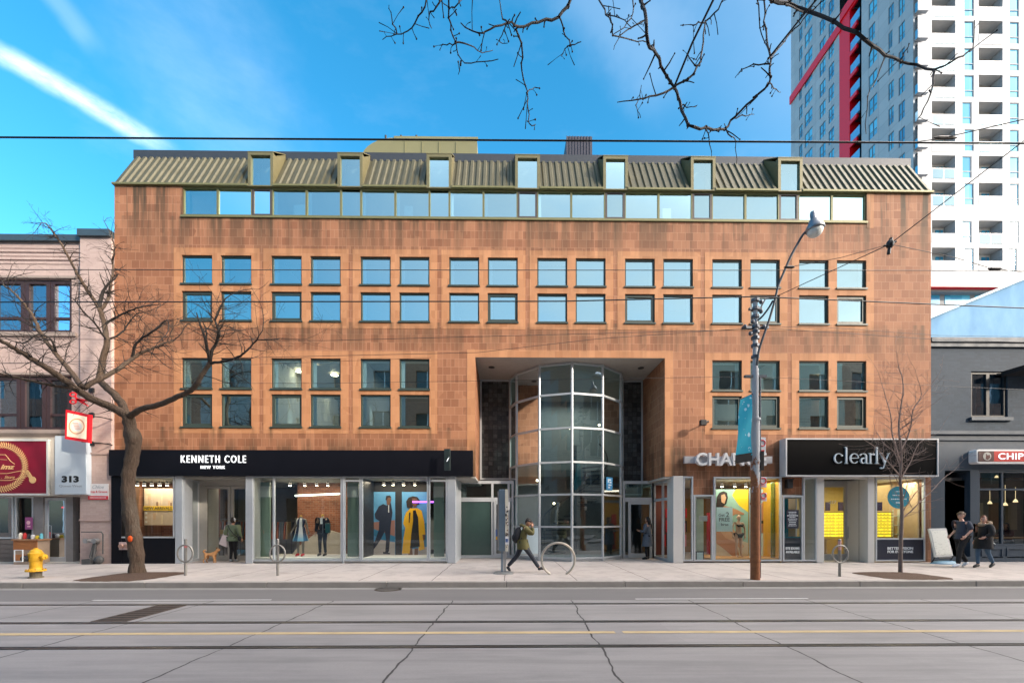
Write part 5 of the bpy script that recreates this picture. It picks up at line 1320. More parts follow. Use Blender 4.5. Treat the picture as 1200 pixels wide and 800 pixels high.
MB().box(TX+.0, TX+2.8, RY0-.2, RY0-.0, 0, TT).build('recess_wall', M('recess_dark', (.02,.025,.04), .6), tw)
# red soffit band and podium
MB().box(TX-.3, 74.2, TY-.35, TY+8, zb0-.75, zb0).build('red_band', TRED, tw)
zp = PZ(1120,370,TY)
g = MB().box(TX-.1, 74, TY+.9, TYB, 0, zb0-.75, 0); g.box(TX+.1, 74, TY-.1, TY+.9, zp-.3, zp+1.1, 1); g.box(TX+.1, 74, TY+.2, TY+.9, zb0-1.0, zb0-.75, 0)
for i in range(8): g.box(TX+1+i*3.4, TX+3.8+i*3.4, TY+.85, TY+.9, zp+.9, zb0-.9, 2)
g.build('podium', [M('podium_grey', (.22,.23,.25), .6), TWH, TGL], tw)

# ================================================================== the far side of the street, behind the viewer
ob_specs = [(-70,-46,14.2,(.26,.20,.16),'cream rendered terrace behind the viewer with brown cornice'), (-46,-24,16.0,None,'red brick warehouse front behind the viewer'), (-24,-8,14.8,(.22,.24,.26),'grey rendered shop house behind the viewer'),
            (-8,9,15.8,None,'tall brick shop block directly behind the viewer'), (9,27,15.4,(.36,.33,.28),'pale stone shop row behind the viewer'), (27,52,16.6,None,'wide brick corner block behind the viewer'), (52,80,15.4,(.3,.28,.26),'low plain block far behind the viewer to the right')]
for (xa, xb, h_, col, lab) in ob_specs:
    o = thing('street_building', lab, 'building', ((xa+xb)/2, -2.7, .15))
    n = int((xb-xa)/3.2); st = (xb-xa)/n; hl = []
    for f_ in range(4):
        for i in range(n): hl.append((xa+i*st+.8, xa+(i+1)*st-.8, 4.6+f_*3.3, 6.6+f_*3.3))
    hl = [q for q in hl if q[3] < h_-.8]+[(xa+i*st*2+.4, min(xb-.3, xa+(i+1)*st*2-.4), .7, 3.4) for i in range(n//2)]
    mb = MB(); holes_wall(mb, xa, xb, .15, h_, hl, .2, lambda a, d, z: (a, -2.7-d, z))
    mb.box(xa, xb, -14, -3.2, .15, h_-.3); mb.box(xa, xb, -3.1, -2.5, h_-.25, h_)
    mat = OPPM.get(col) if (OPPM := globals().setdefault('OPPM', {})).get(col) else OPPM.setdefault(col, BRKOPP if col is None else M('render_%d' % int(col[0]*100), col, .85))
    mb.build('wall', mat, o, fixn=False)
    g = MB()
    for q in hl: g.box(q[0], q[1], -2.95, -2.9, q[2], q[3], 0); g.box((q[0]+q[1])/2-.04, (q[0]+q[1])/2+.04, -2.9, -2.85, q[2], q[3], 1)
    g.build('glazing', [M('dark_glazing', (.02,.03,.035), .08), WHITEF], o)
# ================================================================== trees
m, t, b = mat_base('tree_bark'); p = t.obj(); n = t.noise(t.scale(p, (6,6,1.6)), 3, 6, .7)
c = t.mix(n, (.022,.015,.011), (.17,.11,.072)); lich = t.ramp(t.noise(p, 2.3, 3), [(.55,0.0),(.7,.5)]); t.link(t.mix(lich, c, (.12,.10,.075)), b.inputs['Base Color'])
b.inputs['Roughness'].default_value = .9; t.link(t.bump(n, 1.0, .09), b.inputs['Normal']); BARK = m
TWIG = M('dark_twig', (.016,.012,.010), .85, var=.4, sc=4)
TWIGB = M('overhanging_twig', (.012,.010,.012), .85, var=.4, sc=4)
TWIGL = M('pale_twig', (.26,.19,.165), .85, var=.3, sc=4)
def smooth_path(pts, sub=4, jit=0.0):
    out = []
    n = len(pts)
    for i in range(n-1):
        p0, p1, p2, p3 = pts[max(i-1,0)], pts[i], pts[i+1], pts[min(i+2,n-1)]
        for k in range(sub):
            t_ = k/sub
            q = .5*((2*p1)+(p2-p0)*t_+(2*p0-5*p1+4*p2-p3)*t_*t_+(3*p1-p0-3*p2+p3)*t_**3)
            if jit and (i or k): q = q+Vector((random.uniform(-1,1),random.uniform(-1,1),random.uniform(-1,1)))*jit
            out.append(q)
    out.append(pts[-1]); return out
def grow(mb, start, d, length, r, depth, curl=.5, up=.12, seg=.16, spread=1.0):
    n = max(3, int(length/seg)); pts = [start]; rs = [r]; dd = d.normalized(); bend = Vector((random.uniform(-1,1),random.uniform(-1,1),random.uniform(-1,1)))*.25
    for i in range(n):
        if random.random() < .3: bend = Vector((random.uniform(-1,1),random.uniform(-1,1),random.uniform(-1,1)))*.4
        dd = (dd+bend*curl+Vector((0,0,up))+Vector((random.gauss(0,.12),random.gauss(0,.12),random.gauss(0,.12)))*curl).normalized()
        pts.append(pts[-1]+dd*length/n); rs.append(max(.0025, r*(1-.75*(i+1)/n)))
    mb.tube(pts, rs, 4 if r < .02 else 6, cap=False)
    if depth > 0:
        for i in range(1, len(pts)-1):
            if random.random() < .55:
                pd = (pts[i+1]-pts[i]).normalized(); side = pd.cross(Vector((random.uniform(-1,1),random.uniform(-1,1),random.uniform(-1,1)))).normalized()
                grow(mb, pts[i], pd*.6+side*random.uniform(.6,1.1)*spread, length*random.uniform(.3,.6), rs[i]*.6, depth-1, curl, up, seg*.8, spread)
def limb(mb, px, rs, n=8, sub=4, jit=.01):
    """px: list of (u, v, Y); the limb is laid out at real distances from the trunk"""
    pts = smooth_path([P(u, v, y) for u, v, y in px], sub, jit); m_ = len(pts)
    rr = [rs[0]+(rs[1]-rs[0])*i/(m_-1) for i in range(m_)]
    mb.tube(pts, rr, n); return pts, rr
def twigs(mb, pts, rr, n, l0, l1, start=.3, depth=2, **k):
    m_ = len(pts)
    for _ in range(n):
        i = random.randint(int(start*m_), m_-2); pd = (pts[i+1]-pts[i]).normalized()
        side = pd.cross(Vector((random.uniform(-1,1),random.uniform(-1,1),random.uniform(-1,1)))).normalized()
        grow(mb, pts[i], pd*.5+side, random.uniform(l0,l1), min(.013, rr[i]*.45), depth, **k)
    grow(mb, pts[-1], (pts[-1]-pts[-2]), l1, rr[-1], depth, **k)
random.seed(42)
TYD = 12.35
tr = thing('street_tree', 'large bare street tree with crooked trunk and spreading limbs, left of the frame', 'tree', (PX(160,TYD), TYD, .15))
tk = MB()
trunk_px = [(161,681,TYD),(161,668,TYD),(160,650,TYD),(157,630,TYD),(152.5,600,TYD),(150,572,TYD),(151.5,552,TYD),(155,535,TYD),(156.5,518,TYD),(153,502,TYD),(150,488,TYD)]
pts = smooth_path([P(*q) for q in trunk_px], 4, .008); L_ = len(pts)
rr = []
for i in range(L_):
    f = i/(L_-1); r = .178-.03*f
    if f < .14: r += .14*(1-f/.14)**1.6
    r *= 1+.06*math.sin(i*1.7)+random.uniform(-.03,.03)
    if abs(f-.84) < .04: r += .03
    rr.append(r)
tk.tube(pts, rr, 18)
for i, v in enumerate(tk.v):     # uneven section
    k = i % 18; a_ = 1+.07*math.sin(k*1.4+i*.02)+random.uniform(-.035,.035)+.05*math.sin(k*2.8+(i//18)*.9); ring_ = i//18
    if ring_ < L_: c_ = pts[ring_]; tk.v[i] = tuple(c_+(Vector(v)-c_)*a_)
limbs = [
 ([(150,491,12.35),(147,486,12.3),(128,476,12.2),(109,468,12.0),(92,458,11.8),(78,447,11.6),(58,433,11.3),(40,422,11.1),(22,411,10.9),(8,403,10.7),(-6,395,10.6)], (.125,.04), 10),
 ([(149,490,12.35),(143,474,12.4),(134,462,12.5),(124,453,12.6),(116,444,12.7)], (.11,.085), 0),
 ([(116,446,12.7),(120,425,12.8),(125,404,12.8),(124,390,12.8),(121,375,12.9),(117,362,12.9)], (.085,.06), 2),
 ([(118,364,12.9),(108,348,12.9),(98,333,12.8),(90,320,12.7),(84,308,12.7),(74,290,12.6),(65,276,12.5),(54,262,12.5),(48,262,12.4)], (.055,.010), 20),
 ([(118,364,12.9),(125,352,13.0),(129,339,13.1),(132,322,13.2),(132,306,13.3),(134,290,13.3),(129,272,13.4)], (.05,.014), 17),
 ([(98,455,11.85),(118,443,12.1),(138,433,12.4),(156,419,12.7),(168,412,12.8),(181,407,12.9),(192,402,13.0),(203,399,13.1)], (.07,.018), 9),
 ([(155,420,12.7),(158,405,12.6),(168,395,12.5),(182,386,12.4),(196,375,12.4),(197,388,12.3)], (.04,.015), 8),
 ([(121,382,12.85),(132,374,12.9),(148,366,12.9),(165,360,12.8),(182,357,12.7)], (.035,.012), 10),
 ([(97,454,11.9),(84,437,12.1),(72,422,12.2),(58,405,12.3),(47,389,12.4),(40,372,12.4),(30,358,12.4),(20,346,12.3),(4,334,12.3)], (.07,.02), 14),
 ([(66,414,12.25),(60,398,12.0),(45,392,11.9),(28,402,11.8),(10,398,11.7)], (.03,.012), 6),
 ([(152,488,12.3),(160,482,12.2),(170,478,12.1),(186,474,12.0),(203,467,11.8),(220,459,11.6),(228,453,11.5),(233,444,11.4),(240,434,11.4),(246,424,11.3)], (.085,.05), 1),
 ([(246,425,11.3),(248,412,11.2),(254,400,11.2),(257,388,11.1),(252,376,11.1),(257,362,11.1),(264,350,11.1)], (.045,.014), 15),
 ([(247,425,11.3),(258,424,11.2),(272,421,11.1),(284,415,11.0),(292,408,11.0),(298,402,11.0),(303,394,10.9)], (.035,.016), 5),
 ([(303,398,10.9),(314,398,10.8),(328,397,10.8),(346,397,10.7)], (.014,.006), 4),
 ([(104,464,11.95),(88,455,11.7),(66,452,11.6),(46,448,11.5),(22,443,11.4),(-4,437,11.3)], (.05,.025), 6),
 ([(125,400,12.8),(112,380,12.4),(98,366,12.2),(88,352,12.0),(78,346,11.9)], (.03,.01), 7),
 ([(124,398,12.8),(140,392,13.0),(150,380,13.2),(160,368,13.3),(170,366,13.3)], (.03,.01), 7),
]
cr = MB()
for px, rs, nt_ in limbs:
    pts, rr = limb(tk if rs[0] > .045 else cr, px, rs, 10 if rs[0] > .05 else 6, 4, .012)
    if nt_: hi = px[-1][1] < 300; twigs(cr, pts, rr, int(nt_*2.6), .3 if hi else .4, .7 if hi else 1.25, .15, 2, curl=.9, up=-.03 if hi else .03)
o_ = tk.build('trunk', BARK, tr, smooth=True)
q = P(146.5,631,12.1); MB().ball((q.x+.12, 12.12, q.z), .07, .03, .09).build('orange_mark', M('orange_spray', (.8,.10,.01), .8), tr)
cr.build('crown', TWIG, tr, fixn=False)
# young tree
random.seed(9)
tr = thing('street_tree', 'thin young bare tree standing in the soil pit by the black box sign', 'tree', (PX(1055,12.2), 12.2, .15))
tk = MB(); pts, rr = limb(tk, [(1054.5,678,12.2),(1055,668,12.2),(1055.5,640,12.2),(1056.5,610,12.2),(1056.5,585,12.2),(1055,560,12.2),(1056,535,12.2),(1055,515,12.2)], (.056,.028), 10, 4, .004)
tk.tube([pts[0]+Vector((0,0,-.05)), pts[0]+Vector((0,0,.12))], [.09,.06], 10)
tk.build('trunk', M('young_bark', (.20,.15,.13), .85, var=.4, sc=9, bump=.004), tr, smooth=True)
cr = MB()
for px, rs, n_ in [([(1055,518,12.2),(1053,495,12.2),(1057,470,12.2),(1058,445,12.2),(1052,425,12.2)], (.03,.006), 12),
                ([(1055,530,12.2),(1066,505,12.3),(1070,480,12.3),(1080,462,12.4),(1074,440,12.4)], (.022,.005), 9),
                ([(1055,540,12.2),(1046,510,12.1),(1044,488,12.0),(1038,465,12.0),(1032,445,12.0)], (.022,.005), 9),
                ([(1056,560,12.2),(1040,540,12.0),(1026,524,11.9),(1014,516,11.8)], (.018,.005), 10),
                ([(1056,560,12.2),(1068,540,12.3),(1076,520,12.4),(1090,512,12.5)], (.018,.005), 10),
                ([(1056,552,12.2),(1048,530,12.4),(1036,520,12.5),(1026,505,12.6)], (.016,.005), 8),
                ([(1056,607,12.2),(1066,600,12.2),(1078,588,12.2),(1092,575,12.3),(1106,560,12.4),(1118,551,12.5)], (.022,.006), 6),
                ([(1057,600,12.2),(1064,590,12.1),(1072,578,12.0),(1086,565,11.9)], (.016,.005), 3),
                ([(1057,590,12.2),(1062,572,12.1),(1063,565,12.1)], (.014,.006), 2),
                ([(1056,575,12.2),(1050,560,12.2),(1043,555,12.2),(1044,568,12.2)], (.012,.004), 3),
                ([(1070,480,12.3),(1086,458,12.4),(1100,440,12.4)], (.010,.004), 4)]:
    pts, rr = limb(cr, px, rs, 5, 3, .008); twigs(cr, pts, rr, int(n_*2.2), .3, .8, .1, 1, curl=.45, up=.10)
cr.build('crown', TWIGL, tr, fixn=False)
# tree over the viewer: trunk on the near pavement, boughs reaching over the road
random.seed(77)
tr = thing('street_tree', 'bare tree of which only dark knobbly twigs hang into the top of the view', 'tree', (3.6, .4, .15))
tk = MB()
hub = Vector((3.6, 1.0, 7.6))
tk.tube(smooth_path([Vector((3.6,.4,.1)),Vector((3.55,.4,.8)),Vector((3.7,.45,3)),Vector((3.5,.6,5.5)),hub], 4, .01), [.34]+[.26-.006*i for i in range(16)], 14)
tk.build('trunk', BARK, tr, smooth=True)
cr = MB()
def Z5(l, Y): return [(440+x/2.4, y/2.4, Y) for x, y in l]
def over(l, Y, r0, r1, join=None, knob=1, raw=False):
    px = [(u, v, Y) for u, v in l] if raw else Z5(l, Y)
    px = [(u, v, y+.35*math.sin(i*.9+u*.02)) for i, (u, v, y) in enumerate(px)]
    pts = smooth_path([P(*q) for q in px], 3, .012)
    if join: 
        j = smooth_path([join, (join+pts[0])/2+Vector((0,0,.25)), pts[0]], 3, .02)[:-1]; nj = len(j)
    else: j = []; nj = 0
    al = j+pts; m_ = len(al); rr = [(r0*1.3+(r1-r0*1.3)*min(1, (i/(m_-1))))*.85 for i in range(m_)]
    cr.tube(al, rr, 6, cap=False)
    for i in range(nj, m_-1):
        if random.random() < .55*knob:
            pd = (al[i+1]-al[i]).normalized(); sd_ = pd.cross(Vector((random.uniform(-1,1),random.uniform(-.3,.3),random.uniform(-1,1)))).normalized()
            ln = random.uniform(.03,.10) if random.random() < .8 else random.uniform(.12,.3)
            e_ = al[i]+sd_*ln+Vector((0,0,-.01)); cr.tube([al[i], al[i]+sd_*ln*.5+pd*.01, e_], [rr[i]*.7, rr[i]*.55, .006], 4, cap=False)
            if random.random() < .5: cr.ball(e_, .011, n=5, m=4)
        if random.random() < .25: cr.ball(al[i], rr[i]*1.5, n=6, m=4)
    return al
A_ = hub+Vector((-1.5,3.2,1.5)); B_ = hub+Vector((-3.2,3.0,1.6)); C_ = hub+Vector((-.2,3.0,1.5)); D_ = hub+Vector((1.6,3.0,1.2))
for q in (A_, B_, C_, D_):
    cr.tube(smooth_path([hub, hub+(q-hub)*.5+Vector((0,0,.35)), q], 5, .02), [.12-.005*i for i in range(11)], 8)
over([(560,-30),(550,0),(515,45),(460,60),(405,75),(370,65),(320,85),(290,95),(240,65)], 5.0, .022, .006, A_)
over([(395,82),(415,140),(412,200),(425,260),(430,310),(435,352),(450,350)], 5.0, .010, .005); over([(425,262),(440,250),(462,248)], 5.0, .006, .004)
over([(517,48),(530,85),(550,125),(578,118)], 5.0, .009, .005); over([(550,128),(535,140),(522,158)], 5.0, .007, .004); over([(372,66),(355,40),(350,-10)], 5.0, .009, .006); over([(370,66),(362,90),(350,118),(372,122)], 5, .007, .004)
over([(150,-40),(145,0),(120,50),(90,90),(60,95),(20,112)], 5.3, .012, .005, B_); over([(60,95),(45,50),(38,15)], 5.3, .007, .004)
over([(205,-40),(205,0),(210,70),(225,120),(240,170),(285,180),(345,167)], 5.3, .013, .005, B_); over([(225,120),(265,125),(300,148),(330,142)], 5.3, .008, .004); over([(225,122),(200,128),(180,128)], 5.3, .007, .004); over([(240,170),(233,210)], 5.3, .006, .004)
over([(190,-20),(172,20),(150,45),(158,80)], 5.3, .010, .005); over([(240,-10),(225,20),(200,20),(180,0)], 5.3, .008, .004)
over([(742,-60),(745,0),(760,50),(765,120),(790,150),(810,200),(840,245),(855,290),(880,350),(930,362),(980,362),(1010,330),(1060,280),(1105,235),(1110,190),(1105,130),(1095,60),(1095,0),(1098,-60)], 5.5, .021, .011, C_)
over([(840,245),(790,270),(740,280),(680,288)], 5.5, .012, .005); over([(745,278),(748,240)], 5.5, .006, .004); over([(740,280),(732,305),(745,325)], 5.5, .006, .004)
over([(840,245),(880,220),(915,175),(920,120),(930,60),(965,25),(985,-20)], 5.5, .013, .010, C_); over([(905,190),(885,165),(875,150)], 5.5, .008, .004); over([(925,65),(900,68),(885,72)], 5.5, .007, .004)
over([(625,-20),(632,5),(650,40),(665,70),(670,100),(720,110),(765,120)], 5.5, .011, .007, C_); over([(762,55),(720,78),(690,100),(670,140)], 5.5, .009, .004); over([(725,-10),(722,40),(700,75),(665,100)], 5.5, .008, .005); over([(650,40),(690,50),(720,75),(745,60)], 5.5, .007, .004)
over([(930,362),(938,385),(945,440)], 5.5, .008, .004); over([(985,358),(1000,385),(1012,400),(1015,462)], 5.5, .008, .004); over([(1010,332),(1040,325),(1065,322)], 5.5, .007, .004); over([(865,295),(885,300),(905,296)], 5.5, .006, .004)
over([(1108,180),(1060,185),(1030,195),(1018,212)], 5.5, .008, .004); over([(1105,165),(1140,130),(1170,90),(1205,55),(1230,20),(1240,-30)], 5.5, .010, .007, D_); over([(1070,-30),(1072,0),(1080,60),(1092,110),(1108,155)], 5.5, .010, .007, D_); over([(1108,232),(1125,255),(1140,260)], 5.5, .007, .004)
over([(896,-14),(905,0),(933,9),(976,26),(1014,45),(1038,64),(1066,74),(1095,81),(1109,76),(1128,66),(1140,55),(1142,24)], 5.2, .026, .006, C_, 1, True)
over([(1095,81),(1093,100),(1083,128),(1075,140)], 5.2, .010, .005, None, 1, True); over([(1037,64),(1028,90),(1016,114),(1015,157)], 5.2, .009, .004, None, 1, True)
over([(1056,70),(1062,58),(1066,52)], 5.2, .007, .004, None, .6, True); over([(920,5),(945,14),(968,-2),(975,-14)], 5.2, .010, .006, None, 1, True)
cr.build('crown', TWIGB, tr, fixn=False)

# ================================================================== poles, lamp, wires
def wire(pts, r, label, sag=.0, n=10, mat=BLKMET, extra=None, cat='cable', grp='overhead cables across the street'):
    mb = MB(); out = []
    for i in range(len(pts)-1):
        a_, b_ = pts[i], pts[i+1]
        for k in range(n+(i == len(pts)-2)): t_ = k/n; q = a_.lerp(b_, t_); q.z -= sag*4*t_*(1-t_)*(b_-a_).length; out.append(q)
    mb.tube(out, r, 5)
    for q, l_ in (extra or []): d_ = Vector((l_,0,0)); mb.tube([q-d_, q-d_*.6, q+d_*.6, q+d_], [r, .03, .03, r], 7)
    tag(mb.build('overhead_cable', mat), label, cat, grp)
def ext(a_, b_, f0, f1): d_ = b_-a_; return [a_-d_*f0, b_+d_*f1]
wire(ext(P(0,161,5.0), P(1200,168,5.0), 1.2, 1.2), .010, 'thick black tram wire crossing the sky above the mansard roof')
wire(ext(P(0,354,7.9), P(660,353,7.9), .8, 0)+ext(P(885,347.5,7.9), P(1200,361,7.9), 0, .8), .011, 'thick black wire crossing between the upper and lower third storey windows')
wire(ext(P(0,316,10), P(1200,317,10), .5, .5), .008, 'thin wire crossing the upper third storey windows')
PY = 11.05; pb = PG(885,679)
px_ = PX(885,PY)
pole_c = Vector((px_, PY, .15))
wire([P(-200,430,10.5), P(560,413,10.8), P(700,397,11), P(884,384,PY)], .006, 'thin service wire rising rightwards to the lamp post top')
wire([P(-200,396,11), P(380,399,11), P(884,386,PY)], .006, 'thin service wire just above the second storey windows')
wire([P(-300,449,10.5), P(380,449,10.9), P(884,441,PY), P(1100,452,10.5), P(1500,470,10.5)], .005, 'thin wire level with the second storey windows held by the post clamp')
wire([P(-200,425,10.5), P(300,427,10.8), P(505,419,10.9)], .004, 'faint wire crossing the tree limbs and second storey windows')
wire([P(887,384,PY), P(1000,391,11), P(1100,398,11), P(1450,408,11)], .006, 'lower of two thin wires leaving the lamp post top rightwards')
wire([P(887,383,PY), P(960,383,11), P(1100,393,11), P(1450,398,11)], .005, 'upper of two thin wires leaving the lamp post top rightwards')
nd = P(1043,286,8.5)
wire([P(905,349.5,PY), nd, P(1100,242,8), P(1200,165,7.2), P(1320,60,6.4)], .009, 'dark span wire climbing from the lamp post to the upper right corner')
wire([P(925,313,9.2), P(985,302,8.8), nd], .006, 'short span wire with an insulator left of the black cable knot', extra=[(P(925,313,9.2), .12)])
wire([nd, P(1120,302,8.5), P(1160,314,8.4), P(1400,345,8)], .006, 'thin span wire sloping down to the right of the black cable knot', extra=[(P(1166,315,8.4), .15)])
wire([P(1060,168,8.5), P(1100,163,8), P(1200,140,7), P(1350,100,6.5)], .008, 'span wire with long insulator in front of the white tower', extra=[(P(1108,161.5,7.9), .22)])
kn = MB(); kn.ball(nd, .07, .07, .09, 8, 6); kn.tube([nd+Vector((.02,0,.12)), nd+Vector((-.03,0,-.2))], .03, 6); kn.tube([nd+Vector((-.12,0,-.04)), nd+Vector((.12,0,.05))], .022, 6)
tag(kn.build('cable_clamp', BLKMET), 'black clamp knotting the span wires in front of the tiled wall', 'clamp')
# utility pole with street lamp
m, t, b = mat_base('rusty_painted_steel'); p = t.pos(); o = t.xyz(p)
zr_ = t.new('ShaderNodeMapRange'); zr_.inputs[1].default_value = 4.4; zr_.inputs[2].default_value = 1.3; t.link(o[2], zr_.inputs[0])
n1_ = t.noise(t.scale(p, (7,7,3)), 1, 5, .7); msk = t.ramp(t.math('ADD', n1_, t.math('MULTIPLY', t.math('SUBTRACT', zr_.outputs[0], .45), .75)), [(.47, 0.0),(.53, 1.0)])
rust = t.mix(t.noise(p, 12, 4), (.16,.05,.02), (.34,.13,.045)); t.link(t.mix(msk, (.40,.42,.45), rust), b.inputs['Base Color'])
b.inputs['Roughness'].default_value = .7; t.link(t.bump(t.math('ADD', msk, n1_), .4, .01), b.inputs['Normal']); RUST = m
pl = thing('street_lamp', 'tall rusty steel utility pole with curved lamp arm and cobra head lamp', 'street lamp', pole_c)
ptop = PZ(885,352,PY)
m_ = MB(); m_.tube([(px_,PY,.15),(px_,PY,.5),(px_,PY,4.3)], [.118,.115,.108], 20); m_.tube([(px_,PY,4.3),(px_,PY,PZ(885,432,PY))], [.085,.08], 18); m_.tube([(px_,PY,PZ(885,432,PY)),(px_,PY,ptop)], [.062,.055], 16)
for z in (.62, 2.1, 3.2, 4.3): m_.tube([(px_,PY,z),(px_,PY,z+.05)], .125, 20)
m_.build('pole', RUST, pl, smooth=False)
fp = MB()
fp.tube([(px_+.10,PY-.05,.2),(px_+.10,PY-.05,5.4)], .022, 8)
for v in (352,362,371,383,389,396,405,418): z = PZ(885,v,PY); fp.tube([(px_,PY,z-.035),(px_,PY,z+.035)], [.10,.10], 10)
for v, w_ in ((441,.28),(384,.34),(362,.16)): z = PZ(885,v,PY); fp.box(px_-w_, px_+w_, PY-.04, PY+.04, z-.03, z+.03)
for v, d_ in ((355,.12),(366,.12),(384,-.3),(384,.2),(392,-.16),(378,-.1)): z = PZ(885,v,PY); fp.ball((px_+d_, PY-.06, z), .05, .05, .06, 8, 6)
fp.tube([P(889,365,PY), P(897,350,PY), P(905,349,PY)], .02, 6)
fp.build('fittings', M('pole_fittings', (.10,.11,.13), .5, .6), pl)
arm_px = [(887,428),(889,412),(894,396),(901,376),(908,352),(912,335),(919,318),(926,302),(934,287),(941,275),(948,269)]
ap = smooth_path([P(u, v, PY-.1-.05*i) for i, (u, v) in enumerate(arm_px)], 3)
a_ = MB().tube(ap, .028, 10); a_.tube(smooth_path([P(887,376,PY-.02), P(893,371,PY-.1), P(900,362,PY-.2), P(906,352,PY-.3)], 3), .024, 8); a_.build('arm', M('arm_metal', (.07,.075,.085), .5, .5), pl)
lh = P(955,268,PY-.65)
h_ = MB().lathe([(.02,.42),(.05,.42),(.065,.36),(.065,.24),(.10,.22),(.13,.14),(.19,.06),(.21,-.02),(.19,-.04)], (0,0,0), 20)
h_.xf(Matrix.Translation(lh) @ Matrix.Rotation(math.radians(-8), 4, 'Y')); h_.tube([ap[-1], lh+Vector((-.02,0,.1))], .04, 8)
hd = h_.build('lamp_head', M('lamp_housing', (.22,.24,.27), .4, .6), pl, smooth=True)
MB().ball((0,0,0), .175, .175, .15, 16, 10).xf(Matrix.Translation(lh+Vector((.0,0,-.05)))).build('lamp_lens', M('lamp_lens_glass', (.65,.68,.66), .15), pl, smooth=True)
# banner
bn = thing('street_banner', 'turquoise banner with white floral print hung from the rusty pole', 'banner', P(872,500,PY))
m, t, b = mat_base('turquoise_banner'); p = t.obj(); n = t.new('ShaderNodeTexVoronoi'); n.inputs['Scale'].default_value = 9; t.link(t.scale(p, (1,1,.6)), n.inputs['Vector'])
nn_ = t.noise(p, 6, 5, .7); k_ = t.math('MULTIPLY', t.math('LESS_THAN', n.outputs['Distance'], .34), t.math('GREATER_THAN', nn_, .53)); t.link(t.mix(t.math('MULTIPLY', k_, .8), (.005,.36,.52), (.5,.75,.85)), b.inputs['Base Color']); b.inputs['Roughness'].default_value = .7
g = MB(); n = 10; vs = []
for i in range(n+1):
    for j in range(7):
        f, e_ = i/n, j/6; ul = 867.5+(862-867.5)*f; ur = 881+(881-881)*f; vt = 468+(-6)*e_; vb = 530
        vv = vt+(535-2*e_-vt)*f; q = P(ul+(ur-ul)*e_, vv, PY-.12); q.y += .03*math.sin(f*7+e_*3); vs.append(q)
g.add(vs, [(i*7+j, i*7+j+1, (i+1)*7+j+1, (i+1)*7+j) for i in range(n) for j in range(6)]); g.build('cloth', m, bn, smooth=True, fixn=False)
g = MB(); a0, a1, a2, a3 = P(862,533,PY-.11), P(881,530,PY-.11), P(881,540,PY-.11), P(861.5,543,PY-.11)
g.prism([(q.x,q.z) for q in (a0,a1,a2,a3)], PY-.13, PY-.10); 
g.tube([P(866.5,468,PY-.12), P(884,460.5,PY)], .014, 6); g.tube([P(861,540,PY-.12), P(884,534,PY)], .014, 6); g.build('banner_rod', BLKMET, bn)
def pole_sign(u, v, w, h_, label):
    q = P(u, v, PY+.02); s_ = thing('parking_sign', label, 'sign', q)
    MB().box(q.x-w/2, q.x+w/2, PY-.02, PY-.01, q.z-h_/2, q.z+h_/2).build('plate', WHP, s_, bevel=.003)
    r_ = MB(); r_.tube([(q.x+.085*math.cos(k*math.pi/8)*w/.22, PY-.028, q.z+h_*.14+.085*math.sin(k*math.pi/8)*w/.22) for k in range(16)], .012, 5, closed=True); r_.box(q.x-w*.3, q.x+w*.3, PY-.024, PY-.021, q.z-h_*.36, q.z-h_*.28)
    r_.build('mark', M('sign_red', (.75,.01,.02), .45, var=.05), s_)
pole_sign(892, 522, .20, .42, 'small white and red plate on the rusty pole, the upper one beside the capitals'); pole_sign(893, 565, .20, .26, 'small white and red plate in the middle of the rusty pole above the window head'); pole_sign(893.5, 582, .18, .22, 'lowest of the small white plates on the rusty pole')
q = P(890.5,540,PY); MB_ = MB().box(q.x-.03, q.x+.05, PY-.1, PY+.02, q.z-.25, q.z+.25); tag(MB_.build('control_box', BLKMET), 'narrow dark box strapped to the rusty pole under the banner', 'fixture')

# ================================================================== street furniture
# hydrant
YD_ = 11.62; hx = PX(42,YD_)
HY = M('hydrant_yellow', (.66,.36,.015), .55, var=.35, sc=9, bump=.004); HB = M('hydrant_black_cap', (.03,.03,.035), .5)
hy = thing('fire_hydrant', 'yellow fire hydrant with black side cap near the kerb', 'hydrant', (hx, YD_, .15))
MB().lathe([(.155,0),(.155,.03),(.12,.04),(.12,.17),(.15,.18)], (hx,YD_,.15), 16).build('base', M('hydrant_foot', (.14,.12,.08), .8), hy)
MB().lathe([(.20,.175),(.205,.19),(.20,.22),(.15,.225),(.145,.24),(.125,.27),(.125,.44),(.135,.45),(.145,.55),(.15,.62),(.155,.635),(.155,.66),(.13,.68),(.115,.73),(.07,.765),(.045,.77),(.045,.80),(.0,.80)], (hx,YD_,.15), 24).build('barrel', HY, hy, smooth=False)
f = MB(); 
for k in range(8): an = k*math.pi/4; f.lathe([(.014,.0),(.014,.03)], (hx+.175*math.cos(an), YD_+.175*math.sin(an), .15+.215), 6)
f.build('bolts', M('hydrant_rust', (.35,.14,.03), .8), hy)
MB().lathe([(.0,-.13),(.055,-.13),(.06,-.1),(.085,-.09),(.085,0),(.06,.01),(.06,.12)], (hx-.13,YD_-.08,.15+.53), 16, 0, 'y').xf(Matrix.Identity(4)).build('hose_cap', HB, hy)
MB().lathe([(.06,0),(.06,.1),(.075,.1),(.075,.15),(.03,.16),(.03,.19),(0,.19)], (hx+.1,YD_,.15+.56), 14, 0, 'x').build('side_cap', HY, hy)
fr_ = MB(); qx, qz = hx-.18, .15+.60; fr_.frame(qx-.13, qx+.10, qz-.15, qz+.17, YD_-.24, YD_-.225, .02); fr_.build('marker_plate', WHP, hy)
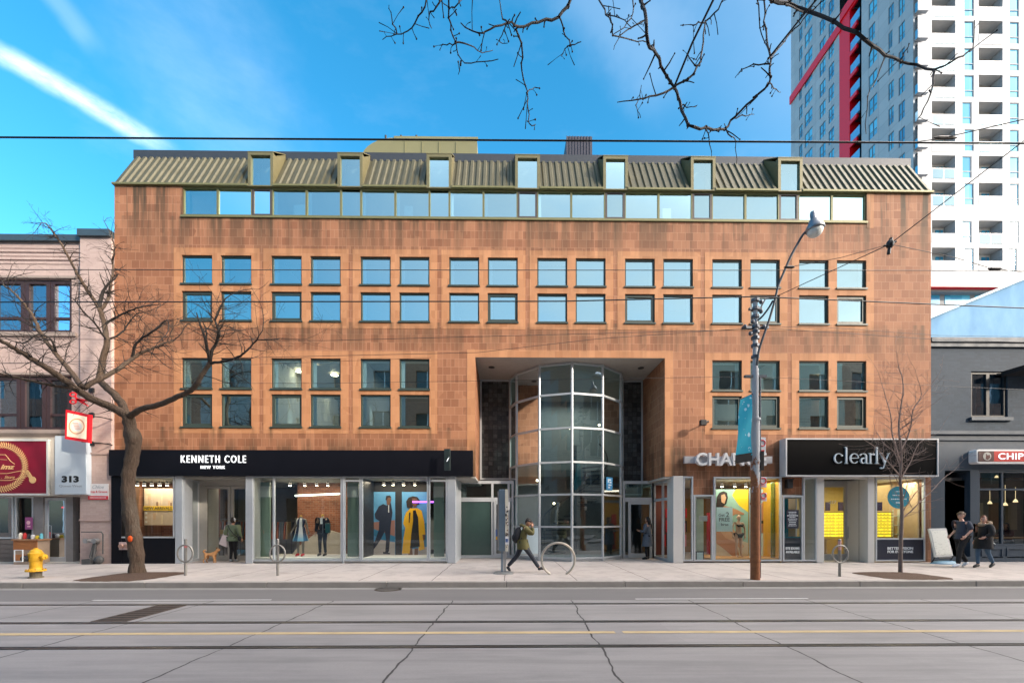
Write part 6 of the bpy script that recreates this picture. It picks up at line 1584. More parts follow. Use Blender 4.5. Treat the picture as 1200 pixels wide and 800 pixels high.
# bike posts with a ring
PST = M('bike_post_steel', (.30,.29,.27), .5, .6, .2, 10)
def bike_post(u, vb, label, first=[None]):
    b_ = PG(u, vb); 
    r_ = thing('bike_post', label, 'bike rack', b_, 'bike posts along the kerb')
    MB().tube([(b_.x,b_.y,.15),(b_.x,b_.y,1.13)], .035, 12).build('post', PST, r_)
    MB().tube([(b_.x+.235*math.cos(k*math.pi/16)*math.cos(.45), b_.y-.02-.235*math.cos(k*math.pi/16)*math.sin(.45)*0+.03*0, .15+.62+.235*math.sin(k*math.pi/16)) for k in range(32)], .024, 8, closed=True).build('ring', PST, r_)
    MB().lathe([(.037,0),(.037,.03),(.02,.05),(0,.05)], (b_.x,b_.y,1.13), 12).build('cap', PST, r_)
    return r_, b_
r_, b_ = bike_post(217.5, 674, 'grey bike post with a ring, before the open shop door by the dog')
MB().tube([(b_.x,b_.y,.93),(b_.x,b_.y,1.0)], .038, 12).build('sticker', M('sticker_pink', (.7,.2,.2), .6), r_)
bike_post(325.5, 674, 'grey bike post with a ring, before the mannequin window')
r_, b_ = bike_post(984, 675, 'dark bike post with a ring, before the optician door')
MB().tube([(b_.x,b_.y,.88),(b_.x,b_.y,1.12)], .038, 12).build('sticker', M('sticker_pale', (.6,.35,.35), .6), r_)
# big ring rack
b_ = PG(654, 672.5); R = .475
rr_ = tag(MB().tube([(b_.x+R*math.cos(a_), b_.y, .15+R-.05+R*math.sin(a_)) for a_ in [math.radians(-62+304*k/36) for k in range(37)]], .033, 10).build('ring_rack', M('ring_steel', (.52,.48,.42), .4, .6, .15, 9)), 'large bare steel hoop rack behind the walking person', 'bike rack')
# pay station / info pillar
b_ = PG(590, 671.5); kx, ky = b_.x, b_.y
ks = thing('info_pillar', 'tall narrow grey steel pillar plastered with stickers, by the walking person', 'pillar', b_)
MB().lathe([(.30,0),(.30,.03),(.24,.05),(.09,.06)], (kx-.0,ky,.15), 24).build('base', STEEL, ks)
MB().box(kx-.075, kx-.005, ky-.06, ky+.06, .2, .95).build('post', M('pillar_blue_steel', (.22,.28,.34), .4, .5), ks); MB().box(kx+.005, kx+.075, ky-.06, ky+.06, .2, .95).build('post', STEEL, ks)
zt_, zb__ = PZ(590,573.5,ky), PZ(590,645,ky)
MB().prismz([(kx-.14,ky-.10),(kx+.06,ky-.16),(kx+.12,ky-.08),(kx+.12,ky+.12),(kx-.10,ky+.12)], zb__, zt_).build('housing', M('pillar_grey', (.20,.26,.31), .45, .4), ks, bevel=.015)
g = MB().box(kx-.17, kx-.135, ky-.10, ky+.1, zb__+.03, zt_-.05, 0); g.box(kx-.225, kx-.17, ky-.08, ky+.02, zb__+.3, zb__+.62, 1); g.box(kx-.22, kx-.175, ky-.085, ky-.08, zb__+.32, zb__+.42, 2); g.build('side_panel', [STEEL, M('pillar_blue', (.10,.16,.35), .5), YLW], ks)
random.seed(3); g = MB(); g.quad((kx+.062,ky-.162,zb__+.02),(kx+.122,ky-.082,zb__+.02),(kx+.122,ky-.082,zt_-.03),(kx+.062,ky-.162,zt_-.03), 0)
g.box(kx+.05, kx+.14, ky-.175, ky-.168, zb__, zt_, 0)
for i in range(46):
    z_ = zb__+.1+random.uniform(0,1.15); x_ = kx+.052+random.uniform(0,.06); g.box(x_, x_+random.uniform(.012,.04), ky-.18-.0005*i, ky-.176, z_, z_+random.uniform(.015,.05), random.choice((1,1,2,3)))
g.box(kx+.05, kx+.15, ky-.21, ky-.20, zb__+.2, zb__+.42, 2); g.box(kx+.06, kx+.13, ky-.212, ky-.21, zb__+.26, zb__+.36, 4); g.box(kx+.10, kx+.19, ky-.15, ky-.14, zt_-.58, zt_-.36, 2)
g.build('stickers', [M('pillar_cream', (.60,.57,.48), .6), M('sticker_dark', (.04,.04,.05), .6), M('sticker_white', (.7,.7,.72), .6), M('sticker_brown', (.25,.15,.10), .6), M('pillar_blue', (.10,.16,.35), .5)], ks)
# A-board
ya = 15.0
ab = thing('sandwich_board', 'leaning white notice board on a blue rounded base beside the brick pier', 'sign', (PX(1105,ya), ya, .15))
def qa(u, v, y): return P(u, v, y)
pts = [qa(1088.5,619,ya+.15), qa(1109,618.5,ya+.15), qa(1117,651,ya-.15), qa(1096,652.5,ya-.15)]
def slab(pts, th, name, mat, par, off=Vector((0,0,0))):
    nrm = (pts[1]-pts[0]).cross(pts[3]-pts[0]).normalized()
    if nrm.y < 0: nrm = -nrm
    g = MB(); f_ = [p_+off for p_ in pts]; bk = [p_+off+nrm*th for p_ in pts]
    g.add(f_+bk, [(0,1,2,3),(7,6,5,4),(0,4,5,1),(1,5,6,2),(2,6,7,3),(3,7,4,0)]); return g.build(name, mat, par)
slab(pts, .05, 'frame', M('board_frame', (.5,.5,.48), .5), ab)
c_ = sum(pts, Vector())/4; m, t, b = mat_base('chalk_board_white'); p = t.obj(); n_ = t.noise(t.scale(p, (6,6,14)), 2, 5, .7); t.link(t.mix(t.ramp(n_, [(.58,0.0),(.64,.75)]), (.60,.60,.54), (.22,.24,.2)), b.inputs['Base Color'])
slab([c_+(p_-c_)*.86+Vector((0,-.012,0)) for p_ in pts], .01, 'writing_panel', m, ab)
g = MB()
for p_ in (pts[2], pts[3]): q = p_.copy(); g.tube([q, Vector((q.x+.02, ya, .2))], .02, 6)
g.tube([pts[3].lerp(pts[2],.2)-Vector((0,0,.05)), pts[3].lerp(pts[2],.9)-Vector((0,0,.05))], .025, 6)
g.build('leg', BLKMET, ab)
l0, l1 = PX(1090,ya), PX(1122,ya); g = MB(); cx = (l0+l1)/2; n = 28; vs = [(cx,ya-.05,.27)]
for r_, z_ in ((.5,.255),(.8,.225),(1,.17),(1,.15)):
    for k in range(n): an = 2*math.pi*k/n; vs.append((cx+(l1-l0)/2*r_*math.cos(an), ya-.05+.25*r_*math.sin(an), z_))
fs = [(0,1+k,1+(k+1)%n) for k in range(n)]
for r_ in range(3):
    for k in range(n): fs.append((1+r_*n+k,1+(r_+1)*n+k,1+(r_+1)*n+(k+1)%n,1+r_*n+(k+1)%n))
g.add(vs, fs).build('base', M('board_base_blue', (.20,.36,.48), .5), ab, smooth=True)
# standpipes at the two party walls
def standpipe(x, y, z, label, dark=False):
    s_ = thing('fire_connection', label, 'standpipe', (x, y, z))
    g = MB()
    g.lathe([(.10,0),(.10,.06)], (x,y-.08,z), 14, 0, 'y')
    for sx in (-1,1): g.tube([(x+sx*.02,y-.06,z),(x+sx*.13,y-.16,z+.02),(x+sx*.15,y-.28,z+.02)], [.06,.06,.07], 12); g.lathe([(.085,-.03),(.085,.02)], (x+sx*.15,y-.30,z+.02), 12, 0, 'y')
    g.build('inlets', STEEL, s_)
    return s_
x = PX(112,15.3); s_ = standpipe(x, 15.4, .95, 'steel twin fire connection with pipe clutter at the foot of the pink pilaster')
g = MB(); g.tube([(x-.45,15.25,1.28),(x+.25,15.25,1.28),(x+.3,15.25,1.2),(x+.3,15.25,.5)], .02, 6); g.tube([(x,15.3,.95),(x,15.2,.15)], .05, 10); g.tube([(x-.02,15.28,.9),(x-.08,15.2,.4),(x+.15,15.2,.2)], .04, 8)
g.box(x-.3, x+.0, 15.1, 15.35, .15, .33, 0); g.ball((x+.22,15.2,.3), .14, .12, .15, 10, 8); g.build('pipework', M('pipe_dark', (.10,.10,.10), .6, .4), s_)
x = PX(141,15.1); g_ = thing('fire_connection', 'pale pink plate with twin hose caps on the black cladding', 'standpipe', (x,15.2,.75))
g = MB().box(x-.21, x+.21, 15.28, 15.33, PZ(141,644,15.2), PZ(141,635,15.2), 0); g.build('plate', M('plate_pink', (.55,.40,.38), .5), g_)
g = MB()
for sx in (-.1,.1): g.lathe([(.07,-.08),(.08,-.06),(.08,0)], (x+sx,15.28,PZ(141,639.5,15.2)), 12, 0, 'y')
g.build('cap', M('cap_brass', (.40,.25,.2), .5, .5), g_)
# goods counter outside the left shop
yc = 15.1; x0, x1 = PX(16,yc), PX(44,yc); ct = thing('shop_counter', 'low wooden counter with orange top band outside the maroon sign shop', 'counter', ((x0+x1)/2, yc, .15))
g = MB().box(x0, x1, yc, yc+.4, .15, PZ(30,632,yc)-.03, 0); g.box(x0-.0, x1, yc-.01, yc, .66, PZ(30,632,yc)-.03, 1); g.box(x0, x1, yc-.012, yc, .3, .5, 1); g.build('body', [M('counter_timber', (.30,.22,.16), .7, var=.3, sc=3), M('counter_orange', (.38,.14,.04), .6, var=.3)], ct)
MB().box(x0-.04, x1+.05, yc-.05, yc+.42, PZ(30,632,yc)-.03, PZ(30,632,yc)+.02).build('top', M('counter_top', (.35,.18,.09), .5), ct)
zt_ = PZ(30,632,yc)+.02; random.seed(6)
for k, (c_, w_, lab) in enumerate((((.6,.58,.5),.13,'cream box standing leftmost on the wooden counter'),((.5,.03,.03),.10,'red canister between the cream box and the black one on the counter'),((.03,.03,.04),.09,'black canister in the middle of the wooden counter'),((.6,.6,.62),.12,'white tub right of the black canister on the counter'),((.6,.45,.03),.11,'yellow tub near the right end of the counter'),((.15,.5,.6),.09,'turquoise bottle rightmost on the wooden counter'))):
    x = x0+.07+k*.145; hh = random.uniform(.12,.24)
    g = MB().lathe([(w_*.45,0),(w_*.5,.02),(w_*.5,hh*.8),(w_*.3,hh*.86),(w_*.3,hh),(0,hh)], (x,yc+.15,zt_), 12); tag(g.build('shop_item', M('item_%d' % k, c_, .5)), lab, 'container', 'goods on the wooden counter')
q = P(33,613,15.5); g = MB().box(q.x-.13, q.x+.13, 15.52, 15.53, q.z-.21, q.z+.22, 0); g.lathe([(.07,0),(.07,.004)], (q.x-.01,15.512,q.z+.03), 14, 1, 'y'); g.box(q.x-.05,q.x+.06,15.513,15.519,q.z-.13,q.z-.08,1)
tag(g.build('window_poster', [M('poster_purple', (.28,.06,.20), .5), M('poster_pink', (.75,.45,.5), .5)]), 'purple poster with a pale round motif in the left shop window', 'poster')
g = MB(); 
for x_ in (73.5,78): p_ = P(x_,594,15.9); g.ball(p_, .035)
tag(g.build('red_light', M('red_led', (.8,.02,.05), .5, emit=(1,.02,.08), es=3)), 'pair of small red lights inside the left shop door', 'light')
# ================================================================== people, mannequins, dog
SKINM = M('skin', (.50,.27,.18), .5, var=.06); SKIND = M('skin_tan', (.38,.19,.12), .5, var=.06)
def hand(mb, w, d, side, s=1.0, curl=.5):
    """palm and five tapered fingers; w wrist, d direction of the forearm, side = thumb side"""
    d = d.normalized(); side = (side-d*side.dot(d)).normalized(); nrm = d.cross(side)
    pc_ = w+d*.045*s
    mb.tube([w-d*.02, w+d*.01*s, pc_, w+d*.085*s], [.024*s,.028*s,.036*s,.030*s], 8)
    for k, (off, ln) in enumerate(((.027,.070),(.010,.080),(-.008,.074),(-.025,.058))):
        b0 = w+d*.08*s+side*off*s; p1 = b0+(d+nrm*curl*.5).normalized()*ln*.5*s; p2 = p1+(d*.6+nrm*curl*1.4).normalized()*ln*.5*s
        mb.tube([b0-d*.02*s, b0, p1, p2], [.010*s,.0095*s,.0088*s,.006*s], 6)
    t0 = w+d*.03*s+side*.026*s; t1 = t0+(d*.6+side*.8).normalized()*.035*s; t2 = t1+(d*.9+nrm*curl*.6).normalized()*.03*s
    mb.tube([t0-side*.01*s, t0, t1, t2], [.013*s,.012*s,.010*s,.007*s], 6)
def head(mb, c, yaw, pitch, s=1.0, skin=0, face=True):
    h_ = MB(); h_.ball((0,0,0), .090, .074, .112, 18, 14, skin)
    for i, v in enumerate(h_.v):    # chin and cheeks
        x_, y_, z_ = v
        if z_ < 0: x_ = x_*(1+.25*z_)+.02*(-z_/.11); y_ = y_*(1+2.2*z_) if z_ > -.112 else y_
        h_.v[i] = (x_, y_, z_)
    if face:
        h_.add([(.088,-.014,.012),(.088,.014,.012),(.112,.0,-.022),(.086,-.019,-.03),(.086,.019,-.03),(.088,0,.02)], [(5,0,2),(5,2,1),(0,3,2),(1,2,4),(3,4,2)], skin)
        for sy in (-1,1): h_.ball((.077,sy*.029,.008), .010, .013, .009, 8, 6, 1); h_.ball((0,sy*.076,-.005), .018, .008, .028, 8, 6, skin); h_.box(.078,.088,sy*.029-.016,sy*.029+.016,.026,.031,1)
        h_.ball((.083,0,-.052), .010, .024, .006, 8, 6, 2)
    M4 = Matrix.Translation(c) @ Matrix.Rotation(yaw, 4, 'Z') @ Matrix.Rotation(pitch, 4, 'Y') @ Matrix.Scale(s, 4)
    mb.merge(h_.xf(M4)); return M4
EYE = M('eye_dark', (.02,.015,.015), .3); LIP = M('lip', (.38,.13,.11), .5)
def person(name, label, loc, rz, J, top, bottom, s=1.0, skinm=None, hair=None, hairm=None, shoes=None, cat='person', tails=None, headyaw=0, headpitch=0, sleeves='long', legs='long', nohead=False, neckskin=True, group=None, shoez=1.0, rt=1.0, hood=None):
    """J: joints, x forward, y left, z up, in metres for a 1.7 m figure standing on z = 0"""
    skinm = skinm or SKINM
    root = thing(name, label, cat, loc, group, local=True, rz=rz); root.scale = (s,s,s)
    V = {k: Vector(v) for k, v in J.items()}
    ks = ['pel','spi','che','nec','hea','shL','elL','wrL','shR','elR','wrR','hiL','knL','anL','toL','hiR','knR','anR','toR']
    rad = dict(pel=(.13,.10),spi=(.115,.085),che=(.13,.095),nec=.05,hea=.05,shL=.046,elL=.038,wrL=.026,shR=.046,elR=.038,wrR=.026,hiL=.085,knL=.055,anL=.036,toL=.035,hiR=.085,knR=.055,anR=.036,toR=.035)
    E = [('pel','spi'),('spi','che'),('che','nec'),('nec','hea'),('che','shL'),('shL','elL'),('elL','wrL'),('che','shR'),('shR','elR'),('elR','wrR'),('pel','hiL'),('hiL','knL'),('knL','anL'),('anL','toL'),('pel','hiR'),('hiR','knR'),('knR','anR'),('anR','toR')]
    ix = {k: i for i, k in enumerate(ks)}
    body = skin([V[k] for k in ks], [(ix[a], ix[b_]) for a, b_ in E], [rad[k] for k in ks], 1)
    for sd in 'LR':
        hd_ = V['wr'+sd]-V['el'+sd]; hand(body, V['wr'+sd], hd_, Vector((1,0,.3)) if sd == 'L' else Vector((1,0,.3)), 1.0, .5 if sd == 'L' else -.5)
    if not nohead: M4 = head(body, V['hea']+Vector((0,0,.06)), headyaw, headpitch)
    body.build('body', [skinm, EYE, LIP], root, smooth=True)
    # top garment
    def garment(nm, keys, r_, mat, lv=2, rootk=None):
        kk = [k for k in keys]; i2 = {k: i for i, k in enumerate(kk)}
        ee = [(i2[a], i2[b_]) for a, b_ in r_['E'] if a in i2 and b_ in i2]
        g = skin([V[k] if k in V else Vector(r_['P'][k]) for k in kk], ee, [r_['R'][k] for k in kk], lv, i2[rootk or kk[0]])
        return g.build(nm, mat, root, smooth=True)
    if top:
        RR = dict(pel=(.175*rt,.145*rt),spi=(.17*rt,.135*rt),che=(.195*rt,.15*rt),nk=.085*rt,shL=.098*rt,elL=.066*rt,wsL=.050*rt,shR=.098*rt,elR=.066*rt,wsR=.050*rt)
        f_ = 1.0 if sleeves == 'long' else .0
        PP = dict(nk=V['che'].lerp(V['nec'], .75))
        for sd in 'LR': PP['ws'+sd] = V['el'+sd].lerp(V['wr'+sd], .93)
        keys = ['che','spi','pel','nk','shL','elL','shR','elR']+(['wsL','wsR'] if f_ else [])
        if not (label or '').startswith('person'): RR = {k_: (v_ if not isinstance(v_, tuple) else (v_[0]*.95, v_[1]*.95)) for k_, v_ in RR.items()}
        if sleeves == 'none': keys = ['che','spi','pel','nk','shL','shR']; RR['shL'] = RR['shR'] = .06
        EE = [('che','spi'),('spi','pel'),('che','nk'),('che','shL'),('shL','elL'),('elL','wsL'),('che','shR'),('shR','elR'),('elR','wsR')]
        garment(top[0], keys, dict(E=EE, P=PP, R=RR), top[1])
    if tails:       # skirt of a coat or dress: rings between two heights
        nm, mat, z1, z0, r1, r0 = tails; c1 = V['pel'].copy(); c1.z = z1; c0 = (V['knL']+V['knR'])/2; c0 = c1.lerp(Vector((c0.x,c0.y,z0)), .7); c0.z = z0
        g = MB(); n = 24; vs = []
        for i in range(7):
            f = i/6; c_ = c1.lerp(c0, f); r_ = r1+(r0-r1)*f
            for k in range(n): an = 2*math.pi*k/n; w_ = 1+.06*f*math.sin(k*2.6+i*.3); vs.append((c_.x+r_*.85*w_*math.cos(an), c_.y+r_*w_*math.sin(an), c_.z))
        g.add(vs, [(i*n+k,(i+1)*n+k,(i+1)*n+(k+1)%n,i*n+(k+1)%n) for i in range(6) for k in range(n)]); g.poly(vs[:n])
        g.build(nm, mat, root, smooth=True, fixn=False)
    if bottom:
        RR = dict(pel=(.145,.115),hiL=.105,knL=.075,anL=.058,hiR=.105,knR=.075,anR=.058); EE = [('pel','hiL'),('hiL','knL'),('knL','anL'),('pel','hiR'),('hiR','knR'),('knR','anR')]
        if legs == 'slim': RR.update(knL=.066, anL=.046, knR=.066, anR=.046)
        keys = ['pel','hiL','knL','anL','hiR','knR','anR'] if legs != 'short' else ['pel','hiL','hiR']
        garment(bottom[0], keys, dict(E=EE, P={}, R=RR), bottom[1])
    if shoes:
        for sd in 'LR':
            a_, t_ = V['an'+sd], V['to'+sd]; d_ = (t_-a_); d_.z = d_.z if abs(d_.z) > .09 else -.05; 
            g = MB(); hl = a_+Vector((-.03,0,-.045)); dirn = (t_-a_).normalized()
            g.tube([a_-dirn*.035+Vector((0,0,-.03)), a_+Vector((0,0,-.025)), a_.lerp(t_,.5)+Vector((0,0,-.005)), t_, t_+dirn*.045], [.034,.050,.046,.040,.018], 12)
            g.build('shoe', shoes, root, smooth=True)
    if hair and not nohead:
        g = MB()
        if hair == 'short': g.ball((-.016,0,.022), .094, .082, .104, 16, 12); keep = lambda v: v[2] > .030-.9*max(0,-v[0]) and not (v[0] > .058 and v[2] < .072)
        elif hair == 'bun': g.ball((-.012,0,.02), .098, .084, .104, 16, 12); g.ball((-.05,0,.115), .04, .04, .035); keep = lambda v: True if v[0] < .04 else v[2] > .05
        elif hair == 'long': g.ball((-.018,0,.015), .100, .088, .110, 16, 12); g.tube([(-.045,0,.04),(-.07,0,-.08),(-.06,0,-.2)], [.07,.075,.05], 12); keep = lambda v: v[0] < .05 or v[2] > .06
        elif hair == 'messy':
            g.ball((-.012,0,.028), .100, .088, .102, 16, 12); random.seed(5)
            for k in range(22): an, e_ = random.uniform(0,6.28), random.uniform(.2,1.3); g.ball((-.012+.088*math.cos(an)*math.cos(e_), .078*math.sin(an)*math.cos(e_), .03+.09*math.sin(e_)), .024, n=6, m=5)
            keep = lambda v: v[2] > .03-.8*max(0,-v[0]) or v[0] < -.04
        vv = []; fs = [f for f in g.f if sum(1 for i in f if keep(g.v[i])) >= len(f)-0]
        g.f = fs; g.m = [0]*len(fs); g.xf(M4); g.build('hair', hairm, root, smooth=True, fixn=False)
    if hood:
        c_ = V['nec']+Vector((-.05,0,-.02)); g = MB().tube([(c_.x+.12*math.cos(a_), c_.y+.125*math.sin(a_), c_.z+.015-.05*math.cos(a_)) for a_ in [2*math.pi*k/16 for k in range(16)]], .05, 10, closed=True); g.build('hood', hood, root, smooth=True)
    return root, V
def base(**k):
    J = dict(pel=(0,0,.93),spi=(0,0,1.08),che=(0,0,1.27),nec=(0,0,1.43),hea=(.01,0,1.50),
             shL=(0,.17,1.37),elL=(-.02,.22,1.10),wrL=(.03,.24,.86),shR=(0,-.17,1.37),elR=(-.02,-.22,1.10),wrR=(.03,-.24,.86),
             hiL=(0,.085,.88),knL=(.02,.09,.48),anL=(0,.09,.09),toL=(.14,.10,.035),hiR=(0,-.085,.88),knR=(.02,-.09,.48),anR=(0,-.09,.09),toR=(.14,-.10,.035))
    J.update(k); return J
def cloth(name, col, rough=.85, sc=5): return M('cloth_'+name, col, rough, var=.22, sc=sc, bump=.002)
# person walking right, hand to the face, olive parka, backpack  (forward = +X)
w = PG(612, 670)
J = base(pel=(0,0,.90),spi=(.02,0,1.05),che=(.07,0,1.23),nec=(.13,0,1.38),hea=(.18,0,1.44), shL=(.07,.17,1.33),elL=(.27,.20,1.14),wrL=(.29,.07,1.36), shR=(.08,-.17,1.33),elR=(.32,-.17,1.15),wrR=(.30,-.06,1.38),
     hiL=(-.01,.085,.86),knL=(-.14,.09,.50),anL=(-.44,.09,.17),toL=(-.38,.09,.045), hiR=(.02,-.085,.86),knR=(.26,-.09,.52),anR=(.50,-.09,.14),toR=(.64,-.09,.12))
OLIVE = cloth('olive', (.11,.10,.035))
root, V = person('person', 'person in an olive parka and dark trousers striding right, hand raised to the face', w, 0, J, ('parka', OLIVE), ('trousers', cloth('charcoal', (.035,.04,.055))), .98, None, 'messy', M('hair_black', (.012,.01,.01), .6), M('shoe_dark', (.03,.03,.035), .6), headpitch=.5, tails=('parka_skirt', OLIVE, 1.0, .70, .20, .22), hood=OLIVE, rt=1.15)
bp = thing('backpack', 'black backpack on the back of the olive parka', 'backpack', w, local=False)
g = MB().ball((0,0,0), .12, .15, .25, 14, 12); g.xf(Matrix.Translation(w+Vector((-.15,0,1.10))) @ Matrix.Rotation(.22, 4, 'Y')); BPK = M('backpack_black', (.018,.020,.028), .7, bump=.003); g.build('bag', BPK, bp, smooth=True)
g = MB(); g.tube([w+Vector(q) for q in ((-.10,-.12,1.30),(.0,-.13,1.385),(.12,-.14,1.28),(.10,-.15,1.12),(-.06,-.14,.98))], .018, 6); g.tube([w+Vector(q) for q in ((-.10,.12,1.30),(.0,.13,1.385),(.12,.14,1.28),(.10,.15,1.12),(-.06,.14,.98))], .018, 6); g.build('strap', BPK, bp)
g = MB().ball((0,0,0), .05, .11, .11, 10, 8); g.xf(Matrix.Translation(w+Vector((-.26,0,1.02)))); g.build('pocket', BPK, bp, smooth=True)
# person seen from behind at the open door (forward = +Y)
w = Vector((PX(274,16.0), 15.95, .15))
GRJ = cloth('sage', (.16,.20,.12))
J = base(knL=(.05,.085,.48),anL=(-.02,.08,.09),knR=(.0,-.07,.48),anR=(.06,-.07,.09),toR=(.2,-.07,.035),wrL=(.12,.26,.92),elL=(-.06,.27,1.10),elR=(-.04,-.26,1.10),wrR=(.08,-.27,.88))
root, V = person('person', 'person seen from behind in a sage green jacket and black trousers at the shop door', w, math.radians(90), J, ('jacket', GRJ), ('trousers', cloth('black', (.012,.012,.014))), .97, None, 'bun', M('hair_dark_brown', (.03,.018,.012), .6), M('shoe_grey', (.3,.32,.34), .6), legs='slim', rt=1.12, tails=('jacket_hem', GRJ, .98, .80, .20, .23))
MB().tube([(.045,.02,1.62),(.02,-.04,1.66),(-.03,-.085,1.61),(-.035,-.09,1.55)], [.02,.03,.035,.02], 8).build('headscarf', M('scarf_white', (.7,.7,.72), .7), root, smooth=True)
bgw = w+Vector((-.33,-.05,.62)); bg_ = thing('tote_bag', 'pale pink tote bag on the shoulder of the sage green jacket', 'bag', bgw)
g = MB(); g.add([(bgw.x-.14,bgw.y-.05,bgw.z+.05),(bgw.x+.15,bgw.y-.05,bgw.z-.08),(bgw.x+.15,bgw.y+.05,bgw.z-.08),(bgw.x-.14,bgw.y+.05,bgw.z+.05),(bgw.x-.02,bgw.y-.03,bgw.z+.38),(bgw.x+.17,bgw.y-.03,bgw.z+.36),(bgw.x+.17,bgw.y+.03,bgw.z+.36),(bgw.x-.02,bgw.y+.03,bgw.z+.38)], [(3,2,1,0),(4,5,6,7),(0,1,5,4),(1,2,6,5),(2,3,7,6),(3,0,4,7)]); g.build('bag', M('tote_pink', (.62,.52,.50), .8), bg_, bevel=.02)
MB().tube([(bgw.x+.0,bgw.y,bgw.z+.37),(bgw.x+.12,bgw.y-.08,w.z+1.33),(bgw.x+.19,bgw.y+.02,w.z+1.40),(bgw.x+.15,bgw.y+.1,bgw.z+.37)], .012, 6).build('strap', M('tote_pink', (.62,.52,.50), .8), bg_)
cb = thing('crossbody_bag', 'black bag on a diagonal strap across the sage green jacket', 'bag', w+Vector((.24,-.1,.9)))
MB().tube([w+Vector(q) for q in ((-.13,-.09,1.36),(-.02,-.165,1.22),(.12,-.17,1.05),(.24,-.10,.92))], .014, 6).build('strap', BPK, cb); MB().ball((0,0,0), .05, .09, .09, 10, 8).xf(Matrix.Translation(w+Vector((.27,-.04,.87)))).build('pouch', BPK, cb, smooth=True)
# person in the right doorway: long grey coat, seen from behind
w = Vector((PX(759.5,16.7), 16.75, .15)); GC = cloth('slate', (.10,.125,.16))
J = base(wrL=(.25,.18,1.12),elL=(.04,.24,1.08),wrR=(.25,-.16,1.1),elR=(.02,-.22,1.08))
root, V = person('person', 'person in a knee length slate coat and black tights entering the right glass door', w, math.radians(140), J, ('coat', GC), ('tights', cloth('black', (.012,.012,.014))), 1.0, None, 'long', M('hair_black', (.012,.01,.01), .6), M('shoe_black', (.012,.012,.012), .5), legs='slim', rt=1.08, tails=('coat_skirt', GC, 1.0, .52, .19, .24))
# couple walking left
w = Vector((PX(1127,13.9), 13.9, .15))
J = base(pel=(0,0,.92),knL=(.16,.08,.50),anL=(.22,.08,.10),toL=(.37,.09,.04),knR=(-.02,-.08,.49),anR=(-.26,-.08,.14),toR=(-.15,-.08,.045),elR=(-.10,-.25,1.12),wrR=(.10,-.24,.95),elL=(-.04,.23,1.12),wrL=(.14,.22,.95),hea=(.02,0,1.50))
root, V = person('person', 'person with short brown hair in a navy short sleeved top and black trousers, walking left', w, math.radians(183), J, ('jumper', cloth('navy', (.04,.05,.075))), ('trousers', cloth('black', (.012,.012,.014))), 1.08, M('skin_fair', (.56,.32,.24), .5, var=.05), 'messy', M('hair_brown', (.13,.075,.04), .6), M('shoe_white', (.72,.74,.8), .5), sleeves='half', rt=1.05, headyaw=.25, tails=('jumper_hem', cloth('navy', (.04,.05,.075)), 1.06, .86, .145, .155))
w = Vector((PX(1151,13.75), 13.7, .15)); BLC = cloth('parka_black', (.012,.012,.014))
J = base(pel=(0,0,.92),knL=(-.04,.08,.49),anL=(-.26,.08,.15),toL=(-.14,.08,.045),knR=(.13,-.08,.5),anR=(.12,-.08,.10),toR=(.27,-.08,.04),elL=(.06,.26,1.10),wrL=(.22,.16,1.0),elR=(-.12,-.26,1.08),wrR=(-.06,-.28,.86))
root, V = person('person', 'person in a long black parka with a fur trimmed hood and blue jeans, walking left', w, math.radians(190), J, ('parka', BLC), ('jeans', cloth('denim', (.06,.11,.18))), 1.0, M('skin_fair', (.56,.32,.24), .5, var=.05), 'bun', M('hair_auburn', (.16,.05,.02), .6), M('shoe_black', (.012,.012,.012), .5), rt=1.2, legs='slim', tails=('parka_skirt', BLC, 1.0, .62, .21, .24), hood=M('fur_trim', (.30,.22,.15), .95, var=.4, sc=30, bump=.01), headyaw=.4)
hb = w+Vector((.27,.05,.78)); hbt = thing('handbag', 'dark handbag with a pale edge swinging behind the black parka', 'bag', hb)
MB().box(hb.x-.13, hb.x+.13, hb.y-.05, hb.y+.05, hb.z-.06, hb.z+.08).xf(Matrix.Translation(hb) @ Matrix.Rotation(math.radians(35), 4, 'Y') @ Matrix.Translation(-hb)).build('bag', BPK, hbt, bevel=.02)
MB().tube([hb+Vector((-.1,-.055,.13)), hb+Vector((.1,-.055,-.02))], .012, 6).build('trim', WHP, hbt)
# two diners behind the restaurant window
for k, (u, y, col, lab, rz_) in enumerate(((1181,16.6,(.09,.015,.02),'person in a dark red top seated behind the restaurant window ledge',180),)):
    w = Vector((PX(u,y), y, .25))
    J = base(pel=(0,0,.60),spi=(.02,0,.76),che=(.05,0,.94),nec=(.07,0,1.10),hea=(.09,0,1.17),shL=(.05,.17,1.04),elL=(.12,.22,.82),wrL=(.34,.12,.84),shR=(.05,-.17,1.04),elR=(.12,-.22,.82),wrR=(.34,-.12,.84),hiL=(.04,.09,.58),hiR=(.04,-.09,.58),knL=(.42,.1,.58),knR=(.42,-.1,.58),anL=(.40,.1,.2),anR=(.40,-.1,.2),toL=(.53,.1,.14),toR=(.53,-.1,.14))
    person('person', lab, w, math.radians(rz_), J, ('jumper', cloth('wine', col)), ('trousers', cloth('black', (.012,.012,.014))), 1.0, None, 'long', M('hair_black', (.012,.01,.01), .6), M('shoe_black', (.012,.012,.012), .5))
    st_ = thing('bar_stool', 'dark stool under the seated person behind the restaurant window', 'stool', (w.x, w.y, .18))
    MB().lathe([(.17,0),(.18,.02),(.17,.05)], (w.x,w.y,.68), 16).build('seat', BLKMET, st_); MB().tube([(w.x,w.y,.18),(w.x,w.y,.68)], .03, 8).build('leg', BLKMET, st_)
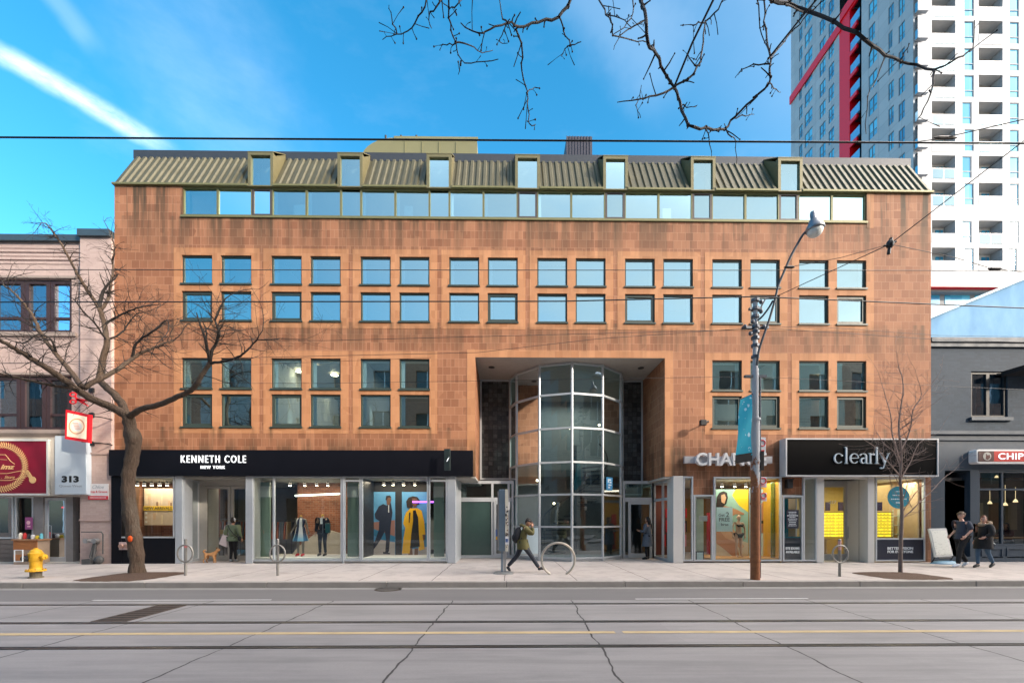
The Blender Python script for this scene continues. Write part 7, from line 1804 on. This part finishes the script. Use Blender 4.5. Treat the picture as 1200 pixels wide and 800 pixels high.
# mannequins
MAN = M('mannequin_gold', (.50,.27,.06), .4); MANS = M('mannequin_skin', (.55,.38,.28), .4, var=.05)
m, t, b = mat_base('striped_dress'); p = t.obj(); o = t.xyz(p)
an = t.math('MULTIPLY', t.math('ARCTAN2', o[1], o[0]), 4.0); st2 = t.math('GREATER_THAN', t.math('SINE', an), -.1)
zf = t.new('ShaderNodeMapRange'); zf.inputs[1].default_value = .85; zf.inputs[2].default_value = .62; t.link(o[2], zf.inputs[0])
t.link(t.mix(zf.outputs[0], t.mix(st2, (.02,.03,.07), (.62,.62,.62)), t.mix(st2, (.02,.14,.30), (.20,.45,.62))), b.inputs['Base Color']); b.inputs['Roughness'].default_value = .7; STR = m
w = Vector((PX(352.5,16.25), 16.25, .34))
J = base(wrL=(.05,.30,.92),wrR=(.05,-.30,.92))
root, V = person('mannequin', 'headless mannequin in a striped dress and red shoes in the shop window', w, math.radians(-90), J, ('dress', STR), None, 1.02, M('mannequin_grey', (.16,.14,.12), .5), None, None, M('shoe_red', (.6,.01,.02), .4), cat='mannequin', sleeves='none', nohead=True, tails=('skirt', STR, 1.08, .56, .15, .27))
MB().lathe([(.052,0),(.05,.05),(.0,.06)], (0,0,1.46), 14).build('neck_cap', MAN, root)
w = Vector((PX(378,16.35), 16.35, .34)); NV = cloth('midnight', (.012,.017,.030))
root, V = person('mannequin', 'headless mannequin in a dark suit with a teal bag arm, beside the striped dress', w, math.radians(-90), base(anL=(0,.11,.09)), ('jacket', NV), ('trousers', NV), 1.03, MANS, None, None, M('shoe_black', (.012,.012,.012), .5), cat='mannequin', nohead=True, rt=1.05, tails=('jacket_hem', NV, .98, .80, .18, .19), legs='slim')
MB().lathe([(.052,0),(.05,.06),(.0,.07)], (0,0,1.46), 14).build('neck_cap', M('mannequin_yellow', (.70,.42,.05), .4), root); MB().prismz([(.10,-.045),(.10,.045),(.135,.0)], 1.18, 1.40).build('shirt', WHP, root)
tb = MB().box(w.x+.16, w.x+.34, w.y-.16, w.y-.08, w.z+.88, w.z+1.24); tag(tb.build('clutch_bag', M('teal_leather', (.02,.10,.11), .4), bevel=.01), 'dark teal flat bag held by the suited mannequin', 'bag')
w = Vector((PX(865.5,15.95), 15.95, .30))
root, V = person('mannequin', 'pale mannequin in black swimwear standing before the beach poster', w, math.radians(-90), base(elL=(-.02,.26,1.12),elR=(-.02,-.26,1.12)), None, ('briefs', BLK), .95, MANS, None, None, None, cat='mannequin', legs='short')
MB().tube([(.10,-.13,1.28),(.135,-.07,1.25),(.125,0,1.27),(.135,.07,1.25),(.10,.13,1.28)], [.03,.055,.035,.055,.03], 10).build('bikini_top', BLK, root, smooth=True)
# dog
w = Vector((PX(246,15.6), 15.65, .15)); FUR = M('dog_fur', (.50,.25,.10), .9, var=.3, sc=18, bump=.004); FURL = M('dog_fur_pale', (.62,.42,.27), .9, var=.15)
dg_ = thing('dog', 'small sandy dog with curled tail standing by the shop door', 'dog', w, local=True); dg_.scale = (1.02,)*3
VV = [(-.15,0,.29),(-.02,0,.285),(.11,0,.30),(.20,0,.38),(.25,0,.46),(.33,0,.445), (-.17,.055,.25),(-.13,.06,.16),(-.20,.06,.10),(-.175,.06,.015),(-.14,.06,.01), (-.17,-.055,.25),(-.15,-.06,.16),(-.23,-.06,.10),(-.22,-.06,.015),(-.18,-.06,.01),
      (.12,.05,.24),(.125,.055,.13),(.13,.055,.02),(.16,.055,.01),(.12,-.05,.24),(.15,-.055,.13),(.14,-.055,.02),(.17,-.055,.01), (-.20,0,.34),(-.27,0,.39),(-.24,0,.45),(-.17,0,.43)]
EE = [(0,1),(1,2),(2,3),(3,4),(4,5),(0,6),(6,7),(7,8),(8,9),(9,10),(0,11),(11,12),(12,13),(13,14),(14,15),(2,16),(16,17),(17,18),(18,19),(2,20),(20,21),(21,22),(22,23),(0,24),(24,25),(25,26),(26,27)]
RR = [.075,.066,.085,.055,.060,.026,.055,.032,.020,.018,.016,.055,.032,.020,.018,.016,.036,.022,.018,.018,.036,.022,.018,.018,.03,.035,.035,.022]
g = skin(VV, EE, RR, 2, 1)
for sy in (-1,1): g.add([(.225,sy*.02,.505),(.225,sy*.06,.49),(.215,sy*.045,.57),(.25,sy*.035,.495)], [(0,1,2),(1,3,2),(3,0,2),(0,3,1)]); g.ball((.285,sy*.035,.475), .009, n=6, m=5, mi=1)
g.ball((.355,0,.45), .013, n=8, m=6, mi=1); g.build('body', [FUR, EYE], dg_, smooth=True)
# ================================================================== sky, sun, camera
W = bpy.data.worlds.new("World"); S.world = W; W.use_nodes = True
nt = W.node_tree
class WN(NT):
    def __init__(s): s.t = nt; s.n = nt.nodes; s.l = nt.links
t = WN(); bg = nt.nodes['Background']
SUN_EL, SUN_AZ = 23, 128
sky = t.new('ShaderNodeTexSky', sky_type='NISHITA'); sky.sun_disc = False
sky.sun_elevation = math.radians(SUN_EL); sky.sun_rotation = math.radians(SUN_AZ); sky.air_density = 1.0; sky.dust_density = .6; sky.ozone_density = 2.0
hs = t.new('ShaderNodeHueSaturation'); hs.inputs['Hue'].default_value = .483; hs.inputs['Saturation'].default_value = 1.38; hs.inputs['Value'].default_value = 1.0
t.link(sky.outputs[0], hs.inputs['Color'])
d = t.new('ShaderNodeTexCoord').outputs['Generated']
def dirv(u, v): q = P(u, v, 10)-Vector((0,0,H)); return q.normalized()
def streak(a, b, w, soft, c0=None):
    d1, d2 = dirv(*a), dirv(*b); n = d1.cross(d2).normalized(); mid = (d1+d2).normalized(); tt = n.cross(mid)
    def dot(v):
        k = t.new('ShaderNodeVectorMath', operation='DOT_PRODUCT'); t.link(d, k.inputs[0]); k.inputs[1].default_value = tuple(v); return k.outputs['Value']
    across = t.math('ABSOLUTE', t.math('ADD', dot(n), t.math('MULTIPLY', t.math('SUBTRACT', t.noise(d, 9, 4, .6), .5), w*1.3)))
    m = t.new('ShaderNodeMapRange'); m.interpolation_type = 'SMOOTHSTEP'; m.inputs[1].default_value = w; m.inputs[2].default_value = w*soft; t.link(across, m.inputs[0])
    L = abs((d2-mid).dot(tt)); e = t.new('ShaderNodeMapRange'); e.interpolation_type = 'SMOOTHSTEP'; e.inputs[1].default_value = L*1.15; e.inputs[2].default_value = L*.5
    t.link(t.math('ABSOLUTE', dot(tt)), e.inputs[0]); f = t.new('ShaderNodeMath', operation='GREATER_THAN')
    k = t.new('ShaderNodeVectorMath', operation='DOT_PRODUCT'); t.link(d, k.inputs[0]); k.inputs[1].default_value = tuple(mid); t.link(k.outputs['Value'], f.inputs[0]); f.inputs[1].default_value = 0
    return t.math('MULTIPLY', t.math('MULTIPLY', m.outputs[0], e.outputs[0]), f.outputs[0])
fil = t.noise(t.scale(d, (3,3,9)), 3.0, 6, .65)
s1 = t.math('MULTIPLY', streak((-60,30),(205,178), .017, .05), t.math('MULTIPLY_ADD', t.ramp(fil, [(.35,0.0),(.7,1.0)]), .62, .10))
s2 = t.math('MULTIPLY', streak((20,-60),(110,60), .02, .1), .08)
s3 = t.math('MULTIPLY', streak((650,-60),(800,110), .08, .05), .07)
s4 = t.math('MULTIPLY', streak((150,-60),(330,240), .16, .05), t.math('MULTIPLY', fil, .12))
wisp = t.ramp(t.noise(t.scale(d, (1.2,2.5,4)), 2.2, 6, .6), [(.55, 0.0), (.85, .06)])
cl = t.math('ADD', t.math('ADD', s1, s2), t.math('ADD', t.math('ADD', s3, s4), wisp), clamp=True)
col = t.mix(cl, hs.outputs[0], (5.5, 5.9, 6.3))
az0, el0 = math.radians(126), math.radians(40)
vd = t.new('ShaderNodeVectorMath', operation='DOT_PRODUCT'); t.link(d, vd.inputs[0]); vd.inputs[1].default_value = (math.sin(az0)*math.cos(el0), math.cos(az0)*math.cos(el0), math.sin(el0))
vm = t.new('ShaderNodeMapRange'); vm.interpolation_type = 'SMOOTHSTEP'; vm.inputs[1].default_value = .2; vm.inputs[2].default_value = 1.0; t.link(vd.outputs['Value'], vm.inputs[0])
fill_veil = t.math('MULTIPLY', vm.outputs[0], t.math('MULTIPLY_ADD', t.noise(t.scale(d, (2,2,5)), 2.0, 5, .6), .7, .45), clamp=True)  # broad bright haze added on the unseen sun side as ambient fill
col = t.mix(fill_veil, col, (3.6, 3.7, 3.9))
vd2 = t.new('ShaderNodeVectorMath', operation='DOT_PRODUCT'); t.link(d, vd2.inputs[0]); az1, el1 = math.radians(97), math.radians(40); vd2.inputs[1].default_value = (math.sin(az1)*math.cos(el1), math.cos(az1)*math.cos(el1), math.sin(el1))
vm2 = t.new('ShaderNodeMapRange'); vm2.interpolation_type = 'SMOOTHSTEP'; vm2.inputs[1].default_value = .84; vm2.inputs[2].default_value = .97; t.link(vd2.outputs['Value'], vm2.inputs[0])
fill_bank = t.math('MULTIPLY', vm2.outputs[0], t.math('MULTIPLY_ADD', t.noise(t.scale(d, (3,3,6)), 2.5, 5, .6), .6, .5), clamp=True)  # intense cloud glow added out of view on the right to light the street
col = t.mix(fill_bank, col, (44.0, 39.5, 35.5))
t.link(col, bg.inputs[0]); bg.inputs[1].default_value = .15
sd = bpy.data.lights.new('sun', 'SUN'); sd.energy = 2.1; sd.angle = math.radians(3.0); sd.color = (1, .86, .70)
so_ = bpy.data.objects.new('sun', sd); COL.objects.link(so_)
az, el = math.radians(SUN_AZ), math.radians(SUN_EL)
sv = Vector((math.sin(az)*math.cos(el), math.cos(az)*math.cos(el), math.sin(el)))
so_.rotation_euler = sv.to_track_quat('Z', 'Y').to_euler()
def area(x, y, z, sx, sy, e, col=(1,.82,.6)):
    a = bpy.data.lights.new('shop_light', 'AREA'); a.shape = 'RECTANGLE'; a.size = sx; a.size_y = sy; a.energy = e; a.color = col
    o = bpy.data.objects.new('shop_light', a); COL.objects.link(o); o.location = (x, y, z); return o
LK = .28
area(PX(184,16.2), 16.3, 3.1, 1.6, .5, 60*LK); area(PX(360,16.4), 16.4, 3.12, 2.2, .6, 85*LK); area(PX(462,16.1), 16.1, 3.12, 2.2, .5, 70*LK)
area(PX(250,18.5), 18.5, 3.1, 2.4, 2, 40*LK); area(PX(875,16), 16.0, 3.1, 2.4, .8, 75*LK); area(PX(820,17), 17.3, 3.1, 1.2, 1.2, 40*LK)
area(PX(1000,17.5), 17.4, 3.1, 3, 1.4, 90*LK, (1,.88,.45)); area(PX(1056,15.9), 15.9, 3.1, 1.4, .5, 70*LK, (1,.85,.6))
area(2.8, 19.6, 7.4, 3, 2.2, 140*LK, (.9,1,.97)); area(PX(60,17), 17.4, 3.0, 2, 1, 8*LK); area(22, 18.5, 3.1, 4, 2, 70*LK)
for x in (-11,-7.2,-3.4,8.4,12.5): area(x, 18.5, 7.7, 2.4, 2.4, 45*LK, (1,.9,.75))
cam = bpy.data.cameras.new('camera'); co = bpy.data.objects.new('camera', cam); COL.objects.link(co); S.camera = co
cam.sensor_width = 36; cam.lens = 36*F/1200; cam.shift_y = (V0-400)/1200; cam.clip_end = 3000; cam.clip_start = .05
co.location = (0, 0, H); co.rotation_euler = (math.radians(90), 0, -PSI)
S.render.engine = 'CYCLES'; S.render.resolution_x = 1024; S.render.resolution_y = 682
S.cycles.max_bounces = 10; S.cycles.transparent_max_bounces = 16
S.view_settings.view_transform = 'Standard'; S.view_settings.look = 'None'; S.view_settings.gamma = 1
S.view_settings.exposure = 1.38
